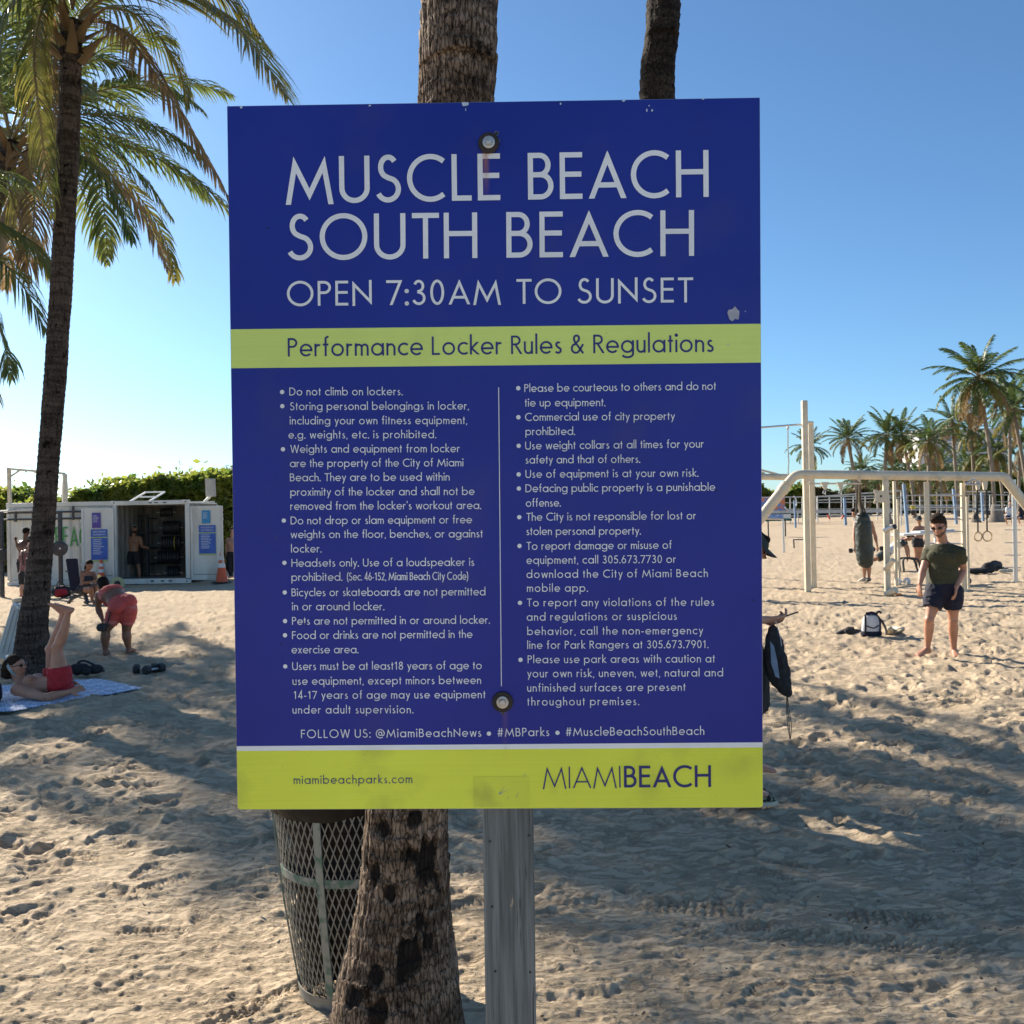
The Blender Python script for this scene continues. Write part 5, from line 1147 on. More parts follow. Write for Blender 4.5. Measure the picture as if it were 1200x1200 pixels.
        p = wr+hd*.025*k+sd*.030*k; pts = [p-sd*.01]; dd = (hd*.65+sd*.75+pn*.25).normalized(); pts.append(p+dd*.028*k); dd = (hd*.9+sd*.35+pn*.45*max(.3, curl)).normalized(); pts.append(pts[-1]+dd*.030*k); pts.append(pts[-1]+(dd+pn*.3*curl).normalized()*.024*k)
        Gx.tube(pts, [.016*k, .0125*k, .0105*k, .008*k], 8)
    def head(b, Gx, face, up=None, k=None):
        k = k or b.hk; h = b.J['head']; up = up or (h-b.nk).normalized(); f = face.normalized(); up = orth(up, f) if abs(up.dot(f)) < .9 else V(0, 0, 1); r = f.cross(up); b.hf = (h, f, up, r, k)
        E = lambda a, u, x, X, Y, Z: Gx.ell(h+f*a*k+up*u*k+r*x*k, r*X*k, f*Y*k, up*Z*k, 16, 12)
        E(-.010, .030, 0, .075, .093, .088); E(.012, -.010, 0, .067, .078, .088); E(.022, -.055, 0, .055, .062, .052); E(.048, -.088, 0, .026, .028, .022)   # skull, face, jaw, chin
        E(.088, .012, 0, .010, .014, .026); E(.100, -.016, 0, .0155, .015, .013)     # nose
        E(.076, .032, 0, .046, .014, .010)                                              # brow
        for s in (-1, 1): E(.062, -.012, s*.040, .020, .022, .022); E(-.005, -.002, s*.074, .010, .020, .032)   # cheeks, ears
        E(.084, -.047, 0, .022, .010, .006); E(.082, -.058, 0, .019, .010, .007)     # lips
        nb = b.at(1.85)[0]; Gx.tube([nb, h-up*.055*k-f*.012*k, h-f*.015*k], [.058*b.k*(1.05 if not b.fem else .82), .056*b.k*(1.0 if not b.fem else .8), .055*k], 14)
    def extras(b, Gx):
        """muscle masses that the remesh melts into the trunk"""
        p, X, Y, f, up = b.ring(1.05); r = X.normalized(); k = b.k
        if b.fem:
            for s in (-1, 1): Gx.ell(p+r*s*.062*k+f*.085*k-up*.035, r*.058*k, f*.052*k, up*.055*k)
        else:
            for s in (-1, 1): Gx.ell(p+r*s*.075*k*b.m+f*.075*k-up*.01, r*.082*k, f*.05*k*b.m, up*.062*k); Gx.ell(p+r*s*.125*k-f*.02-up*.05, r*.06*k*b.m, f*.07*k, up*.13*k)
        q, X, Y, f0, up0 = b.ring(-.08); r0 = X.normalized()
        g_ = .98 if b.fem else .92
        for s in (-1, 1): Gx.ell(q+r0*s*.078*k-f0*.060*k*g_-up0*.02, r0*.082*k*g_, f0*.070*k*g_, up0*.088*k)
        Gx.ell(q-f0*.045*k, r0*.125*k*g_, f0*.072*k*g_, up0*.085*k)
        for s in 'LR': Gx.tube([b.at(1.55)[0], b.J['sh'+s]], [.062*k, .056*b.m*k*(.85 if b.fem else 1)], 12)
def person(label, J, d, skin='skin', face=V(0, -1, 0), fem=False, m=1, k=1, hk=1, vox=.011, kf=None, feet=None, hands=None, cloth=(), hair='short', hairmat='hair', upv=None, foot_at=None, group=None, shades=False, eyes=True, sm=4):
    b = Body(J, d, fem, m, k, hk); b.kf = kf or {}
    fa = foot_at or ((b.J['anL']+b.J['anR'])/2); loc = Vector((fa.x, fa.y, terr(fa.x, fa.y))); t = empty('person', loc, label, 'person', group)
    S = G(); b.torso(S, -.25, 1.95, n=20); [S.tube([b.at(1.72)[0], b.J['sh'+q_]], [.062*k, .042*m*k*(.8 if fem else 1)], 10) for q_ in 'LR']; b.extras(S); b.legs(S); b.arms(S); b.head(S, face, upv)
    for s in 'LR':
        if feet is None or feet.get(s) is not None: b.foot(S, s, ((feet or {}).get(s) or V(0, -1, 0)).normalized(), k)
        h_ = (hands or {}).get(s) or (None, None, .6)
        hd = h_[0] or (b.J['wr'+s]-b.J['el'+s]); pn = h_[1] or (b.ring(.5)[0]-b.J['wr'+s]); b.hand(S, s, hd, pn, h_[2])
    body = remesh(S, 'body', vox, sm, M[skin], t); h, f, up, r, hk = b.hf
    for name, mt, kw in cloth:
        C = G(); off = kw.get('off', .012)
        if 'torso' in kw:
            s0, s1 = kw['torso']; b.torso(C, s0, s1, off, 16, kw.get('kx', 1), kw.get('ky', 1))
            if s1 > .8 and s0 < .9:
                p, X, Y, ff, u_ = b.ring(1.05); rr = X.normalized()
                for s in (-1, 1):
                    if fem: C.ell(p+rr*s*.062*k+ff*.085*k-u_*.035, rr*(.058*k+off), ff*(.052*k+off), u_*(.055*k+off))
                    else: C.ell(p+rr*s*.075*k*m+ff*.075*k-u_*.01, rr*(.082*k+off*.4), ff*(.047*k*m+off*.6), u_*(.062*k+off)); C.ell(p+rr*s*.125*k-ff*.02-u_*.05, rr*(.06*k*m+off), ff*(.07*k+off), u_*.13*k)
            if s0 < 0:
                q, X, Y, f0, u0 = b.ring(-.08); r0 = X.normalized(); g_ = .98 if fem else .92
                C.ell(q-f0*.045*k, r0*(.125*k*g_+off), f0*(.072*k*g_+off), u0*(.085*k+off))
                for s in (-1, 1): C.ell(q+r0*s*.078*k-f0*.060*k*g_-u0*.02, r0*(.082*k*g_+off), f0*(.070*k*g_+off), u0*(.088*k+off*.5))
            if kw.get('yoke'):
                for s in 'LR': C.tube([b.at(1.5)[0], b.J['sh'+s]], [.064*k+off*.8, .058*m*k*(.85 if fem else 1)+off], 12)
        if 'sleeve' in kw: b.arms(C, off+kw.get('sloose', 0), kw['sleeve'], False)
        if 'leg' in kw: b.legs(C, off+kw.get('lloose', 0), kw['leg'], kw.get('low', False))
        if 'wave' in kw:
            a_ = kw['wave']; C.v = [tuple(Vector(v)+Vector(mnoise.noise_vector(Vector(v)*9))*a_) for v in C.v]
        o_ = remesh(C, name, vox, 2, M[mt], t)
        if vox < .02: folds(o_, kw.get('fold', .0055))
    if hair:
        H = G(); E = lambda a, u, x, X, Y, Z: H.ell(h+f*a*hk+up*u*hk+r*x*hk, r*X*hk, f*Y*hk, up*Z*hk, 18, 14)
        E(-.018, .048, 0, .079, .094, .082); E(-.040, .015, 0, .076, .072, .075)
        if hair in ('short', 'quiff'):
            E(.040, .088, 0, .058, .050, .030)
            for s in (-1, 1): E(-.01, .012, s*.066, .013, .035, .04)
        if hair == 'quiff': E(.045, .105, .01, .055, .05, .034); E(-.01, .112, 0, .062, .07, .03)
        if hair in ('long', 'pony', 'down'): E(-.075, -.03, 0, .060, .045, .08)
        if hair == 'pony': E(-.115, -.02, 0, .034, .04, .05); H.tube([h+(f*-.115+up*-.02)*hk, h+(f*-.13+up*-.10)*hk, h+(f*-.11+up*-.19)*hk], [.034, .036, .012], 10)
        if hair == 'down': H.tube([h+f*-.05*hk, h+f*-.06*hk+V(0, 0, -.09), h+f*-.04*hk+V(0, 0, -.16)], [.07, .06, .02], 10)
        if hair == 'mane':
            for i in range(26):
                a = i*2.399; q = i/26; E(-.05-.05*q+.02*math.sin(a), .05-.13*q, .06*math.cos(a), .035, .04, .04)
        H.v = [tuple(Vector(v)+Vector(mnoise.noise_vector(Vector(v)*40))*.006) for v in H.v]
        remesh(H, 'hair', min(vox, .011)*.9, 1, M[hairmat], t)
    if shades:
        H = G()
        for s in (-1, 1):
            H.ell(h+(f*.083+up*.010+r*s*.032)*hk, r*.025*hk, f*.009*hk, up*.0165*hk, 14, 8); H.tube([h+(f*.078+up*.016+r*s*.056)*hk, h+(f*.01+up*.014+r*s*.079)*hk], .0035, 6)
        H.tube([h+(f*.091+up*.014-r*.01)*hk, h+(f*.091+up*.014+r*.01)*hk], .003, 6); H.build('sunglasses', M['lens'], t)
    elif eyes:
        for s in (-1, 1):
            H = G(); H.ell(h+(f*.080+up*.010+r*s*.031)*hk, r*.012*hk, f*.007*hk, up*.0055*hk, 10, 6); H.build('eye', M['eye'], t)
    if eyes:
        H = G(); H.ell(h+(f*.090-up*.052)*hk, r*.020*hk, f*.006*hk, up*.0045*hk, 10, 6); H.build('lips', M['lip'], t)
    return t, b
M['lens'] = mat('dark_lens', (.008, .008, .009), rough=.08)
def G1(name, matl, t, fn, **kw):
    Gx = G(); fn(Gx); return Gx.build(name, M[matl] if isinstance(matl, str) else matl, t, **kw)

# --- the man walking in an olive t-shirt
D = 11.62
wt, wb = person('bearded man in olive t-shirt, navy shorts and sunglasses walking barefoot towards the sign', dict(
    head=(1100.3, 616.5, -.06), neck=(1104.5, 632.5), chest=(1105, 652), pel=(1106.5, 690), shR=(1089, 647.5, .12), shL=(1124.5, 648, -.11),
    elR=(1081.5, 668, .06), wrR=(1078, 685, -.02), elL=(1129, 667, .02), wrL=(1120.5, 688.5, -.16),
    hipR=(1097, 693, .03), hipL=(1115.5, 693, -.02), knR=(1089, 726, -.06), knL=(1117, 727, .02), anR=(1087, 761, .06), anL=(1118, 763, .12)), D,
    skin='skin_mid', face=V(-.62, -.72, -.40), m=1.06, k=1.02, vox=.0085, hk=1.14, kf=dict(L=V(-.2, -1, 0), R=V(-.5, -.9, 0)), feet=dict(R=V(-.93, -.42, -.10), L=V(-.25, -1, -.02)),
    hands=dict(R=(V(-.12, -.1, -1), V(.5, .2, 0), .45), L=(V(-.25, -.30, -1), V(-.5, .3, 0), .5)),
    cloth=[('t_shirt', 'olive', dict(torso=(-.02, 1.74), off=.011, yoke=True, sleeve=.52, sloose=.003, wave=.004)), ('shorts', 'navy', dict(torso=(-.28, .18), off=.012, leg=.58, lloose=.022, wave=.006))], hair='quiff', hairmat='hair_brown', shades=True)
h, f, up, r, hk = wb.hf
Gx = G()
for q in ((.022, -.058, 0, .0565, .060, .048), (.050, -.088, 0, .029, .031, .024), (.0, -.035, -.040, .028, .045, .036), (.0, -.035, .040, .028, .045, .036)): Gx.ell(h+(f*(q[0]+.001)+up*q[1]+r*q[2])*1.14, r*q[3]*1.19, f*q[4]*1.19, up*q[5]*1.17, 14, 10)
remesh(Gx, 'beard', .008, 2, M['beard'], wt)
G1('earphone', 'black', wt, lambda q: (q.sph(h-r*.083+f*.004-up*.01, .014, 8, 6), q.tube([h-r*.083+f*.006-up*.01, h-r*.084+f*.014-up*.035], .006, 6)))

# --- the person half hidden by the sign, looking at a phone
pt_, pb_ = person('person in a dark cap and maroon top behind the sign, looking at a phone', dict(
    head=(880, 643), neck=(868, 665), chest=(862, 705), pel=(866, 765), shR=(862, 680, -.20), shL=(862, 680, .20), elR=(860, 728, -.24), wrR=(901, 726, -.16), elL=(858, 730, .24), wrL=(895, 727, .10),
    hipR=(866, 770, -.10), hipL=(868, 770, .10), knR=(872, 850, -.10), knL=(880, 848, .12), anR=(866, 922, -.12), anL=(876, 895, .12)), 5.9,
    skin='skin', face=V(.90, -.05, -.42), m=.95, k=.98, vox=.008, kf=dict(L=V(1, 0, 0), R=V(1, 0, 0)), feet=dict(R=V(1, -.15, 0), L=V(1, -.05, 0)),
    hands=dict(R=(V(1, .1, .08), V(0, .4, .9), .95), L=(V(1, -.35, .05), V(0, -.5, .8), .95)),
    cloth=[('top', 'maroon', dict(torso=(-.05, 1.6), off=.014, yoke=True, sleeve=.6, sloose=.012, wave=.008)), ('shorts', 'black_cloth', dict(torso=(-.28, .15), off=.018, leg=.80, lloose=.040, wave=.008))], hair='short')
h, f, up, r, hk = pb_.hf
def cap(q):
    R = []
    for i in range(9):
        a = PI/2*i/8; R.append((h+up*(.035+.085*math.sin(a))-f*.008*(1-math.sin(a)), r*(.087*math.cos(a)+.001), f*(.103*math.cos(a)+.001)))
    q.rings(R, 24); q.sph(h+up*.122-f*.008, .007, 8, 6)
    n = 12; vs = []
    for i in range(n+1):
        a = rad(-62+124*i/n); e = 1-.18*(abs(i-n/2)/(n/2))**2
        for rr_, dz in ((.096, .0), (.096+.072*e*math.cos(a*.9)**.5, -.016-.010*math.cos(a))):
            for th in (0, .004): vs.append(h+f*(rr_*math.cos(a))+r*(rr_*.86*math.sin(a))+up*(.038+dz+th-.018*(rr_-.09)*10*abs(math.sin(a))))
    fs = []
    for i in range(n): b0 = 4*i; fs += [(b0, b0+2, b0+6, b0+4), (b0+1, b0+5, b0+7, b0+3), (b0+2, b0+3, b0+7, b0+6)]
    q.add(vs, fs)
M['cap'] = mat('dark_cap', (.030, .036, .034), (.045, .052, .05), rough=.85, sc=50, bump=.3, bsc=90)
G1('cap', 'cap', pt_, cap, smooth=50)
pw = P(921, 722, 5.78)
ph = empty('phone', P(921, 722, 5.78), 'dark phone held by the person half hidden behind the sign', 'phone')
X_ = V(.93, 0, .28).normalized(); Z_ = V(-.28, -.15, .93).normalized(); Y_ = Z_.cross(X_); G1('casing', 'black', ph, lambda q: q.box(pw, (.145, .074, .009), V(.93, 0, .30).normalized(), V(.06, .98, -.18).normalized(), V(-.30, .17, .93).normalized()), bevel=.003)
# drawstring sack hanging from the forearm
sk = P(912, 775, 5.74); bg_ = empty('drawstring_sack', P(905, 735, 5.74), 'black drawstring sack with a pale blue panel hanging from the same arm', 'bag')
def sack(q):
    c = [P(904, 735, 5.74), P(906, 750, 5.74), P(909, 772, 5.73), P(914, 795, 5.73), P(920, 808, 5.73), P(925, 817, 5.73)]; R = []
    for p, w_ in zip(c, (.022, .048, .068, .066, .044, .010)): R.append((p, V(w_, 0, .012), V(0, w_*.75, 0)))
    q.rings(R, 20); q.v = [tuple(Vector(v)+Vector(mnoise.noise_vector(Vector(v)*14))*.008) for v in q.v]
Gk = G(); sack(Gk); folds(remesh(Gk, 'sack', .008, 1, M['black_cloth'], bg_), .007, 20)
M['pale_blue'] = mat('pale_blue_panel', (.14, .22, .34), (.20, .28, .40), rough=.6, sc=15)
def pan(q):
    a = [P(903.0, 752, 5.66), P(907, 757, 5.65), P(911, 775, 5.65), P(913.5, 795, 5.655), P(909, 793, 5.66), P(904, 778, 5.66)]; N_ = V(0, -.012, 0); q.add(a+[v-N_ for v in a], [tuple(range(6)), tuple(range(6, 12))[::-1]]+[(i, (i+1) % 6, (i+1) % 6+6, i+6) for i in range(6)])
G1('panel', 'pale_blue', bg_, pan)
for dx in (0, 1.6, -1.2): G1('cord', 'black', bg_, lambda q: q.tube(spline([P(922, 808, 5.73), P(923+dx, 830, 5.73), P(925+dx*1.5, 850, 5.73), P(926+dx*.3, 866, 5.73)], 8), .0022, 5))
G1('cord', 'white_cloth', bg_, lambda q: q.tube(spline([P(909, 728, 5.72), P(914, 745, 5.7), P(916, 757, 5.7)], 6), .0022, 5))
sd = P(886, 930, 5.85); sd.z = 0; sn = empty('sandal', sd, 'camouflage patterned slip-on shoe on the sand at the lower right corner of the sign', 'shoe')
M['camo'] = mat('camo_cloth', (.02, .02, .015), (.30, .27, .20), rough=.8, sc=35, lo=.48, hi=.54)
G1('upper', 'camo', sn, lambda q: q.rings([(sd+V(x, -.02, z), V(0, w_, 0), V(0, 0, h_)) for x, w_, h_, z in ((-.16, .02, .03, .06), (-.12, .045, .055, .07), (-.02, .05, .06, .075), (.04, .052, .045, .06), (.09, .04, .028, .04), (.115, .02, .015, .03))], 16), smooth=60)
G1('sole', 'white_shoe', sn, lambda q: q.rings([(sd+V(0, -.02, .004), V(.13, 0, 0), V(0, .055, 0)), (sd+V(0, -.02, .028), V(.13, 0, 0), V(0, .055, 0))], 20))

# --- the man reclining on the towel with his legs straight up
tw_z = .02
rt_, rb_ = person('bare chested man in red shorts and sunglasses reclining on a towel, both legs raised', dict(
    head=(18.5, 781.5, .05), neck=(22.5, 797.5, .05), chest=(38, 804, .05), pel=(68, 803, .05), shR=(20, 808, -.16), shL=(25, 800, .24), elR=(54, 817.5, -.26), wrR=(82, 810.5, -.20), elL=(52, 807, .34), wrL=(78, 803, .30),
    hipR=(70, 799, -.05), hipL=(66, 797, .14), knR=(67, 759, -.05), knL=(59.5, 761, .16), anR=(80, 716.5, -.05), anL=(74, 718, .16)), 9.85,
    skin='skin_mid', face=V(.95, -.10, .12), upv=V(-.25, 0, 1), m=1.12, k=.98, hk=1.05, vox=.0085, kf=dict(L=V(-1, 0, .2), R=V(-1, 0, .2)), feet=dict(R=V(-.97, 0, .26), L=V(-.93, 0, .36)),
    hands=dict(R=(V(.95, -.1, .35), V(0, .6, -.4), .7), L=(V(.9, 0, .3), V(0, -.5, -.5), .7)), foot_at=g(60, 815),
    cloth=[('shorts', 'red_cloth', dict(torso=(-.26, .12), off=.012, leg=.40, lloose=.018, wave=.006))], hair='mane', hairmat='hair_brown', shades=True, eyes=True)
h, f, up, r, hk = rb_.hf
G1('headband', mat('pale_headband', (.30, .38, .40), rough=.7), rt_, lambda q: q.rings([(h+up*.015-f*(.02+.026*t), r*.094, (up-f*.35).normalized()*.128) for t in (-.55, .55)], 26))
G1('earphone', 'white_cloth', rt_, lambda q: q.sph(h+r*.083-up*.008, .010, 8, 6))

# --- woman bending over in coral activewear, seen from behind
bw, bwb = person('woman in coral tie-dye shorts and top bending over with a dumbbell, seen from behind', dict(
    head=(121.5, 686, .34), neck=(124, 691.5, .27), chest=(130.5, 695.5, .18), pel=(143.5, 709.5), shL=(116.5, 697.5, .24), shR=(133, 697, .30), elL=(115, 713, .26), wrL=(120.5, 727, .20), elR=(131, 714, .34), wrR=(127, 728, .30),
    hipL=(137, 714), hipR=(150.5, 714), knL=(123.8, 739, -.03), knR=(148, 739.5, .08), anL=(123.5, 763, 0), anR=(151, 760.5, .12)), 12.95,
    skin='skin_brown', face=V(-.35, .75, -.65), fem=True, m=1.12, k=1.10, vox=.0095, kf=dict(L=V(-.2, 1, 0), R=V(-.1, 1, 0)), feet=dict(L=V(-.35, .93, 0), R=V(0, 1, 0)),
    hands=dict(L=(V(0, 0, -1), V(1, 0, 0), 1.1), R=(V(-.3, 0, -1), V(-1, 0, 0), 1.0)),
    cloth=[('shorts', 'coral', dict(torso=(-.24, .34), off=.008, leg=.62, lloose=.003)), ('sports_top', 'coral', dict(torso=(.86, 1.36), off=.009))], hair='down', eyes=False)
G1('side_stripe', 'black', bw, lambda q: q.tube(spline([P(128.6, 713, 12.84), P(128.9, 719, 12.80), P(126.2, 729, 12.84)], 6), [.009]*7, 6))

# --- woman seated on the training bench
cw, cwb = person('woman in a black top seated on the black training bench, looking at a phone', dict(
    head=(104.8, 662.5, -.05), neck=(101.5, 669.5), chest=(101.5, 677), pel=(98.2, 690), shR=(96.2, 671.5, -.12), shL=(109, 671.5, .10), elR=(96.5, 683, -.16), wrR=(108, 681.5, -.26), elL=(113.5, 680.5, .0), wrL=(115, 680, -.15),
    hipR=(96.5, 691.5, -.06), hipL=(100.5, 690.5, .1), knR=(106.5, 689.5, -.38), knL=(112.5, 687.5, -.25), anR=(108.5, 704, -.30), anL=(112.5, 703.5, -.15)), 21.6,
    skin='skin_brown', face=V(.72, -.55, -.35), fem=True, k=1.0, vox=.012, kf=dict(L=V(.7, -.7, 0), R=V(.7, -.7, 0)), feet=dict(R=V(.6, -.7, -.1), L=V(.7, -.6, -.1)),
    cloth=[('top', 'black_cloth', dict(torso=(.62, 1.30), off=.008)), ('shorts', 'black_cloth', dict(torso=(-.24, .3), off=.008, leg=.40, lloose=.004))], hair='pony')
ph2 = P(116.5, 677.5, 21.35); e_ = empty('phone', ph2, 'phone with a yellow case in the hands of the seated woman', 'phone'); G1('casing', mat('yellow_case', (.65, .60, .25), rough=.5), e_, lambda q: q.box(ph2, (.075, .012, .15), V(.8, -.2, .3).normalized(), V(-.5, -.8, .2).normalized(), V(-.3, 0, 1).normalized()))
kn = P(99.7, 684.5, 21.1)

# --- bare-chested man inside the container
iw, iwb = person('bare chested bearded man in black shorts standing inside the open container', dict(
    head=(157.5, 620.5), neck=(156.5, 628), chest=(156.5, 634.5), pel=(155.8, 649), shR=(149.3, 631), shL=(164, 631), elR=(145.8, 640), wrR=(144.2, 648.5), elL=(166.3, 640.5, -.05), wrL=(172.3, 641.7, -.2),
    hipR=(152.5, 651), hipL=(159.2, 651), knR=(151.2, 665), knL=(162.6, 665), anR=(151.2, 679.3), anL=(163.6, 679.3)), 29.6,
    skin='skin_tan', face=V(.55, -.8, 0), m=1.12, vox=.013, feet=dict(R=V(-.2, -1, 0), L=V(.5, -.8, 0)),
    cloth=[('shorts', 'black_cloth', dict(torso=(-.28, .2), off=.014, leg=.70, lloose=.035))], hair='short')
h, f, up, r, hk = iwb.hf
Gx = G(); Gx.ell(h+f*.03-up*.07, r*.058, f*.066, up*.050); remesh(Gx, 'beard', .012, 1, M['hair'], iw)
G1('headphones', 'white', iw, lambda q: q.tube([h+r*.085*math.cos(a)+up*(.02+.115*math.sin(a)) for a in [PI*i/10 for i in range(11)]], .009, 6))

# --- two men in front of the container, left of the trunk
tk, tkb = person('man in a faded maroon tank top and cap standing left of the trunk', dict(
    head=(37, 633.5), neck=(34, 643), chest=(32, 652), pel=(31.5, 671), shL=(27.5, 648, .05), shR=(39.5, 647, -.05), elL=(27, 660, .1), wrL=(37, 657, .25), elR=(42.2, 656.5, -.1), wrR=(40.5, 657, .2),
    hipL=(28.5, 674, .02), hipR=(34.5, 674, -.02), knL=(27.0, 687), knR=(33.5, 687), anL=(25, 698), anR=(31.5, 698.5)), 24.3,
    skin='skin', face=V(.9, .35, -.1), k=1.10, m=1.15, vox=.012, kf=dict(L=V(.5, .8, 0), R=V(.5, .8, 0)), feet=dict(L=V(.4, .8, 0), R=V(.6, .6, 0)),
    cloth=[('tank_top', 'maroon', dict(torso=(-.05, 1.42), off=.014, wave=.008)), ('shorts', 'black_cloth', dict(torso=(-.28, .12), off=.014, leg=.85, lloose=.03))], hair='short', hairmat='hair_brown', eyes=False)
h, f, up, r, hk = tkb.hf
G1('cap', mat('grey_camo_cap', (.10, .09, .08), (.20, .18, .16), rough=.9, sc=30), tk, cap, smooth=50)
G1('strap', 'black', tk, lambda q: q.tube([P(32.6, 641.5, 24.15), P(27.2, 644, 24.1), P(26.0, 652, 24.08), P(27.4, 662, 24.1)], [.022]*4, 6))
person('dark skinned bare chested man facing away beside the container wall, one hand raised', dict(
    head=(30.8, 623.5), neck=(30, 632), chest=(28.5, 640), pel=(27.5, 658), shL=(24, 636, .05), shR=(36, 636, -.02), elL=(20.8, 641.5, 0), wrL=(18.6, 634, -.08), elR=(37, 648), wrR=(36.5, 658),
    hipL=(25.5, 661), hipR=(30.5, 661), knL=(25, 677), knR=(31, 677), anL=(25, 692), anR=(31, 692)), 26.2,
    skin='skin_dark', face=V(.5, .85, -.2), m=1.05, vox=.014, feet=dict(L=V(0, 1, 0), R=V(0, 1, 0)), kf=dict(L=V(0, 1, 0), R=V(0, 1, 0)),
    cloth=[('shorts', 'black_cloth', dict(torso=(-.28, .2), off=.014, leg=.7, lloose=.02))], hair='short', eyes=False)
# --- person at the left edge of the sign, by the cone
person('pale bare chested man in long black trousers standing right of the traffic cone', dict(
    head=(272.5, 622), neck=(272, 630), chest=(272, 636), pel=(272.5, 650), shR=(266.5, 632.5), shL=(278, 632.5), elR=(265.2, 641.5), wrR=(265.0, 649), elL=(279.5, 641.5), wrL=(280, 649),
    hipR=(269.8, 652), hipL=(275.5, 652), knR=(268.8, 665, -.05), knL=(276, 665), anR=(271, 675.5), anL=(277, 675.5)), 30.2,
    skin='skin', face=V(.1, -1, 0), vox=.014, feet=dict(R=V(-.3, -1, 0), L=V(.3, -1, 0)), cloth=[('trousers', 'black_cloth', dict(torso=(-.28, .25), off=.012, leg=1, low=True, lloose=.012))], hair='short', hairmat='hair_brown')

# --- right: the man behind the punch bag, with dumbbells
mb, mbb = person('man behind the hanging green punch bag, holding a dumbbell in each hand', dict(
    head=(1002.3, 601.5, -.10), neck=(1008.5, 608.5), chest=(1011, 618), pel=(1014, 639), shR=(1003, 613, -.12), shL=(1020.5, 613, .12), elR=(1001, 627, -.2), wrR=(1002, 641.5, -.35), elL=(1025.3, 626.5, .12), wrL=(1028, 640, .05),
    hipR=(1011.5, 642), hipL=(1017, 642), knR=(1012.5, 661), knL=(1018, 661), anR=(1012.7, 678), anL=(1018.3, 678)), 23.7,
    skin='skin_tan', face=V(-.85, -.5, -.35), m=1.05, vox=.012, feet=dict(R=V(-.85, -.5, 0), L=V(-.6, -.8, 0)), kf=dict(L=V(-.8, -.6, 0), R=V(-.8, -.6, 0)),
    cloth=[('shorts', 'black_cloth', dict(torso=(-.28, .15), off=.014, leg=.75, lloose=.03))], hair='quiff')
for s in 'LR':
    p = mbb.J['wr'+s]+V(0, 0, -.07); e_ = empty('dumbbell', p, {'L': 'dumbbell in the right-hand fist of the man behind the punch bag', 'R': 'dumbbell poking out left of the punch bag'}[s], 'dumbbell')
    ax_ = V(1, -.15, .1).normalized()
    G1('handle', 'steel', e_, lambda q: q.tube([p-ax_*.06, p+ax_*.06], .014, 8))
    for sg_ in (-1, 1): G1('weight_head', 'black', e_, lambda q: q.tube([p+ax_*sg_*.06, p+ax_*sg_*.075, p+ax_*sg_*.13, p+ax_*sg_*.145], [.05, .062, .062, .05], 6), smooth=20)
for s, pf in (('R', V(-.85, -.5, 0)), ('L', V(-.6, -.8, 0))):
    a_ = mbb.J['an'+s]; e_ = G(); pf = pf.normalized(); rr = pf.cross(V(0, 0, 1)); e_.rings([(a_+pf*x+V(0, 0, z-.075), rr*w_, V(0, 0, h_)) for x, w_, h_, z in ((-.09, .03, .03, .04), (-.06, .045, .05, .05), (.05, .048, .05, .05), (.12, .052, .035, .035), (.19, .045, .025, .025), (.215, .02, .012, .015))], 12)
    e_.build('shoe', M['white_shoe' if s == 'R' else 'camo'], mb, smooth=60)
# --- man doing push-ups on low bars
person('man in a white vest doing push-ups on the low black bars', dict(
    head=(1066, 629.5, -.15), neck=(1060.5, 632, -.05), chest=(1053, 637.5), pel=(1039.5, 647.5), shR=(1057.5, 635, -.2), shL=(1059, 632, .18), elR=(1062, 643.5, -.26), wrR=(1063.5, 653, -.25), elL=(1064, 642, .2), wrL=(1065.5, 651, .2),
    hipR=(1037, 649.5, -.08), hipL=(1038, 648.5, .08), knR=(1024.5, 656, -.08), knL=(1025, 655, .08), anR=(1011.5, 661, -.08), anL=(1012, 660.5, .08)), 28.2,
    skin='skin_tan', face=V(.75, -.15, -.65), upv=V(.5, 0, .8), m=1.05, vox=.013, feet=dict(R=V(.15, 0, -1), L=V(.15, 0, -1)), kf=dict(L=V(-.3, 0, -1), R=V(-.3, 0, -1)),
    cloth=[('vest', 'white_cloth', dict(torso=(.0, 1.35), off=.02, wave=.01)), ('t_shirt', 'green_cloth', dict(torso=(1.15, 1.5), off=.010, sleeve=.55, yoke=True)), ('shorts', 'green_cloth', dict(torso=(-.28, .12), off=.015, leg=.7, lloose=.03))], hair='short', foot_at=g(1040, 667), eyes=False)
# --- woman in a black cap
ww, wwb = person('woman in a black cap and shorts standing behind the push-up man, hand on hip', dict(
    head=(1077, 609, -.04), neck=(1077.5, 616), chest=(1077.8, 622), pel=(1075.5, 634.5), shR=(1072.3, 618.5), shL=(1083, 618.5), elR=(1067.5, 624.5), wrR=(1070.5, 629), elL=(1085, 627), wrL=(1083.5, 635),
    hipR=(1073.2, 636.5), hipL=(1078.2, 636.5), knR=(1073.5, 650), knL=(1078.3, 650), anR=(1074, 662), anL=(1079, 662)), 29.8,
    skin='skin_tan', face=V(-.6, -.75, -.15), fem=True, vox=.013, feet=dict(R=V(-.5, -.8, 0), L=V(-.3, -.9, 0)),
    cloth=[('bikini_top', 'black_cloth', dict(torso=(.75, 1.15), off=.006)), ('shorts', 'black_cloth', dict(torso=(-.25, .28), off=.009, leg=.36, lloose=.006))], hair='long')
h, f, up, r, hk = wwb.hf
G1('cap', 'cap', ww, cap, smooth=50)
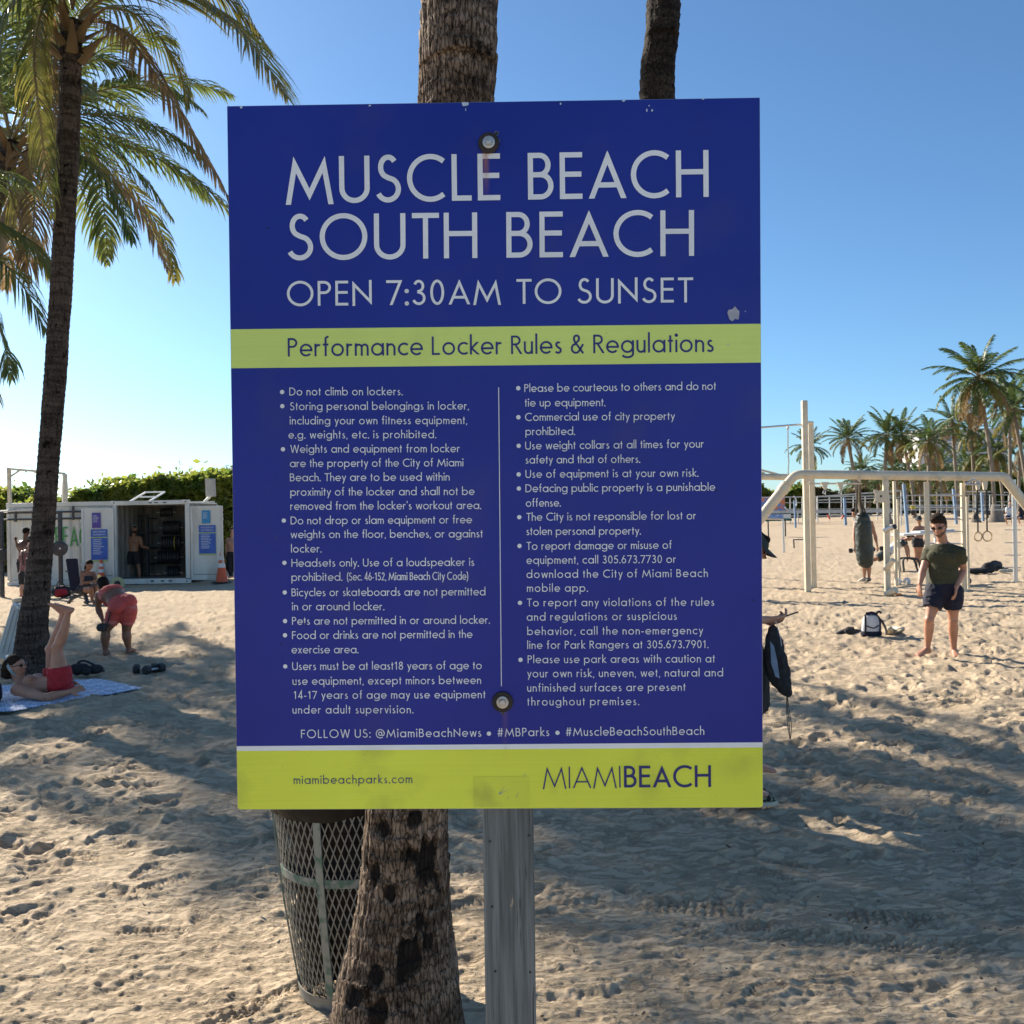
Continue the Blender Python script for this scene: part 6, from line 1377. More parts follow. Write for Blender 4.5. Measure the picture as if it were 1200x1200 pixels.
# --- far people
M['yellow_cloth'] = mat('yellow_cloth', (.60, .45, .06), rough=.8)
person('tiny figure in a yellow top sitting far behind the rails', dict(
    head=(1070, 590), neck=(1070, 592), pel=(1070, 598), shR=(1068.3, 592.8), shL=(1071.7, 592.8), elR=(1068, 595.5), wrR=(1068.5, 597.5), elL=(1072, 595.5), wrL=(1071.5, 597.5),
    hipR=(1069, 598.3), hipL=(1071, 598.3), knR=(1068.8, 598.5, -.4), knL=(1071.2, 598.5, -.4), anR=(1068.8, 603), anL=(1071.2, 603)), 88, skin='skin_brown', vox=.03, sm=2, hk=1.1,
    cloth=[('top', 'yellow_cloth', dict(torso=(0, 1.5), off=.03, yoke=True, sleeve=.6)), ('trousers', 'black_cloth', dict(torso=(-.25, .15), off=.03, leg=1, low=True, lloose=.02))], hair='short', eyes=False)
for px, sk_, tp, lb in ((1183, 'skin_tan', 'white_cloth', 'man in a white top sitting by the foot of the tallest palm'), (1198, 'skin', 'black_cloth', 'person in black sitting at the right edge, beyond the pegged pole')):
    person(lb, dict(head=(px+1, 589), neck=(px+.5, 593.5), pel=(px-1, 606), shR=(px-2.8, 595.5), shL=(px+3.2, 595.5), elR=(px-3.8, 601), wrR=(px-3, 605.5), elL=(px+4.5, 601), wrL=(px+4, 605.5),
        hipR=(px-2.5, 606.5), hipL=(px+1.5, 606.5), knR=(px-4.5, 605.8, -.4), knL=(px+3.8, 605.8, -.4), anR=(px-2.8, 614.5, -.1), anL=(px+2.5, 614.5, -.1)), 52,
        skin=sk_, vox=.022, sm=3, face=V(-.3, -1, 0), cloth=[('top', tp, dict(torso=(0, 1.5), off=.02, yoke=True, sleeve=.5)), ('shorts', 'navy', dict(torso=(-.25, .15), off=.02, leg=.8, lloose=.02))], hair='short', eyes=False)

# ============================================================ SHIPPING CONTAINER
cR, cL = g(222, 683.5), g(9, 686.5); cX = (cR-cL); CLn = cX.length; cX.normalize(); cY = Vector((-cX.y, cX.x, 0)); cZ = Vector((0, 0, 1)); CH = 2.50
cL.z = 0
ct = empty('shipping_container', cL, 'white shipping container used as an open gym store, doors swung wide', 'container')
def CP(x, y, z): return cL+cX*x+cY*y+cZ*z
def cxp(px):                             # distance along the front of the container at picture column px
    v = P(px, 640, 1)-CAM; n_ = cY; t_ = (cL-CAM).dot(n_)/v.dot(n_); return (CAM+v*t_-cL).dot(cX)
def cbox(q, x0, x1, y0, y1, z0, z1): q.box(CP((x0+x1)/2, (y0+y1)/2, (z0+z1)/2), (x1-x0, y1-y0, z1-z0), cX, cY, cZ)
xo = cxp(135.5); xe = CLn; DP = 2.40
def corrug(q, x0, x1, y, z0, z1, ax='x', pitch=.28, dep=.036):
    L = x1-x0; n = max(1, int(L/pitch)); p = L/n; pts = []
    for i in range(n): b = x0+i*p; pts += [(b, 0), (b+p*.28, 0), (b+p*.5, dep), (b+p*.78, dep)]
    pts.append((x1, 0)); f = (lambda a, d, z: CP(a, y+d, z)) if ax == 'x' else (lambda a, d, z: CP(y+d, a, z))
    vs = []; 
    for a, d_ in pts: vs += [f(a, d_, z0), f(a, d_, z1)]
    q.add(vs, [(2*i, 2*i+2, 2*i+3, 2*i+1) for i in range(len(pts)-1)])
G1('front_wall', 'container', ct, lambda q: corrug(q, .10, xo-.04, .02, .16, CH-.14), smooth=0)
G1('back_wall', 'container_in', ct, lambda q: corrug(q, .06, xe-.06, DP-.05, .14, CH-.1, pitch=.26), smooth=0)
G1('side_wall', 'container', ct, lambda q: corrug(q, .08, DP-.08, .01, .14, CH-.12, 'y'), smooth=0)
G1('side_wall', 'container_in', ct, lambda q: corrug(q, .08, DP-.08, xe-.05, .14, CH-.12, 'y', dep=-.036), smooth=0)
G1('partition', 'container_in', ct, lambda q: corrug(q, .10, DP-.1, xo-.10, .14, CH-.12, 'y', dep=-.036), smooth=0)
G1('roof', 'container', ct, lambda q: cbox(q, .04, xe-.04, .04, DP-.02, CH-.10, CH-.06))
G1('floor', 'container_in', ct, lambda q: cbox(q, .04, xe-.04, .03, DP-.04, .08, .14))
for nm, x0, x1, y0, y1, z0, z1 in (('top_rail', .12, xe-.12, -.01, .07, CH-.13, CH), ('bottom_rail', .12, xe-.12, -.01, .07, .0, .155), ('top_rail', .12, xe-.12, DP-.08, DP, CH-.12, CH), ('corner_post', 0, .10, -.012, .10, .15, CH-.12), ('corner_post', xe-.10, xe, -.012, .10, .15, CH-.12), ('corner_post', xo-.06, xo+.03, -.014, .08, .155, CH-.13), ('corner_post', 0, .10, DP-.10, DP, .1, CH-.12), ('corner_post', xe-.10, xe, DP-.10, DP, .1, CH-.12)):
    G1(nm, 'container', ct, lambda q: cbox(q, x0, x1, y0, y1, z0, z1), bevel=.008)
for x0 in (-.008, xo-.10, xe-.152):
    for z0 in (.0, CH-.115): 
        cc = G(); cbox(cc, x0, x0+.16, -.02, .14, z0, z0+.118); fo = cc.build('corner_casting', M['container'], ct, bevel=.01)
        G1('casting_slot', 'black', fo, lambda q: q.rings([(CP(x0+.08, -.0215, z0+.06), cX*.028, cZ*.018), (CP(x0+.08, -.0225, z0+.06), cX*.027, cZ*.017)], 12)) if x0 > 0 else None
for px_ in (177, 184, 194): G1('rail_slot', 'black', ct, lambda q: cbox(q, cxp(px_)-.05, cxp(px_)+.05, -.013, -.009, CH-.085, CH-.055))
for px_ in (178, 190, 199): G1('sill_slot', 'black', ct, lambda q: cbox(q, cxp(px_)-.05, cxp(px_)+.05, -.014, -.009, .06, .10))
# rails bolted along the front wall
for zy in (600.3, 608.0):
    zz = 1.8+(615.8-zy)/(FPX/29.2); G1('mounting_rail', 'dark_metal', ct, lambda q: q.tube([CP(cxp(6), -.06, zz), CP(cxp(101), -.06, zz)], .028, 8))
for px_, y0_, y1_ in ((20.7, 596, 610.5), (88, 593.5, 609.5)):
    zc = 1.8+(615.5-(y0_+y1_)/2)/(FPX/29.2); G1('rail_bracket', 'dark_metal', ct, lambda q: cbox(q, cxp(px_)-.03, cxp(px_)+.03, -.10, -.055, zc-(y1_-y0_)/76, zc+(y1_-y0_)/76))
G1('strip_light', 'white', ct, lambda q: q.tube([CP(cxp(4), -.12, 2.26), CP(cxp(41), -.12, 2.30)], .03, 8))
z0_, z1_ = 1.8+(615.3-639.5)/38, 1.8+(615.3-617)/38
lettering('painted_word', 'BEACH', (cxp(65.5), z0_), (cxp(113), z0_), z1_-z0_, .085, cL, cX, cZ, -cY, M['green_paint'], ct, .006, .30, .3, True)
# doors: hinged leaves folded back against the wall and past the far corner
def door(name, x0, x1, yo, ya, posters, flip=False):
    """a leaf from x0 to x1; yo/ya distance in front of the wall at each end"""
    A = CP(x0, -yo, .10); B = CP(x1, -ya, .10); X = (B-A); Wd = X.length; X.normalize(); N = Vector((X.y, -X.x, 0)); Hd = CH-.30
    dp = G(); dp.box((A+B)/2+cZ*(Hd/2)+N*-.015, (Wd-.02, .03, Hd-.02), X, -N, cZ); dr = dp.build(name, M['container'], ct)
    Q = lambda u, z, n_=0: A+X*(u*Wd)+cZ*z+N*n_
    def fb(u0, u1, z0, z1, n0, n1, mt='container', nm='frame_bar', **kw):
        q = G(); q.box((Q(u0, z0, n0)+Q(u1, z1, n1))/2, ((u1-u0)*Wd, n1-n0, z1-z0), X, -N, cZ); return q.build(nm, M[mt], dr, **kw)
    fb(0, .07, 0, Hd, .001, .03, bevel=.006); fb(.93, 1, 0, Hd, .001, .03, bevel=.006); fb(.071, .929, 0, .08, .001, .025); fb(.071, .929, Hd-.08, Hd, .001, .025)
    for zz in (.32, .62): fb(.10, .90, zz*Hd*.45, zz*Hd*.45+.03, .001, .022, nm='pressed_rib')
    fb(.075, .925, .155, .175, .001, .004, 'container_in', 'rust_line')
    for zz in (.22, .48, .80):
        q = G(); s_ = 0 if flip else 1; q.tube([Q(s_, Hd*zz, .03), Q(s_, Hd*zz+.10, .03)], .028, 8); q.build('hinge', M['container'], dr)
    for (u0, u1, z0, z1, mt, lines) in posters:
        pf = fb(u0, u1, z0, z1, .024, .0275, mt, 'notice'); 
        for (fz, fh, mt2, cnt) in lines:
            zz = z0+(z1-z0)*fz; hh = (z1-z0)*fh
            if cnt == 'band': q = G(); q.box((Q(u0, zz, .0280)+Q(u1, zz+hh, .0295))/2, ((u1-u0)*Wd, .0015, hh), X, -N, cZ); q.build('notice_band', M[mt2], pf, smooth=0)
            elif isinstance(cnt, str): 
                w_ = (u1-u0)*Wd; lettering('notice_heading', cnt, (u0*Wd+w_*.12, zz), (u0*Wd+w_*.88, zz), hh, .14, A, X, cZ, N, M[mt2], pf, .0305)
            else:
                rs = random.Random(int(zz*1000)); q = G()
                for k in range(cnt):
                    e = .55+.35*rs.random(); y_ = zz-hh*k; q.box(Q(u0+(u1-u0)*(.12+.38*e), y_, .0285), ((u1-u0)*Wd*.76*e, .0012, hh*.32), X, -N, cZ)
                tag(q.build('notice_small_print', M[mt2], pf, smooth=0), kind='stuff')
    return dr
RU = [(.0, .055, 'lime_print', 'band'), (.73, .035, 'lime_print', 'band'), (.90, .055, 'print_white', 'MUSCLE BEACH'), (.81, .055, 'print_white', 'SOUTH BEACH'), (.68, .055, 'print_white', 9)]
SM = [(.80, .10, 'print_white', 'PARK'), (.64, .10, 'print_white', 'HOURS'), (.46, .085, 'print_white', 3), (.10, .04, 'print_white', 2)]
SM = [(.82, .07, 'print_white', 7)]
Hz = lambda y: 1.8+(614.8-y)/(FPX/29.0)
z_ = lambda y: Hz(y)-.10
door('door', cxp(100.5), cxp(135), .22, .06, [(.33, .60, z_(618.5), z_(601), 'purple_print', SM), (.29, .80, z_(657), z_(620), 'blue_print', RU)], True)
zr = lambda y: 1.8+(613.2-y)/(FPX/28.7)-.10
door('door', cxp(224.5), cxp(264.5), .02, .20, [(.36, .62, zr(614), zr(599), 'light_blue_print', SM), (.26, .78, zr(650.5), zr(616), 'blue_print', RU)])
# white ladder-like frame leaning on the roof, cabinet on a bent pole
rf = empty('roof_frame', CP(cxp(172), .8, CH), 'white ladder-like frame tilted up on the container roof', 'frame')
a0, a1, b0, b1 = P(152, 588, 29.4), P(174, 588, 29.4), P(170.5, 576.8, 30.3), P(193, 576.3, 30.3)
for p, q_ in ((a0, b0), (a1, b1), (b0, b1), (a0.lerp(b0, .5), a1.lerp(b1, .5)), (a0, a1)): G1('rail' , 'white', rf, lambda q: q.bar(p, q_, .045, .045))
cb = empty('grey_cabinet', gd(239, 30.6), 'grey metal cabinet on a bent pole above the right container door', 'cabinet')
G1('pole', 'container', cb, lambda q: q.tube([gd(238.5, 30.6), P(238.5, 590, 30.6), P(240, 587.5, 30.6), P(246, 582, 30.6)], .045, 8))
G1('box', 'grey_box', cb, lambda q: q.box(P(246.8, 571.5, 30.5), (.29, .16, .58), V(1, 0, .03).normalized(), V(0, 1, 0), V(-.03, 0, 1).normalized()), bevel=.01)
# gantry behind the container
gt = empty('gantry_frame', gd(11, 32), 'beige goalpost shaped gantry with a hook, rising behind the left end of the container', 'gantry')
G1('post', 'cream_dark', gt, lambda q: q.bar(gd(12.5, 32), P(10.5, 549.5, 32), .10, .10, V(0, 1, 0)))
G1('post', 'cream_dark', gt, lambda q: q.rings([(P(76, y_, 32), V(w_, 0, 0), V(0, .12, 0)) for y_, w_ in ((640, .10), (590, .10), (572, .11), (563, .085), (555.5, .085))], 4), smooth=20)
G1('crossbeam', 'cream_dark', gt, lambda q: q.bar(P(8.5, 549.3, 32), P(80, 556, 32).lerp(P(76, 555, 32), 1), .08, .07))
G1('brace', 'cream_dark', gt, lambda q: q.bar(P(13, 558, 32), P(24.5, 550.2, 32), .04, .05)); G1('brace', 'cream_dark', gt, lambda q: q.bar(P(37, 550.6, 32), P(52, 560.5, 32), .04, .05))
G1('hook', 'dark_metal', gt, lambda q: q.tube([P(29.2, 550, 32), P(30.5, 554, 32), P(32, 551, 32)], .015, 6))
# gear inside
def disc_stack(px, py, d, r, n, label, dx=1, mt='black', grp='weight plates stored on pegs inside the container'):
    p = P(px, py, d); e_ = empty('weight_plates', p, label, 'weight plates', grp); ax_ = (cX*1.0+cY*.25).normalized()
    for k in range(n):
        c_ = p+ax_*(k*.075)
        o_ = G(); o_.lathe([(.03, 0), (r*.55, .004), (r*.6, .014), (r*.85, .014), (r, .006), (r, .062), (r*.85, .064), (.03, .064)], c_, 24, ax_, True); pl_ = o_.build('plate', M[mt], e_)
    G1('peg', 'steel', e_, lambda q: q.tube([p-ax_*.12, p+ax_*(n*.075+.1)], .022, 8))
disc_stack(188, 600.5, 30.2, .14, 5, 'top row of small black plates on the rack inside the container', grp=None)
disc_stack(191, 618.5, 30.2, .22, 7, 'second row of large black plates inside the container', grp=None)
disc_stack(189, 636.5, 30.2, .22, 8, 'middle row of large black plates with a yellow rim inside the container', grp=None)
disc_stack(185, 653.5, 30.2, .22, 9, 'fourth row of large black plates inside the container', grp=None)
disc_stack(196, 671.5, 30.2, .22, 5, 'bottom row of large black plates on the container floor', grp=None)
p = P(204.5, 636, 30.2); e_ = empty('yellow_rimmed_plate', p, 'black plate with a yellow edge hanging beside the middle row in the container', 'weight plate'); ax_ = (cX+cY*.25).normalized()
G1('plate', 'black', e_, lambda q: q.lathe([(.03, 0), (.215, 0), (.215, .05), (.03, .05)], p, 24, ax_, True)); G1('rim', mat('yellow_rim', (.5, .36, .04), rough=.6), e_, lambda q: q.lathe([(.216, .012), (.224, .012), (.224, .038), (.216, .038)], p, 28, ax_))
sh_ = empty('storage_rack', CP(xo+.15, 1.6, .14), 'dark storage rack in the left back corner of the container', 'rack')
for x_ in (.08, .30): G1('upright', 'dark_metal', sh_, lambda q: cbox(q, xo+x_, xo+x_+.05, 1.4, 1.5, .14, 2.1))
for z__ in (.5, 1.0, 1.5, 1.95): G1('shelf', 'dark_metal', sh_, lambda q: cbox(q, xo+.10, xo+.32, 1.42, 2.2, z__, z__+.04))
# ring-shaped yellowish plate leaning by the door, cones, bags
def ring_at(px, py, d, R, r, label, mt, nm='bumper_ring', cat='ring', ax=V(.35, -.93, .12)):
    p = P(px, py, d); e_ = empty(nm, Vector((p.x, p.y, 0)), label, cat); ax = ax.normalized()
    G1('tyre', mt, e_, lambda q: q.lathe([(R-r*1.6, -.03), (R-r*.4, -.045), (R, -.03), (R, .03), (R-r*.4, .045), (R-r*1.6, .03), (R-r*1.6, -.03)], p, 28, ax)); G1('hub', 'black', e_, lambda q: q.lathe([(.01, -.012), (R-r*1.55, -.012), (R-r*1.55, .012), (.01, .012)], p, 20, ax, True))
ring_at(137.5, 684.3, 27.6, .205, .07, 'pale yellow bumper ring leaning at the left foot of the container opening', 'yellow')
def cone(px, dd_, h_, label, mt='orange'):
    p = gd(px, dd_); p.z = .012; e_ = empty('traffic_cone', p, label, 'traffic cone'); k = h_/.71
    G1('base', 'black', e_, lambda q: q.box(p+V(0, 0, .015), (.37*k, .37*k, .035)), bevel=.01)
    pr = lambda z: (.135-.108*z)*k
    def seg(z0, z1, nm, mt_, o_=0): G1(nm, mt_, e_, lambda q: q.lathe([(pr(z0)+o_, .03+z0*h_), (pr(z1)+o_, .03+z1*h_)], p, 20))
    seg(0, .46, 'lower_body', mt); seg(.46, .60, 'reflective_band', 'white', .002); seg(.60, .70, 'middle_body', mt); seg(.70, .84, 'reflective_band', 'white', .002); seg(.84, 1, 'tip', mt)
cone(258.7, 28.1, .92, 'orange traffic cone with two white bands in front of the right container door')
cone(117.5, 28.3, .72, 'red and white traffic cone standing behind the seated woman')
# scooter-like dark thing by the trousered man
# pull-up rig left
rg_ = empty('pull_up_rig', gd(2, 24.5), 'dark metal pull-up rig standing in front of the left half of the container', 'pull-up rig')
for px_, yb, yt, d_ in ((1.2, 697, 600, 24.2), (43.5, 690, 592, 25.5), (70.2, 690, 600, 25.5)): 
    b_ = gd(px_, d_); G1('post', 'dark_metal', rg_, lambda q: q.bar(b_, Vector((b_.x, b_.y, P(px_, yt, d_).z)), .085, .085, V(0, 1, 0)))
G1('crossbar', 'dark_metal', rg_, lambda q: q.tube([P(43.5, 597, 25.5), P(70.2, 602, 25.5)], .025, 8))
G1('crossbar', 'dark_metal', rg_, lambda q: q.tube([P(-40, 600, 24.2), P(1.2, 600.5, 24.2)], .025, 8))
G1('hanging_pad', 'black', rg_, lambda q: q.box(P(2, 650.5, 24.0), (.20, .12, .30)), bevel=.02)
pp_ = P(69.5, 642.8, 25.3); e_ = empty('weight_plate', pp_, 'round black weight plate hung on the rig, just right of the left trunk', 'weight plate')
G1('plate', 'dark_metal', e_, lambda q: q.lathe([(.03, .0), (.10, .0), (.11, .012), (.185, .012), (.205, .0), (.205, -.05), (.03, -.05)], pp_, 30, V(.1, -1, 0).normalized(), True)); G1('hub', 'steel', e_, lambda q: q.lathe([(.005, .016), (.026, .014), (.030, 0)], pp_+V(.02, 0, 0), 16, V(.1, -1, 0).normalized(), True))
# training bench
D_ = 21.7; tb_ = empty('training_bench', gd(92, D_), 'black adjustable training bench with a raised backrest, the woman sits on its end', 'bench')
G1('backrest', 'navy', tb_, lambda q: q.prism([(-.09, 0), (.13, 0), (.13, .02), (.02, .72), (.0, .74), (-.22, .74), (-.24, .71)], P(88.5, 692, D_+.02), V(1, 0, 0), V(-.03, .22, 1).normalized(), .07), bevel=.012)
G1('seat', 'black', tb_, lambda q: q.box(P(98, 693.5, D_-.02), (.50, .30, .07), V(.9, -.4, 0).normalized(), V(.4, .9, 0).normalized()), bevel=.015)
G1('rail', 'dark_metal', tb_, lambda q: q.bar(P(83, 702, D_), P(101, 695, D_-.05), .06, .06)); G1('leg', 'dark_metal', tb_, lambda q: q.bar(P(99.5, 695, D_), g(102.5, 707.5), .07, .05)); G1('leg', 'dark_metal', tb_, lambda q: q.bar(P(88, 698, D_), g(80, 707), .06, .05)); G1('foot_bar', 'dark_metal', tb_, lambda q: q.bar(g(99, 707.5)+V(0, 0, .03), g(107, 706.5)+V(0, 0, .03), .05, .05)); G1('handle', 'dark_metal', tb_, lambda q: q.tube([P(77, 669, D_), P(80.5, 670.5, D_)], .015, 6))
pb2 = g(73, 703); pb2.z = 0
def bag_mesh(q, c, L, Wd, H, X, sd_=1, n=16):
    X = X.normalized(); Y = V(-X.y, X.x, 0); R = []
    for i in range(9):
        t = -1+2*i/8; e = (1-abs(t)**3.2)**.5 if abs(t) < 1 else .25; R.append((c+X*(t*L/2)+V(0, 0, H*.48), Y*(Wd/2*max(e, .3)), V(0, 0, H*.5*max(e, .3))))
    q.rings(R, n); q.v = [tuple(Vector(v)+Vector(mnoise.noise_vector(Vector(v)*9+Vector((sd_*7, 0, 0))))*H*.10) for v in q.v]
e_ = empty('gym_bag', g(73, 700), 'red and black gym bag on the sand between the trunk and the training bench', 'bag'); pz_ = g(73, 700)
G1('body', 'black_cloth', e_, lambda q: bag_mesh(q, pz_, .50, .28, .30, V(1, .1, 0))); G1('red_panel', 'red_cloth', e_, lambda q: bag_mesh(q, pz_+V(.02, -.10, .03), .32, .16, .20, V(1, .1, 0), 2)); G1('strap', 'black', e_, lambda q: q.tube(spline([pz_+V(-.16, 0, .24), pz_+V(-.05, -.03, .42), pz_+V(.10, 0, .25)], 10), .014, 6))
# tall black bag with white letters, in front of the tank-top man
e_ = empty('upright_kit_bag', g(33, 706), 'tall black kit bag with white letters, leaning left of the trunk', 'bag'); p0 = g(33.5, 707)
G1('body', 'black_cloth', e_, lambda q: q.rings([(P(x_, y_, 22.2), V(w_, 0, 0), V(0, w_*.8, 0)) for x_, y_, w_ in ((32.5, 706, .13), (33.5, 700, .14), (34.5, 690, .13), (35, 678, .115), (34.5, 668, .10), (33.5, 663, .06))], 16)); G1('handle', 'black', e_, lambda q: q.tube(spline([P(31, 668, 22.1), P(31.5, 655.5, 22.1), P(34, 656.5, 22.1), P(35.5, 666, 22.1)], 10), .02, 6))
M['print_white2'] = mat('white_print', (.75, .75, .75), rough=.7)
for cx_, cy_ in ((35.8, 686.5), (35.8, 695.5)): G1('printed_letter', 'print_white2', e_, lambda q: [q.bar(P(cx_+a, cy_+b, 22.02), P(cx_+c, cy_+d_, 22.02), .02, .012) for a, b, c, d_ in ((-1.6, -2.2, 1.6, -2.2), (-1.6, 2.2, 1.6, 2.2), (-1.6, -2.2, -1.6, 2.2), (1.6, -2.2, 1.6, 2.2))])
# beige ribbed plastic case leaning on the trunk
D_ = 12.2; e_ = empty('hard_case', g(24, 770), 'tall beige ribbed plastic case leaning against the left trunk behind the reclining man', 'case')
A_, B_ = P(-6, 771, D_), P(29, 771, D_-.1); Cc, Dd = P(40.5, 709, D_+.15), P(13.5, 708, D_+.25); xx = (B_-A_).normalized(); 
def case(q):
    n = 10; R = []
    for k, (t, ins) in enumerate(((0, .02), (.02, 0), (.97, 0), (1, .02))):
        l_ = A_.lerp(Dd, t)+xx*ins; r_ = B_.lerp(Cc, t)-xx*ins; dpt = V(0, .16-ins, 0); q_ = [l_+V(0, .01, 0), l_.lerp(r_, .08)-V(0, .03, 0), l_.lerp(r_, .92)-V(0, .03, 0), r_+V(0, .01, 0), r_+dpt, l_+dpt]; R.append(q_)
    vs = [v for r_ in R for v in r_]; fs = [tuple(range(6))[::-1], tuple(18+i for i in range(6))]
    for k in range(3):
        for i in range(6): j = (i+1) % 6; fs.append((k*6+i, k*6+j, (k+1)*6+j, (k+1)*6+i))
    q.add(vs, fs)
G1('shell', 'beige_case', e_, case, smooth=20)
for u in (.22, .40, .78): G1('rib', 'beige_case', e_, lambda q: q.bar(A_.lerp(B_, u).lerp(Dd.lerp(Cc, u), .10)-V(0, .035, 0), A_.lerp(B_, u).lerp(Dd.lerp(Cc, u), .90)-V(0, .035, 0), .035, .02), bevel=.006)
for u, v in ((.70, .84), (.62, .12), (.55, .5)): G1('recess_stud', 'beige_case', e_, lambda q: q.lathe([(.004, .02), (.022, .018), (.03, 0)], A_.lerp(B_, u).lerp(Dd.lerp(Cc, u), v)-V(0, .03, 0), 14, V(0, -1, 0), True))
for u in (.25, .88): G1('latch', 'white', e_, lambda q: q.bar(Dd.lerp(Cc, u)+V(-.03, -.04, .03), Dd.lerp(Cc, u)+V(.05, -.05, -.05), .03, .03), bevel=.005)
G1('carry_handle', 'white', e_, lambda q: q.tube([Dd.lerp(Cc, .72)+V(0, -.03, .0), Dd.lerp(Cc, .75)+V(0, -.06, .06), Dd.lerp(Cc, .98)+V(0, -.06, .06), Dd.lerp(Cc, 1.0)+V(0, -.03, -.02)], .015, 6))

# ============================================================ TOWEL AND SMALL THINGS ON THE LEFT
def towel_mat():
    m = mat('towel', (.62, .72, .86), rough=.95, bump=.3, bsc=300); n = m.node_tree; L = n.links; b = n.nodes['Principled BSDF']
    tc = [q for q in n.nodes if q.bl_idname == 'ShaderNodeTexCoord'][0]; mp = n.nodes.new('ShaderNodeMapping'); mp.inputs['Rotation'].default_value = (0, 0, .25); L.new(tc.outputs['Object'], mp.inputs[0])
    br_ = n.nodes.new('ShaderNodeTexBrick'); br_.inputs['Scale'].default_value = 11; br_.inputs['Mortar Size'].default_value = .032; br_.inputs['Color1'].default_value = (.66, .74, .88, 1); br_.inputs['Color2'].default_value = (.60, .70, .86, 1); br_.inputs['Mortar'].default_value = (.05, .07, .20, 1)
    L.new(mp.outputs[0], br_.inputs['Vector'])
    nz_ = n.nodes.new('ShaderNodeTexNoise'); nz_.inputs['Scale'].default_value = 16; L.new(mp.outputs[0], nz_.inputs['Vector']); r_ = n.nodes.new('ShaderNodeValToRGB'); r_.color_ramp.elements[0].position = .46; r_.color_ramp.elements[1].position = .50; L.new(nz_.outputs[0], r_.inputs[0])
    mx = n.nodes.new('ShaderNodeMix'); mx.data_type = 'RGBA'; L.new(r_.outputs[0], mx.inputs[0]); mx.inputs[6].default_value = (.66, .74, .88, 1); L.new(br_.outputs[0], mx.inputs[7]); L.new(mx.outputs[2], b.inputs['Base Color']); return m
c4 = [g(-40, 832), g(26, 831.5), g(168, 806), g(120, 797)]; c4[0] = g(-60, 815); tw0 = g(60, 815)
e_ = empty('beach_towel', tw0, 'white and pale blue patterned towel spread under the reclining man', 'towel'); Gt = G(); nu, nv = 60, 26
c4 = [g(-75, 838), g(26, 832), g(169, 806.5), g(118, 796.5)]
c0, c1, c2_, c3_ = g(-60, 826), g(27, 832), g(169, 807), g(110, 797)
vs = []
for i in range(nu+1):
    for j in range(nv+1):
        u, v = i/nu, j/nv; lo = g(-70, 842).lerp(g(27, 832), min(1, u*2.2)) if u < .4545 else g(27, 832).lerp(g(169, 807), (u-.4545)/.5455); hi = g(-100, 812).lerp(g(118, 796.5), u)
        if u > .85: hi = hi.lerp(lo, 0)
        p = lo.lerp(hi, v); q = .012+.018*(.5+.5*mnoise.noise(Vector((p.x*5, p.y*5, 0))))+.008*mnoise.noise(Vector((p.x*16, p.y*16, 3))); 
        if min(u, 1-u, v, 1-v) < .02: q -= .012
        vs.append(p+V(0, 0, q))
top = len(vs); vs += [v-V(0, 0, .006) for v in vs]
W_ = nv+1; fs = [(i*W_+j, (i+1)*W_+j, (i+1)*W_+j+1, i*W_+j+1) for i in range(nu) for j in range(nv)]; fs += [tuple(k+top for k in f[::-1]) for f in fs]
Gt.add(vs, fs); Gt.build('cloth', towel_mat(), e_, smooth=60)
def dumbbell(p, ax_, label, r=.058, L=.20, handle='steel', mt='black', nm='dumbbell', grp=None):
    ax_ = ax_.normalized(); e_ = empty(nm, p, label, 'dumbbell', grp); G1('handle', handle, e_, lambda q: q.tube([p-ax_*L*.3, p+ax_*L*.3], .014, 8))
    for s_ in (-1, 1): G1('weight_head', mt, e_, lambda q: q.tube([p+ax_*s_*L*.28, p+ax_*s_*L*.33, p+ax_*s_*L*.58, p+ax_*s_*L*.64], [r*.8, r, r, r*.75], 8), smooth=20)
z_at = lambda px, py, z: g(px, py)+V(0, 0, z)
dumbbell(z_at(170.5, 788.5, .05), V(1, .25, 0), 'dumbbell lying left of its twin on the sand beyond the towel', .06, .22); dumbbell(z_at(180.5, 789.0, .05), V(.55, .85, 0), 'dumbbell lying right of its twin, tilted away, beyond the towel', .06, .22)
dumbbell(P(119.8, 735.2, 12.72), V(.25, -1, .1), 'dumbbell in the hand of the bending woman', .058, .20)
e_ = empty('gear_heap', g(101, 790), 'black crumpled gear bag and straps lying between the towel and the bending woman', 'bag'); pz_ = g(101, 790)
G1('body', 'black_cloth', e_, lambda q: (bag_mesh(q, pz_+V(-.08, 0, 0), .22, .18, .14, V(1, .2, 0)), bag_mesh(q, pz_+V(.10, .02, 0), .20, .15, .11, V(1, -.3, 0), 3), bag_mesh(q, pz_+V(.02, -.06, 0), .16, .1, .09, V(1, -.6, 0), 5))); G1('grey_flap', 'grey_box', e_, lambda q: bag_mesh(q, pz_+V(.05, -.09, .01), .08, .05, .07, V(1, 0, 0), 4)); G1('strap', 'black', e_, lambda q: q.tube(spline([pz_+V(-.18, 0, .05), pz_+V(-.06, 0, .16), pz_+V(.06, 0, .13), pz_+V(.22, 0, .03)], 12), .014, 6))
e_ = empty('dark_blue_bag', g(-14, 828), 'dark blue bag at the left edge beside the head of the reclining man', 'bag'); pz_ = g(-19, 826); G1('body', 'navy', e_, lambda q: bag_mesh(q, pz_, .36, .22, .26, V(1, .1, 0)))
e_ = empty('shoe', g(21, 707), 'pale shoe beside the upright black kit bag', 'shoe'); pz_ = g(21, 706.5)
G1('upper', 'white_shoe', e_, lambda q: bag_mesh(q, pz_, .28, .11, .12, V(1, .1, 0)))

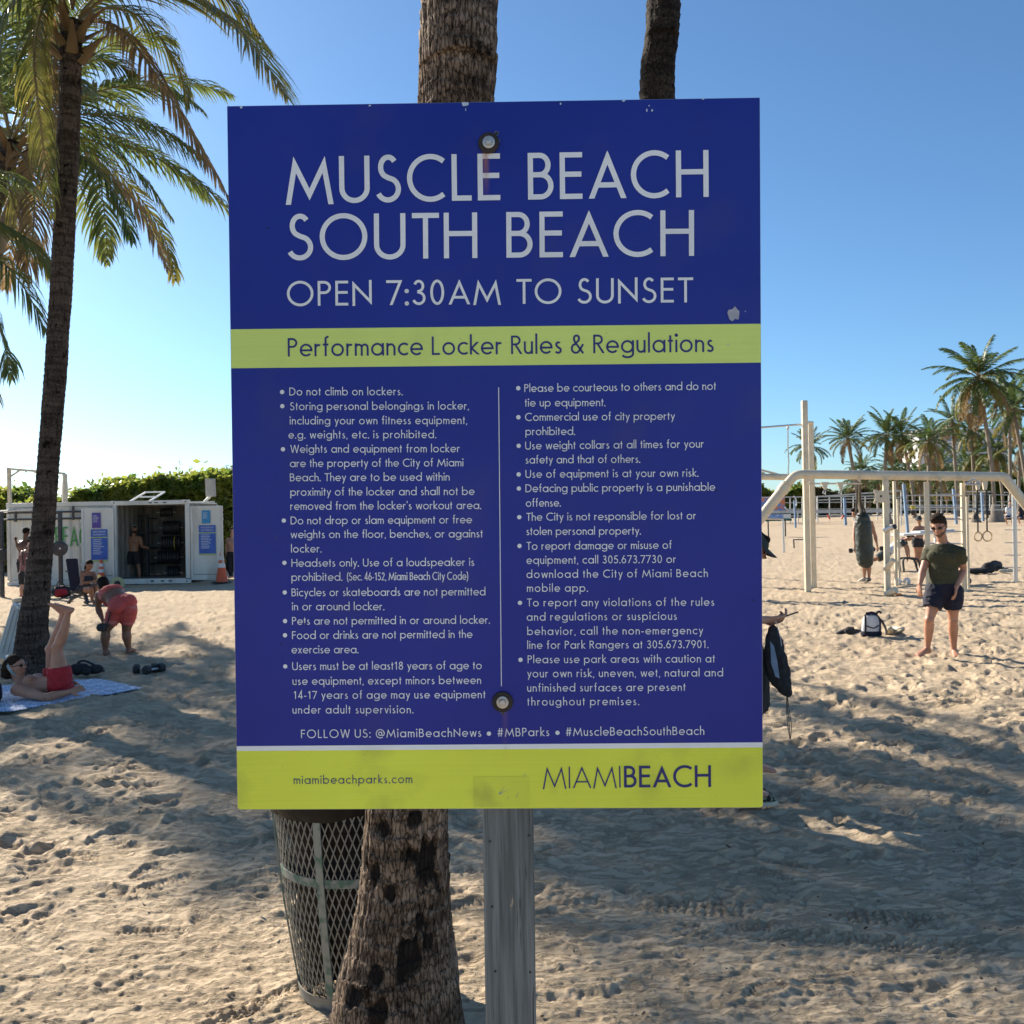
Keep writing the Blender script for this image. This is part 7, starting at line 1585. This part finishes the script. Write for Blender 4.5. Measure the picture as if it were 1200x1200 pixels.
# ============================================================ GYM FRAMES ON THE RIGHT
TD = 20.3
fr = empty('calisthenics_frame', gd(1037, TD), 'wide cream tube frame with slanting ends, the crossbar carries gym fittings', 'gym frame')
Z0 = lambda px, py, d: P(px, py, d)
# slanting leg left: through (882,621) and (924,564)
pa, pb_2 = P(878, 624, TD), P(926, 563, TD); dr_ = (pb_2-pa); ft = pa-dr_*((pa.z+.1)/dr_.z)
bend = [P(926, 563, TD), P(931, 558.2, TD), P(938, 556.0, TD), P(948, 555.9, TD)]
G1('crossbar', 'cream', fr, lambda q: q.tube(spline([P(922.5, 567, TD)]+bend, 12)+[P(1176, 558.7, TD), P(1180, 560.5, TD)], .097, 20))
G1('slanting_leg', 'cream', fr, lambda q: q.tube([ft, P(921, 569.3, TD)], .112, 20)); G1('collar', 'cream', fr, lambda q: q.tube([P(916.0, 575.8, TD), P(921.7, 568.3, TD)], .128, 20))
pc = P(1179, 562, TD); dr2 = P(1204, 594, TD)-pc; G1('slanting_leg', 'cream', fr, lambda q: q.tube([pc-dr2*.1, pc+dr2*((pc.z+.1)/-dr2.z)], .10, 20))
def gpost(px, yt, d, w, mt='cream', nm='post', pxt=None, dd=None):
    b_ = gd(px, d); b_.z = -.1; t_ = P(pxt or px, yt, d); G1(nm, mt, fr, lambda q: q.bar(b_, Vector((b_.x+(t_.x-b_.x)*0, b_.y, t_.z)), w, dd or w, V(0, 1, 0)), bevel=.008)
gpost(1038.3, 562.5, 20.15, .105); gpost(1048.6, 564, 22.6, .065); gpost(1052.2, 585, 22.9, .05, 'cream_dark'); gpost(1086.2, 564.5, 20.4, .088); gpost(1128.6, 566, 20.6, .085); gpost(1133.2, 582, 21.2, .05, 'cream_dark')
G1('post_cap', 'cream', fr, lambda q: q.lathe([(.06, 0), (.06, .02), (.0, .03)], P(1038.3, 562.5, 20.15), 12))
# flower-shaped plate
def flower(q):
    pts = []
    for i in range(64):
        a = 2*PI*i/64+PI/4; r_ = .145+.034*math.cos(4*a-PI)+.018*math.cos(8*a); r_ *= 1.05; pts.append((r_*math.cos(a), r_*math.sin(a)))
    q.prism(pts, P(1032, 582, 20.02), V(1, 0, -.02).normalized(), V(.02, 0, 1).normalized(), .02)
fp = G1('flower_plate', 'cream', fr, flower, bevel=.004); G1('plate_hole', 'black', fp, lambda q: q.rings([(P(1032.3, 581.5, 20.0)-V(0, k*.004, 0), V(.022, 0, 0), V(0, 0, .03)) for k in (0, 1)], 8)); 
for dx, dy in ((-5, -6), (5, -6), (-5, 6), (5, 6)): G1('bolt_hole', 'black', fp, lambda q: q.lathe([(.001, .002), (.008, .002), (.008, 0)], P(1032+dx, 582+dy, 20.0), 8, V(0, -1, 0)))
for (x0, y0, x1, y1, rr, cp_) in ((1036.5, 622, 1048, 617.2, .052, True), (1037.5, 668, 1047, 656, .055, False), (1038.5, 697, 1050, 691.2, .075, False)):
    pg = G1('step_peg', 'steel' if cp_ else 'cream', fr, lambda q: q.tube([P(x0, y0, 20.1), P(x1, y1, 19.9)], rr, 14))
    if cp_: G1('end_cap', 'black', pg, lambda q: q.tube([P(x1, y1, 19.9), P(x1+1, y1-.4, 19.88)], rr*1.05, 14))
for yy in (580.5, 594.8, 608.5, 622.5, 637, 651): G1('rung', 'steel', fr, lambda q: q.tube([P(1086, yy-.2, 20.45), P(1129, yy+.2, 20.6)], .017, 8))
pp5 = gd(1188.5, 22.7); g5 = empty('pegged_pole', pp5, 'steel pole with short cross pegs near the right edge', 'pole')
b_ = pp5.copy(); b_.z = -.1; G1('pole', 'steel', g5, lambda q: q.tube([b_, Vector((b_.x, b_.y, P(1186, 562, 22.7).z))], .052, 14))
for yy in (577, 592, 606.5, 621, 636, 650.5, 665): G1('peg', 'steel', g5, lambda q: q.tube([P(1177.2, yy, 22.66), P(1196.5, yy, 22.7)], .012, 6))
# brackets, truss and rings
for px_ in (1145.3, 1153.5): G1('bracket', 'cream', fr, lambda q: q.prism([(-.06, .0), (.06, .0), (.035, -.20), (-.035, -.20)], P(px_, 563, 20.3), V(1, 0, 0), V(0, 0, 1), .04))
G1('ring_bar', 'steel', fr, lambda q: q.tube([P(1131, 576, 20.5), P(1161, 576.2, 20.3)], .017, 8))
for a_, b2_ in (((1131.5, 567.5), (1149, 567.8)), ((1131.5, 567), (1141, 561.5)), ((1141, 561.5), (1149, 567))): G1('truss_tube', 'steel', fr, lambda q: q.tube([P(*a_, 20.0), P(*b2_, 20.0)], .022, 8))
for px_, yb_, xr, yr, rr, lb in ((1145.4, 623.5, 1146.3, 628.8, .083, 'left wooden ring'), (1156, 622.5, 1157, 628.4, .095, 'right wooden ring')):
    e_ = empty('gym_ring', P(px_, 576, 20.3), lb+' hanging on a black strap from the frame, right of the walking man', 'gym ring')
    G1('strap', 'black', e_, lambda q: q.bar(P(px_, 574.5, 20.3), P(xr-.2, yr-rr*54, 20.3), .032, .006, V(0, 1, 0))); G1('strap_tail', 'black', e_, lambda q: q.bar(P(px_+.6, 577, 20.26), P(px_+(-1.5 if px_ < 1150 else 2), 607, 20.26), .028, .006, V(0, 1, 0))); G1('buckle', 'black', e_, lambda q: q.box(P(px_+(-2 if px_ < 1150 else 2.2), 606 if px_ < 1150 else 601, 20.22), (.09, .03, .10)), bevel=.01)
    c_ = P(xr, yr, 20.3); G1('ring', 'wood', e_, lambda q: q.tube([c_+V(rr*math.cos(a), 0, rr*math.sin(a)*1.12) for a in [2*PI*i/24 for i in range(25)]], .0135, 8, False))
# thin bar with trapeze plates
G1('thin_bar', 'steel', fr, lambda q: q.tube([P(947, 566.8, 20.4), P(1010, 566.6, 20.4)], .018, 8))
for px_ in (966.5, 985): 
    G1('trapeze_plate', 'cream', fr, lambda q: q.prism([(-.095, .0), (.075, .0), (.02, -.17), (-.02, -.17)], P(px_, 565, 20.25), V(1, 0, 0), V(0, 0, 1), .03)); G1('shackle', 'steel', fr, lambda q: q.tube([P(px_-1.2, 575, 20.25), P(px_-2, 578, 20.25), P(px_+.8, 579.5, 20.25), P(px_+.9, 575, 20.25)], .012, 6))
for px_ in (946, 1006, 1100): G1('lug', 'cream', fr, lambda q: q.prism([(-.05, .0), (.05, .0), (.02, -.07)], P(px_, 561.2, 20.2), V(1, 0, 0), V(0, 0, 1), .05))
# punch bag
bg = empty('punch_bag', P(1011, 601, 22.3), 'dark green heavy punch bag hanging on straps before the man with dumbbells', 'punch bag')
Gk = G(); Gk.rings([(P(x_+.8, y_, 22.3), V(w_, 0, 0), V(0, w_, 0)) for x_, y_, w_ in ((1009.5, 599.5, .04), (1009.7, 601.5, .10), (1010, 606, .16), (1010.6, 613, .185), (1011.4, 628, .190), (1012.4, 645, .195), (1013, 656, .185), (1013.6, 662, .15), (1013.8, 665.5, .08))], 24); folds(remesh(Gk, 'bag', .014, 1, M['green_cloth'], bg), .010, 7)
for x_ in (1004, 1007, 1009, 1011): G1('strap', 'dark_metal' if x_ != 1007 else 'grey_box', bg, lambda q: q.tube([P(1006.5+(x_-1007)*.2, 561, 20.9+.2), P(1006.0+(x_-1007)*.6, 585, 21.6), P(1009+(x_-1007.5)*1.8, 603, 22.3)], .022, 6))
# tall goalpost
gp = empty('tall_bar_frame', gd(945, 21.5), 'tall cream twin-post frame with a high thin bar running left behind the sign', 'gym frame')
for px_, yt, d_, w_ in ((945.0, 469.3, 21.3, .122), (951.5, 494, 22.2, .125)): b_ = gd(px_, d_); b_.z = -.1; G1('post', 'cream', gp, lambda q: q.bar(b_, Vector((b_.x, b_.y, P(px_, yt, d_).z)), w_, w_, V(0, 1, 0)), bevel=.01)
b_ = gd(815, 20.5); G1('post', 'cream', gp, lambda q: q.bar(b_, Vector((b_.x, b_.y, P(815, 503, 20.5).z)), .12, .12, V(0, 1, 0)))
G1('high_bar', 'steel', gp, lambda q: q.tube([P(815, 507, 20.5), P(943, 497, 21.4)], .022, 10)); G1('top_link', 'cream', gp, lambda q: q.tube([P(944, 495, 21.4), P(952, 495.3, 22.2)], .035, 8))
rp_ = empty('climbing_rope', P(923, 500, 21.3), 'thin grey rope hanging from the high bar beside the sign', 'rope'); G1('rope', 'grey_box', rp_, lambda q: q.tube(spline([P(923.3, 500.5, 21.3), P(923.4, 525, 21.3), P(924.3, 541, 21.3), P(923.6, 554, 21.3), P(924, 575, 21.3)], 16), .013, 6)); G1('eye_hook', 'steel', rp_, lambda q: q.sph(P(923.3, 501.5, 21.3), .035, 8, 6))
# second tube frame further back, mostly behind the sign
f2 = empty('rear_tube_frame', gd(905, 26), 'second cream tube frame further back, only its right end shows beside the sign', 'gym frame')
G1('crossbar', 'cream', f2, lambda q: q.tube([P(700, 557, 26), P(926, 559, 26)], .088, 14)); b_ = gd(712, 26); G1('leg', 'cream', f2, lambda q: q.tube([b_, P(712, 557, 26)], .08, 12)); b_ = gd(880, 26); G1('leg', 'cream', f2, lambda q: q.tube([b_, P(880, 558, 26)], .08, 12))
G1('sloping_beam', 'cream', f2, lambda q: q.bar(P(872, 545.5, 26), P(912, 556, 26), .05, .05)); G1('sloping_beam', 'cream', f2, lambda q: q.bar(P(872, 551, 26), P(896, 554.5, 26), .05, .05))
# slim steel T pole and low bar
e_ = empty('steel_t_pole', gd(917.5, 42), 'slim steel pole with a crossbar near the right edge of the sign', 'pole'); b_ = gd(917.8, 42); G1('pole', 'steel', e_, lambda q: q.tube([b_, P(917.3, 608.5, 42)], .045, 8)); G1('crossbar', 'steel', e_, lambda q: q.tube([P(896, 607.5, 42), P(918, 608, 42)], .05, 8))
e_ = empty('low_bar', gd(935, 49), 'low thin exercise bar behind the twin posts', 'bar'); G1('bar', 'dark_metal', e_, lambda q: q.tube([gd(929.8, 47), P(930, 632.5, 47), P(948, 632, 49), gd(948, 49)], .035, 6))
# bench plank with white top
e_ = empty('dip_bench', gd(1080, 24.6), 'white topped bench plank between the push-up man and the walking man', 'bench'); a_, b2_ = P(1051.5, 626.8, 24.3), P(1115, 622.8, 24.8)
G1('top', 'white', e_, lambda q: q.bar(a_, b2_, .50, .05), bevel=.01); G1('leg', 'white', e_, lambda q: q.bar(gd(1096, 24.7), P(1096, 625, 24.7), .06, .06, V(0, 1, 0))); G1('pad', 'white', e_, lambda q: q.bar(P(1073, 623.5, 24.5), P(1113, 621, 24.8), .34, .05), bevel=.01)
# low push-up bars, kettlebell, small items
e_ = empty('push_up_bars', gd(1064, 27.8), 'low black curved push-up bars on the sand under the man in the white vest', 'push-up bars')
for dx, dy in ((0, 0), (4.5, .5)): G1('bar', 'black', e_, lambda q: q.tube(spline([gd(1053.5+dx, 27.8-dy), P(1054+dx, 656.5, 27.8-dy), P(1058+dx, 654, 27.8-dy), P(1069+dx, 655, 27.8-dy), P(1072+dx, 658, 27.8-dy), gd(1074+dx, 27.8-dy)], 20), .032, 6))
e_ = empty('kettlebell', g(1132.5, 685), 'black kettlebell standing right of the walking man', 'kettlebell'); p = g(1132.5, 685)
G1('ball', 'black', e_, lambda q: q.lathe([(.001, 0), (.07, 0), (.105, .04), (.115, .09), (.10, .14), (.06, .175), (.001, .18)], p, 18)); G1('handle', 'black', e_, lambda q: q.tube(spline([p+V(-.06, 0, .15), p+V(-.075, 0, .24), p+V(0, 0, .29), p+V(.075, 0, .24), p+V(.06, 0, .15)], 14), .017, 8))
dumbbell(z_at(1057.5, 685, .07), V(1, .35, 0), 'pale grey dumbbell on the sand behind the walking man', .09, .30, 'steel', 'white')
e_ = empty('orange_cloth', g(1053, 698), 'small orange rag on the sand by the foot peg', 'cloth'); p = g(1053, 698); G1('cloth', mat('orange_rag', (.75, .28, .12), rough=.9), e_, lambda q: bag_mesh(q, p, .16, .10, .05, V(1, 0, 0)))
def heap(px, py, parts, nm, label, cat):
    p = g(px, py); p.z = 0; e_ = empty(nm, p, label, cat)
    for k, (pn, mt, dx, dy, L, W__, H_, ax_) in enumerate(parts): G1(pn, mt, e_, lambda q: bag_mesh(q, p+V(dx, dy, 0), L, W__, H_, V(*ax_), k+1))
heap(1150, 672, [('bag_body', 'black_cloth', -.1, 0, .8, .35, .16, (1, .1, 0)), ('bag_pocket', 'black_cloth', .25, .1, .4, .3, .30, (1, .4, 0))], 'sports_bag', 'black sports bag and clothes lying in a heap behind the rings', 'bag')
heap(1167, 669, [('lid', 'black', 0, 0, .5, .12, .30, (1, .3, 0)), ('side', 'black_cloth', .1, -.1, .45, .2, .12, (1, .1, 0))], 'open_case', 'black open case with raised lid right of the heap', 'case')
heap(1180, 671, [('shoe', 'white_shoe', -.1, 0, .26, .10, .10, (1, .1, 0)), ('shoe', 'white_shoe', .12, .08, .26, .10, .10, (1, .2, 0))], 'pale_shoes', 'pair of pale shoes at the right end of the black bags', 'shoes')
# backpack, black shoes, tan shoes
p = g(1021, 745.5); bk = empty('backpack', p, 'white backpack with navy straps standing on the sand left of the walking man', 'backpack')
G1('body', 'white_cloth', bk, lambda q: q.rings([(p+V(x_, 0, z__), V(w_, 0, 0), V(0, w_*.62, 0)) for x_, z__, w_ in ((0, .06, .13), (0, .10, .135), (.002, .17, .13), (.0, .24, .115), (-.005, .29, .09), (-.005, .305, .05))], 18)); G1('base', 'navy', bk, lambda q: q.rings([(p+V(0, 0, z__), V(w_, 0, 0), V(0, w_*.66, 0)) for z__, w_ in ((.0, .12), (.02, .15), (.06, .15), (.075, .136))], 18))
for x_ in (-.115, .09): G1('strap', 'navy', bk, lambda q: q.tube(spline([p+V(x_, -.085, .03), p+V(x_*1.02, -.105, .15), p+V(x_*.98, -.09, .26), p+V(x_*.8, -.03, .31)], 10), [(.014, .008)]*11, 8))
G1('top_roll', 'navy', bk, lambda q: q.tube([p+V(-.07, 0, .315), p+V(0, -.02, .335), p+V(.06, 0, .315)], .026, 8)); G1('top_handle', 'black', bk, lambda q: q.tube(spline([p+V(.06, 0, .30), p+V(.11, 0, .35), p+V(.15, 0, .33)], 8), .018, 6)); G1('shoulder_strap', 'black_cloth', bk, lambda q: q.tube(spline([p+V(.11, .03, .27), p+V(.17, .03, .2), p+V(.21, 0, .1), p+V(.21, -.02, .02)], 10), [(.035, .014)]*11, 8)); G1('front_pocket_line', 'navy', bk, lambda q: q.tube(spline([p+V(-.10, -.07, .16), p+V(0, -.090, .125), p+V(.085, -.07, .16)], 8), .008, 6))
def shoe(q, p, f_, up_, k=1.0, low=0):
    f_ = f_.normalized(); up_ = orth(up_, f_); r_ = f_.cross(up_)
    q.rings([(p+f_*(x_*k)+up_*(z__*k), r_*(w_*k), up_*(h_*k)) for x_, w_, h_, z__ in ((-.13, .02, .03, .055), (-.115, .036, .052, .06), (-.04, .042, .060, .062), (.02, .045, .042, .045), (.08, .047, .030, .034), (.125, .038, .020, .024), (.145, .015, .010, .016))], 14)
for px_, f_, up_, mt, lb in ((1043, V(-.35, -.8, .55), V(.1, .5, .8), 'white_shoe', 'left tan shoe standing toe down right of the backpack'), (1052.5, V(.25, -.85, .5), V(-.1, .5, .8), 'white_shoe', 'right tan shoe of the pair right of the backpack'), (991, V(-1, .1, 0), V(0, 0, 1), 'black_cloth', 'black trainer lying nearer the left of the backpack'), (1000, V(1, .35, .25), V(-.3, 0, 1), 'black_cloth', 'black trainer tipped up against the backpack')):
    p = g(px_, 744); p.z = .03 if mt == 'white_shoe' else 0; e_ = empty('shoe', p, lb, 'shoe'); G1('upper', mt, e_, lambda q: shoe(q, p, f_, up_), smooth=60); G1('sole', 'white' if mt != 'white_shoe' else 'white_shoe', e_, lambda q: q.rings([(p+f_.normalized()*.008+orth(up_, f_.normalized())*z__, f_.normalized()*.145, f_.normalized().cross(orth(up_, f_.normalized()))*.050) for z__ in (-.006, .016)], 16))
# shade-side straps of shoe pile
# ============================================================ FAR PLAYGROUND RAILS
M['rail_white'] = mat('weathered_white_rail', (.42, .42, .40), (.52, .52, .50), rough=.6, sc=3)
def railrun(name, label, x0, x1, d0, d1, rails, posts, mt='rail_white', pw=.085):
    e_ = empty(name, gd(x0, d0), label, 'railing'); n = len(posts)
    for y0, y1, w_ in rails: G1('rail', mt, e_, lambda q: q.bar(P(x0, y0, d0), P(x1, y1, d1), .06, w_))
    for px_ in posts:
        t = (px_-x0)/(x1-x0); d_ = d0+(d1-d0)*t; b_ = gd(px_, d_); yt = rails[0][0]+(rails[0][1]-rails[0][0])*t; G1('post', mt, e_, lambda q: q.bar(b_, P(px_, yt, d_), pw, pw, V(0, 1, 0)))
railrun('white_railing', 'long white three-rail fence crossing the far beach from the sign to the flower plate', 880, 1045, 98, 98, [(583, 581, .12), (589.5, 588, .08), (597, 596, .08)], [884, 898, 912, 926, 940, 957, 972, 986, 1000, 1014, 1028, 1042])
railrun('white_railing', 'white barrier with a broad pale band in front of the long fence', 878, 1050, 90, 90, [(600.5, 598.5, .30), (605, 604, .10)], [882, 935, 990, 1046])
railrun('white_railing', 'white rail frame with a rising top edge behind the flower plate', 958, 1056, 94, 94, [(582, 575, .14), (586, 583, .10)], [958, 1008, 1036, 1056])
railrun('white_railing', 'white railing behind the walking man and the ladder', 1056, 1126, 100, 100, [(581, 578.5, .10), (587, 586, .07), (594.5, 594.5, .22)], [1056, 1078, 1103, 1126])
railrun('white_railing', 'white railing behind the gym rings', 1127, 1182, 102, 102, [(579, 580, .10), (588, 588, .07), (596, 596, .2)], [1127, 1143, 1160, 1182])
railrun('grey_net_line', 'thin grey volleyball net lines across the sand right of the walking man', 1056, 1215, 80, 80, [(592, 592, .05), (597.5, 597.5, .05)], [1056, 1215], 'steel', .09)
def bpole(px0, py0, px1, d, w_, lb):
    e_ = empty('blue_pole', gd(px1, d), lb, 'pole'); b_ = gd(px1, d); G1('pole', 'blue_paint', e_, lambda q: q.bar(b_, P(px0, py0, d), w_, w_, V(0, 1, 0)))
bpole(1059, 567, 1063.3, 66, .17, 'tall leaning pale blue pole above the push-up man'); bpole(1117.3, 573, 1120.5, 82, .20, 'leaning pale blue pole behind the ladder rungs'); bpole(1150.5, 577, 1152, 88, .20, 'pale blue pole between the two gym rings'); bpole(989.6, 583, 990.6, 84, .20, 'pale blue pole left of the punch bag'); bpole(931, 586, 932, 80, .14, 'thin pale blue pole left of the twin posts')
e_ = empty('red_legged_bench', gd(979, 84), 'small bench with red legs on the far sand right of the twin posts', 'bench'); G1('seat', 'cream', e_, lambda q: q.tube(spline([P(969.5, 604, 84), P(979, 602.6, 84), P(989, 603.8, 84)], 8), .05, 6))
for a_, b2_ in ((969.5, 972.5), (989, 986)): G1('leg', mat('red_paint', (.55, .07, .04), rough=.6), e_, lambda q: q.bar(P(a_, 603.5, 84), P(b2_, 608.3, 84), .12, .12))
e_ = empty('banner_board', gd(910, 64), 'long low board with a blue picture and dark green frame, beside the sign edge', 'board'); G1('picture', mat('blue_picture', (.06, .14, .42), (.35, .45, .70), rough=.6, sc=6), e_, lambda q: q.box(P(903, 605.5, 64), (1.7, .06, .42))); G1('frame_bar', mat('dark_green_paint', (.03, .10, .07), rough=.6), e_, lambda q: (q.box(P(908.5, 609.3, 64), (2.2, .16, .16)), q.box(P(911, 602.0, 64), (1.9, .1, .06)))); G1('white_panel', 'white', e_, lambda q: q.box(P(921.5, 605.4, 64), (.42, .07, .34))); G1('leg', 'dark_metal', e_, lambda q: q.bar(gd(900, 64), P(900, 609, 64), .08, .08, V(0, 1, 0))); G1('leg', 'dark_metal', e_, lambda q: q.bar(gd(920, 64), P(920, 609, 64), .08, .08, V(0, 1, 0)))
e_ = empty('mural_panel', gd(900, 95), 'orange and blue mural panel beyond the slanting tube', 'panel'); G1('panel', 'mural', e_, lambda q: q.box(P(901, 591, 95)+V(0, 0, -.1), (3.2, .08, 1.5))); G1('trim', mat('pink_trim', (.45, .10, .14), rough=.6), e_, lambda q: q.box(P(905, 600, 95)-V(0, .1, 0), (4.0, .1, .10)))
e_ = empty('curved_slide_tube', gd(925, 93), 'shiny curved playground hoop just left of the twin posts', 'hoop'); c_ = P(926, 589, 93); G1('hoop', 'steel', e_, lambda q: q.tube([c_+V(.62*math.cos(a), 0, .78*math.sin(a)) for a in [rad(-150+i*12) for i in range(18)]], .07, 8)); G1('stand', 'steel', e_, lambda q: q.tube([gd(926, 93), P(926, 598, 93)], .06, 6))
for px_, lb in ((1143, 'small dark cone-shaped stump left of the rings, far away'), (1041, 'dark stump behind the flower plate post, far away'), (1167, 'dark root mound at the foot of the tallest palm')):
    b_ = gd(px_, 86); e_ = empty('root_mound', b_, lb, 'mound'); k = 1.6 if px_ == 1167 else .9; G1('mound', 'trunk_far', e_, lambda q: q.rings([(b_+V(0, 0, z__*k), V(w_*k, 0, 0), V(0, w_*k, 0)) for z__, w_ in ((-.1, .6), (.15, .5), (.5, .34), (1.0, .2))], 12))
# stakes and leaf litter in the near sand
rs_ = random.Random(5); Gl = G()
for i in range(230):
    y_ = 3.0+rs_.random()**1.4*6; x_ = (rs_.random()*2-1)*y_*.55; a = rs_.random()*6.3; L_ = .005+.022*rs_.random()**3; p = V(x_, y_, -.004); d_ = V(math.cos(a), math.sin(a), .25); Gl.bar(p, p+d_*L_, L_*.45, .004)
for i in range(60):
    a = rs_.random()*6.3; rr = .24+.28*rs_.random()**1.5; c_ = gd(466, 2.92); p = V(c_.x+rr*math.cos(a), c_.y+rr*math.sin(a), .004); a2 = rs_.random()*6.3; L_ = .01+.03*rs_.random()**2; Gl.bar(p, p+V(math.cos(a2), math.sin(a2), .1)*L_, .006, .003)
o = Gl.build('leaf_litter', mat('leaf_litter', (.04, .03, .02), (.10, .07, .045), rough=.9, sc=30), None); tag(o, 'tiny dark bits of leaf and bark scattered over the near sand', 'litter', kind='stuff')
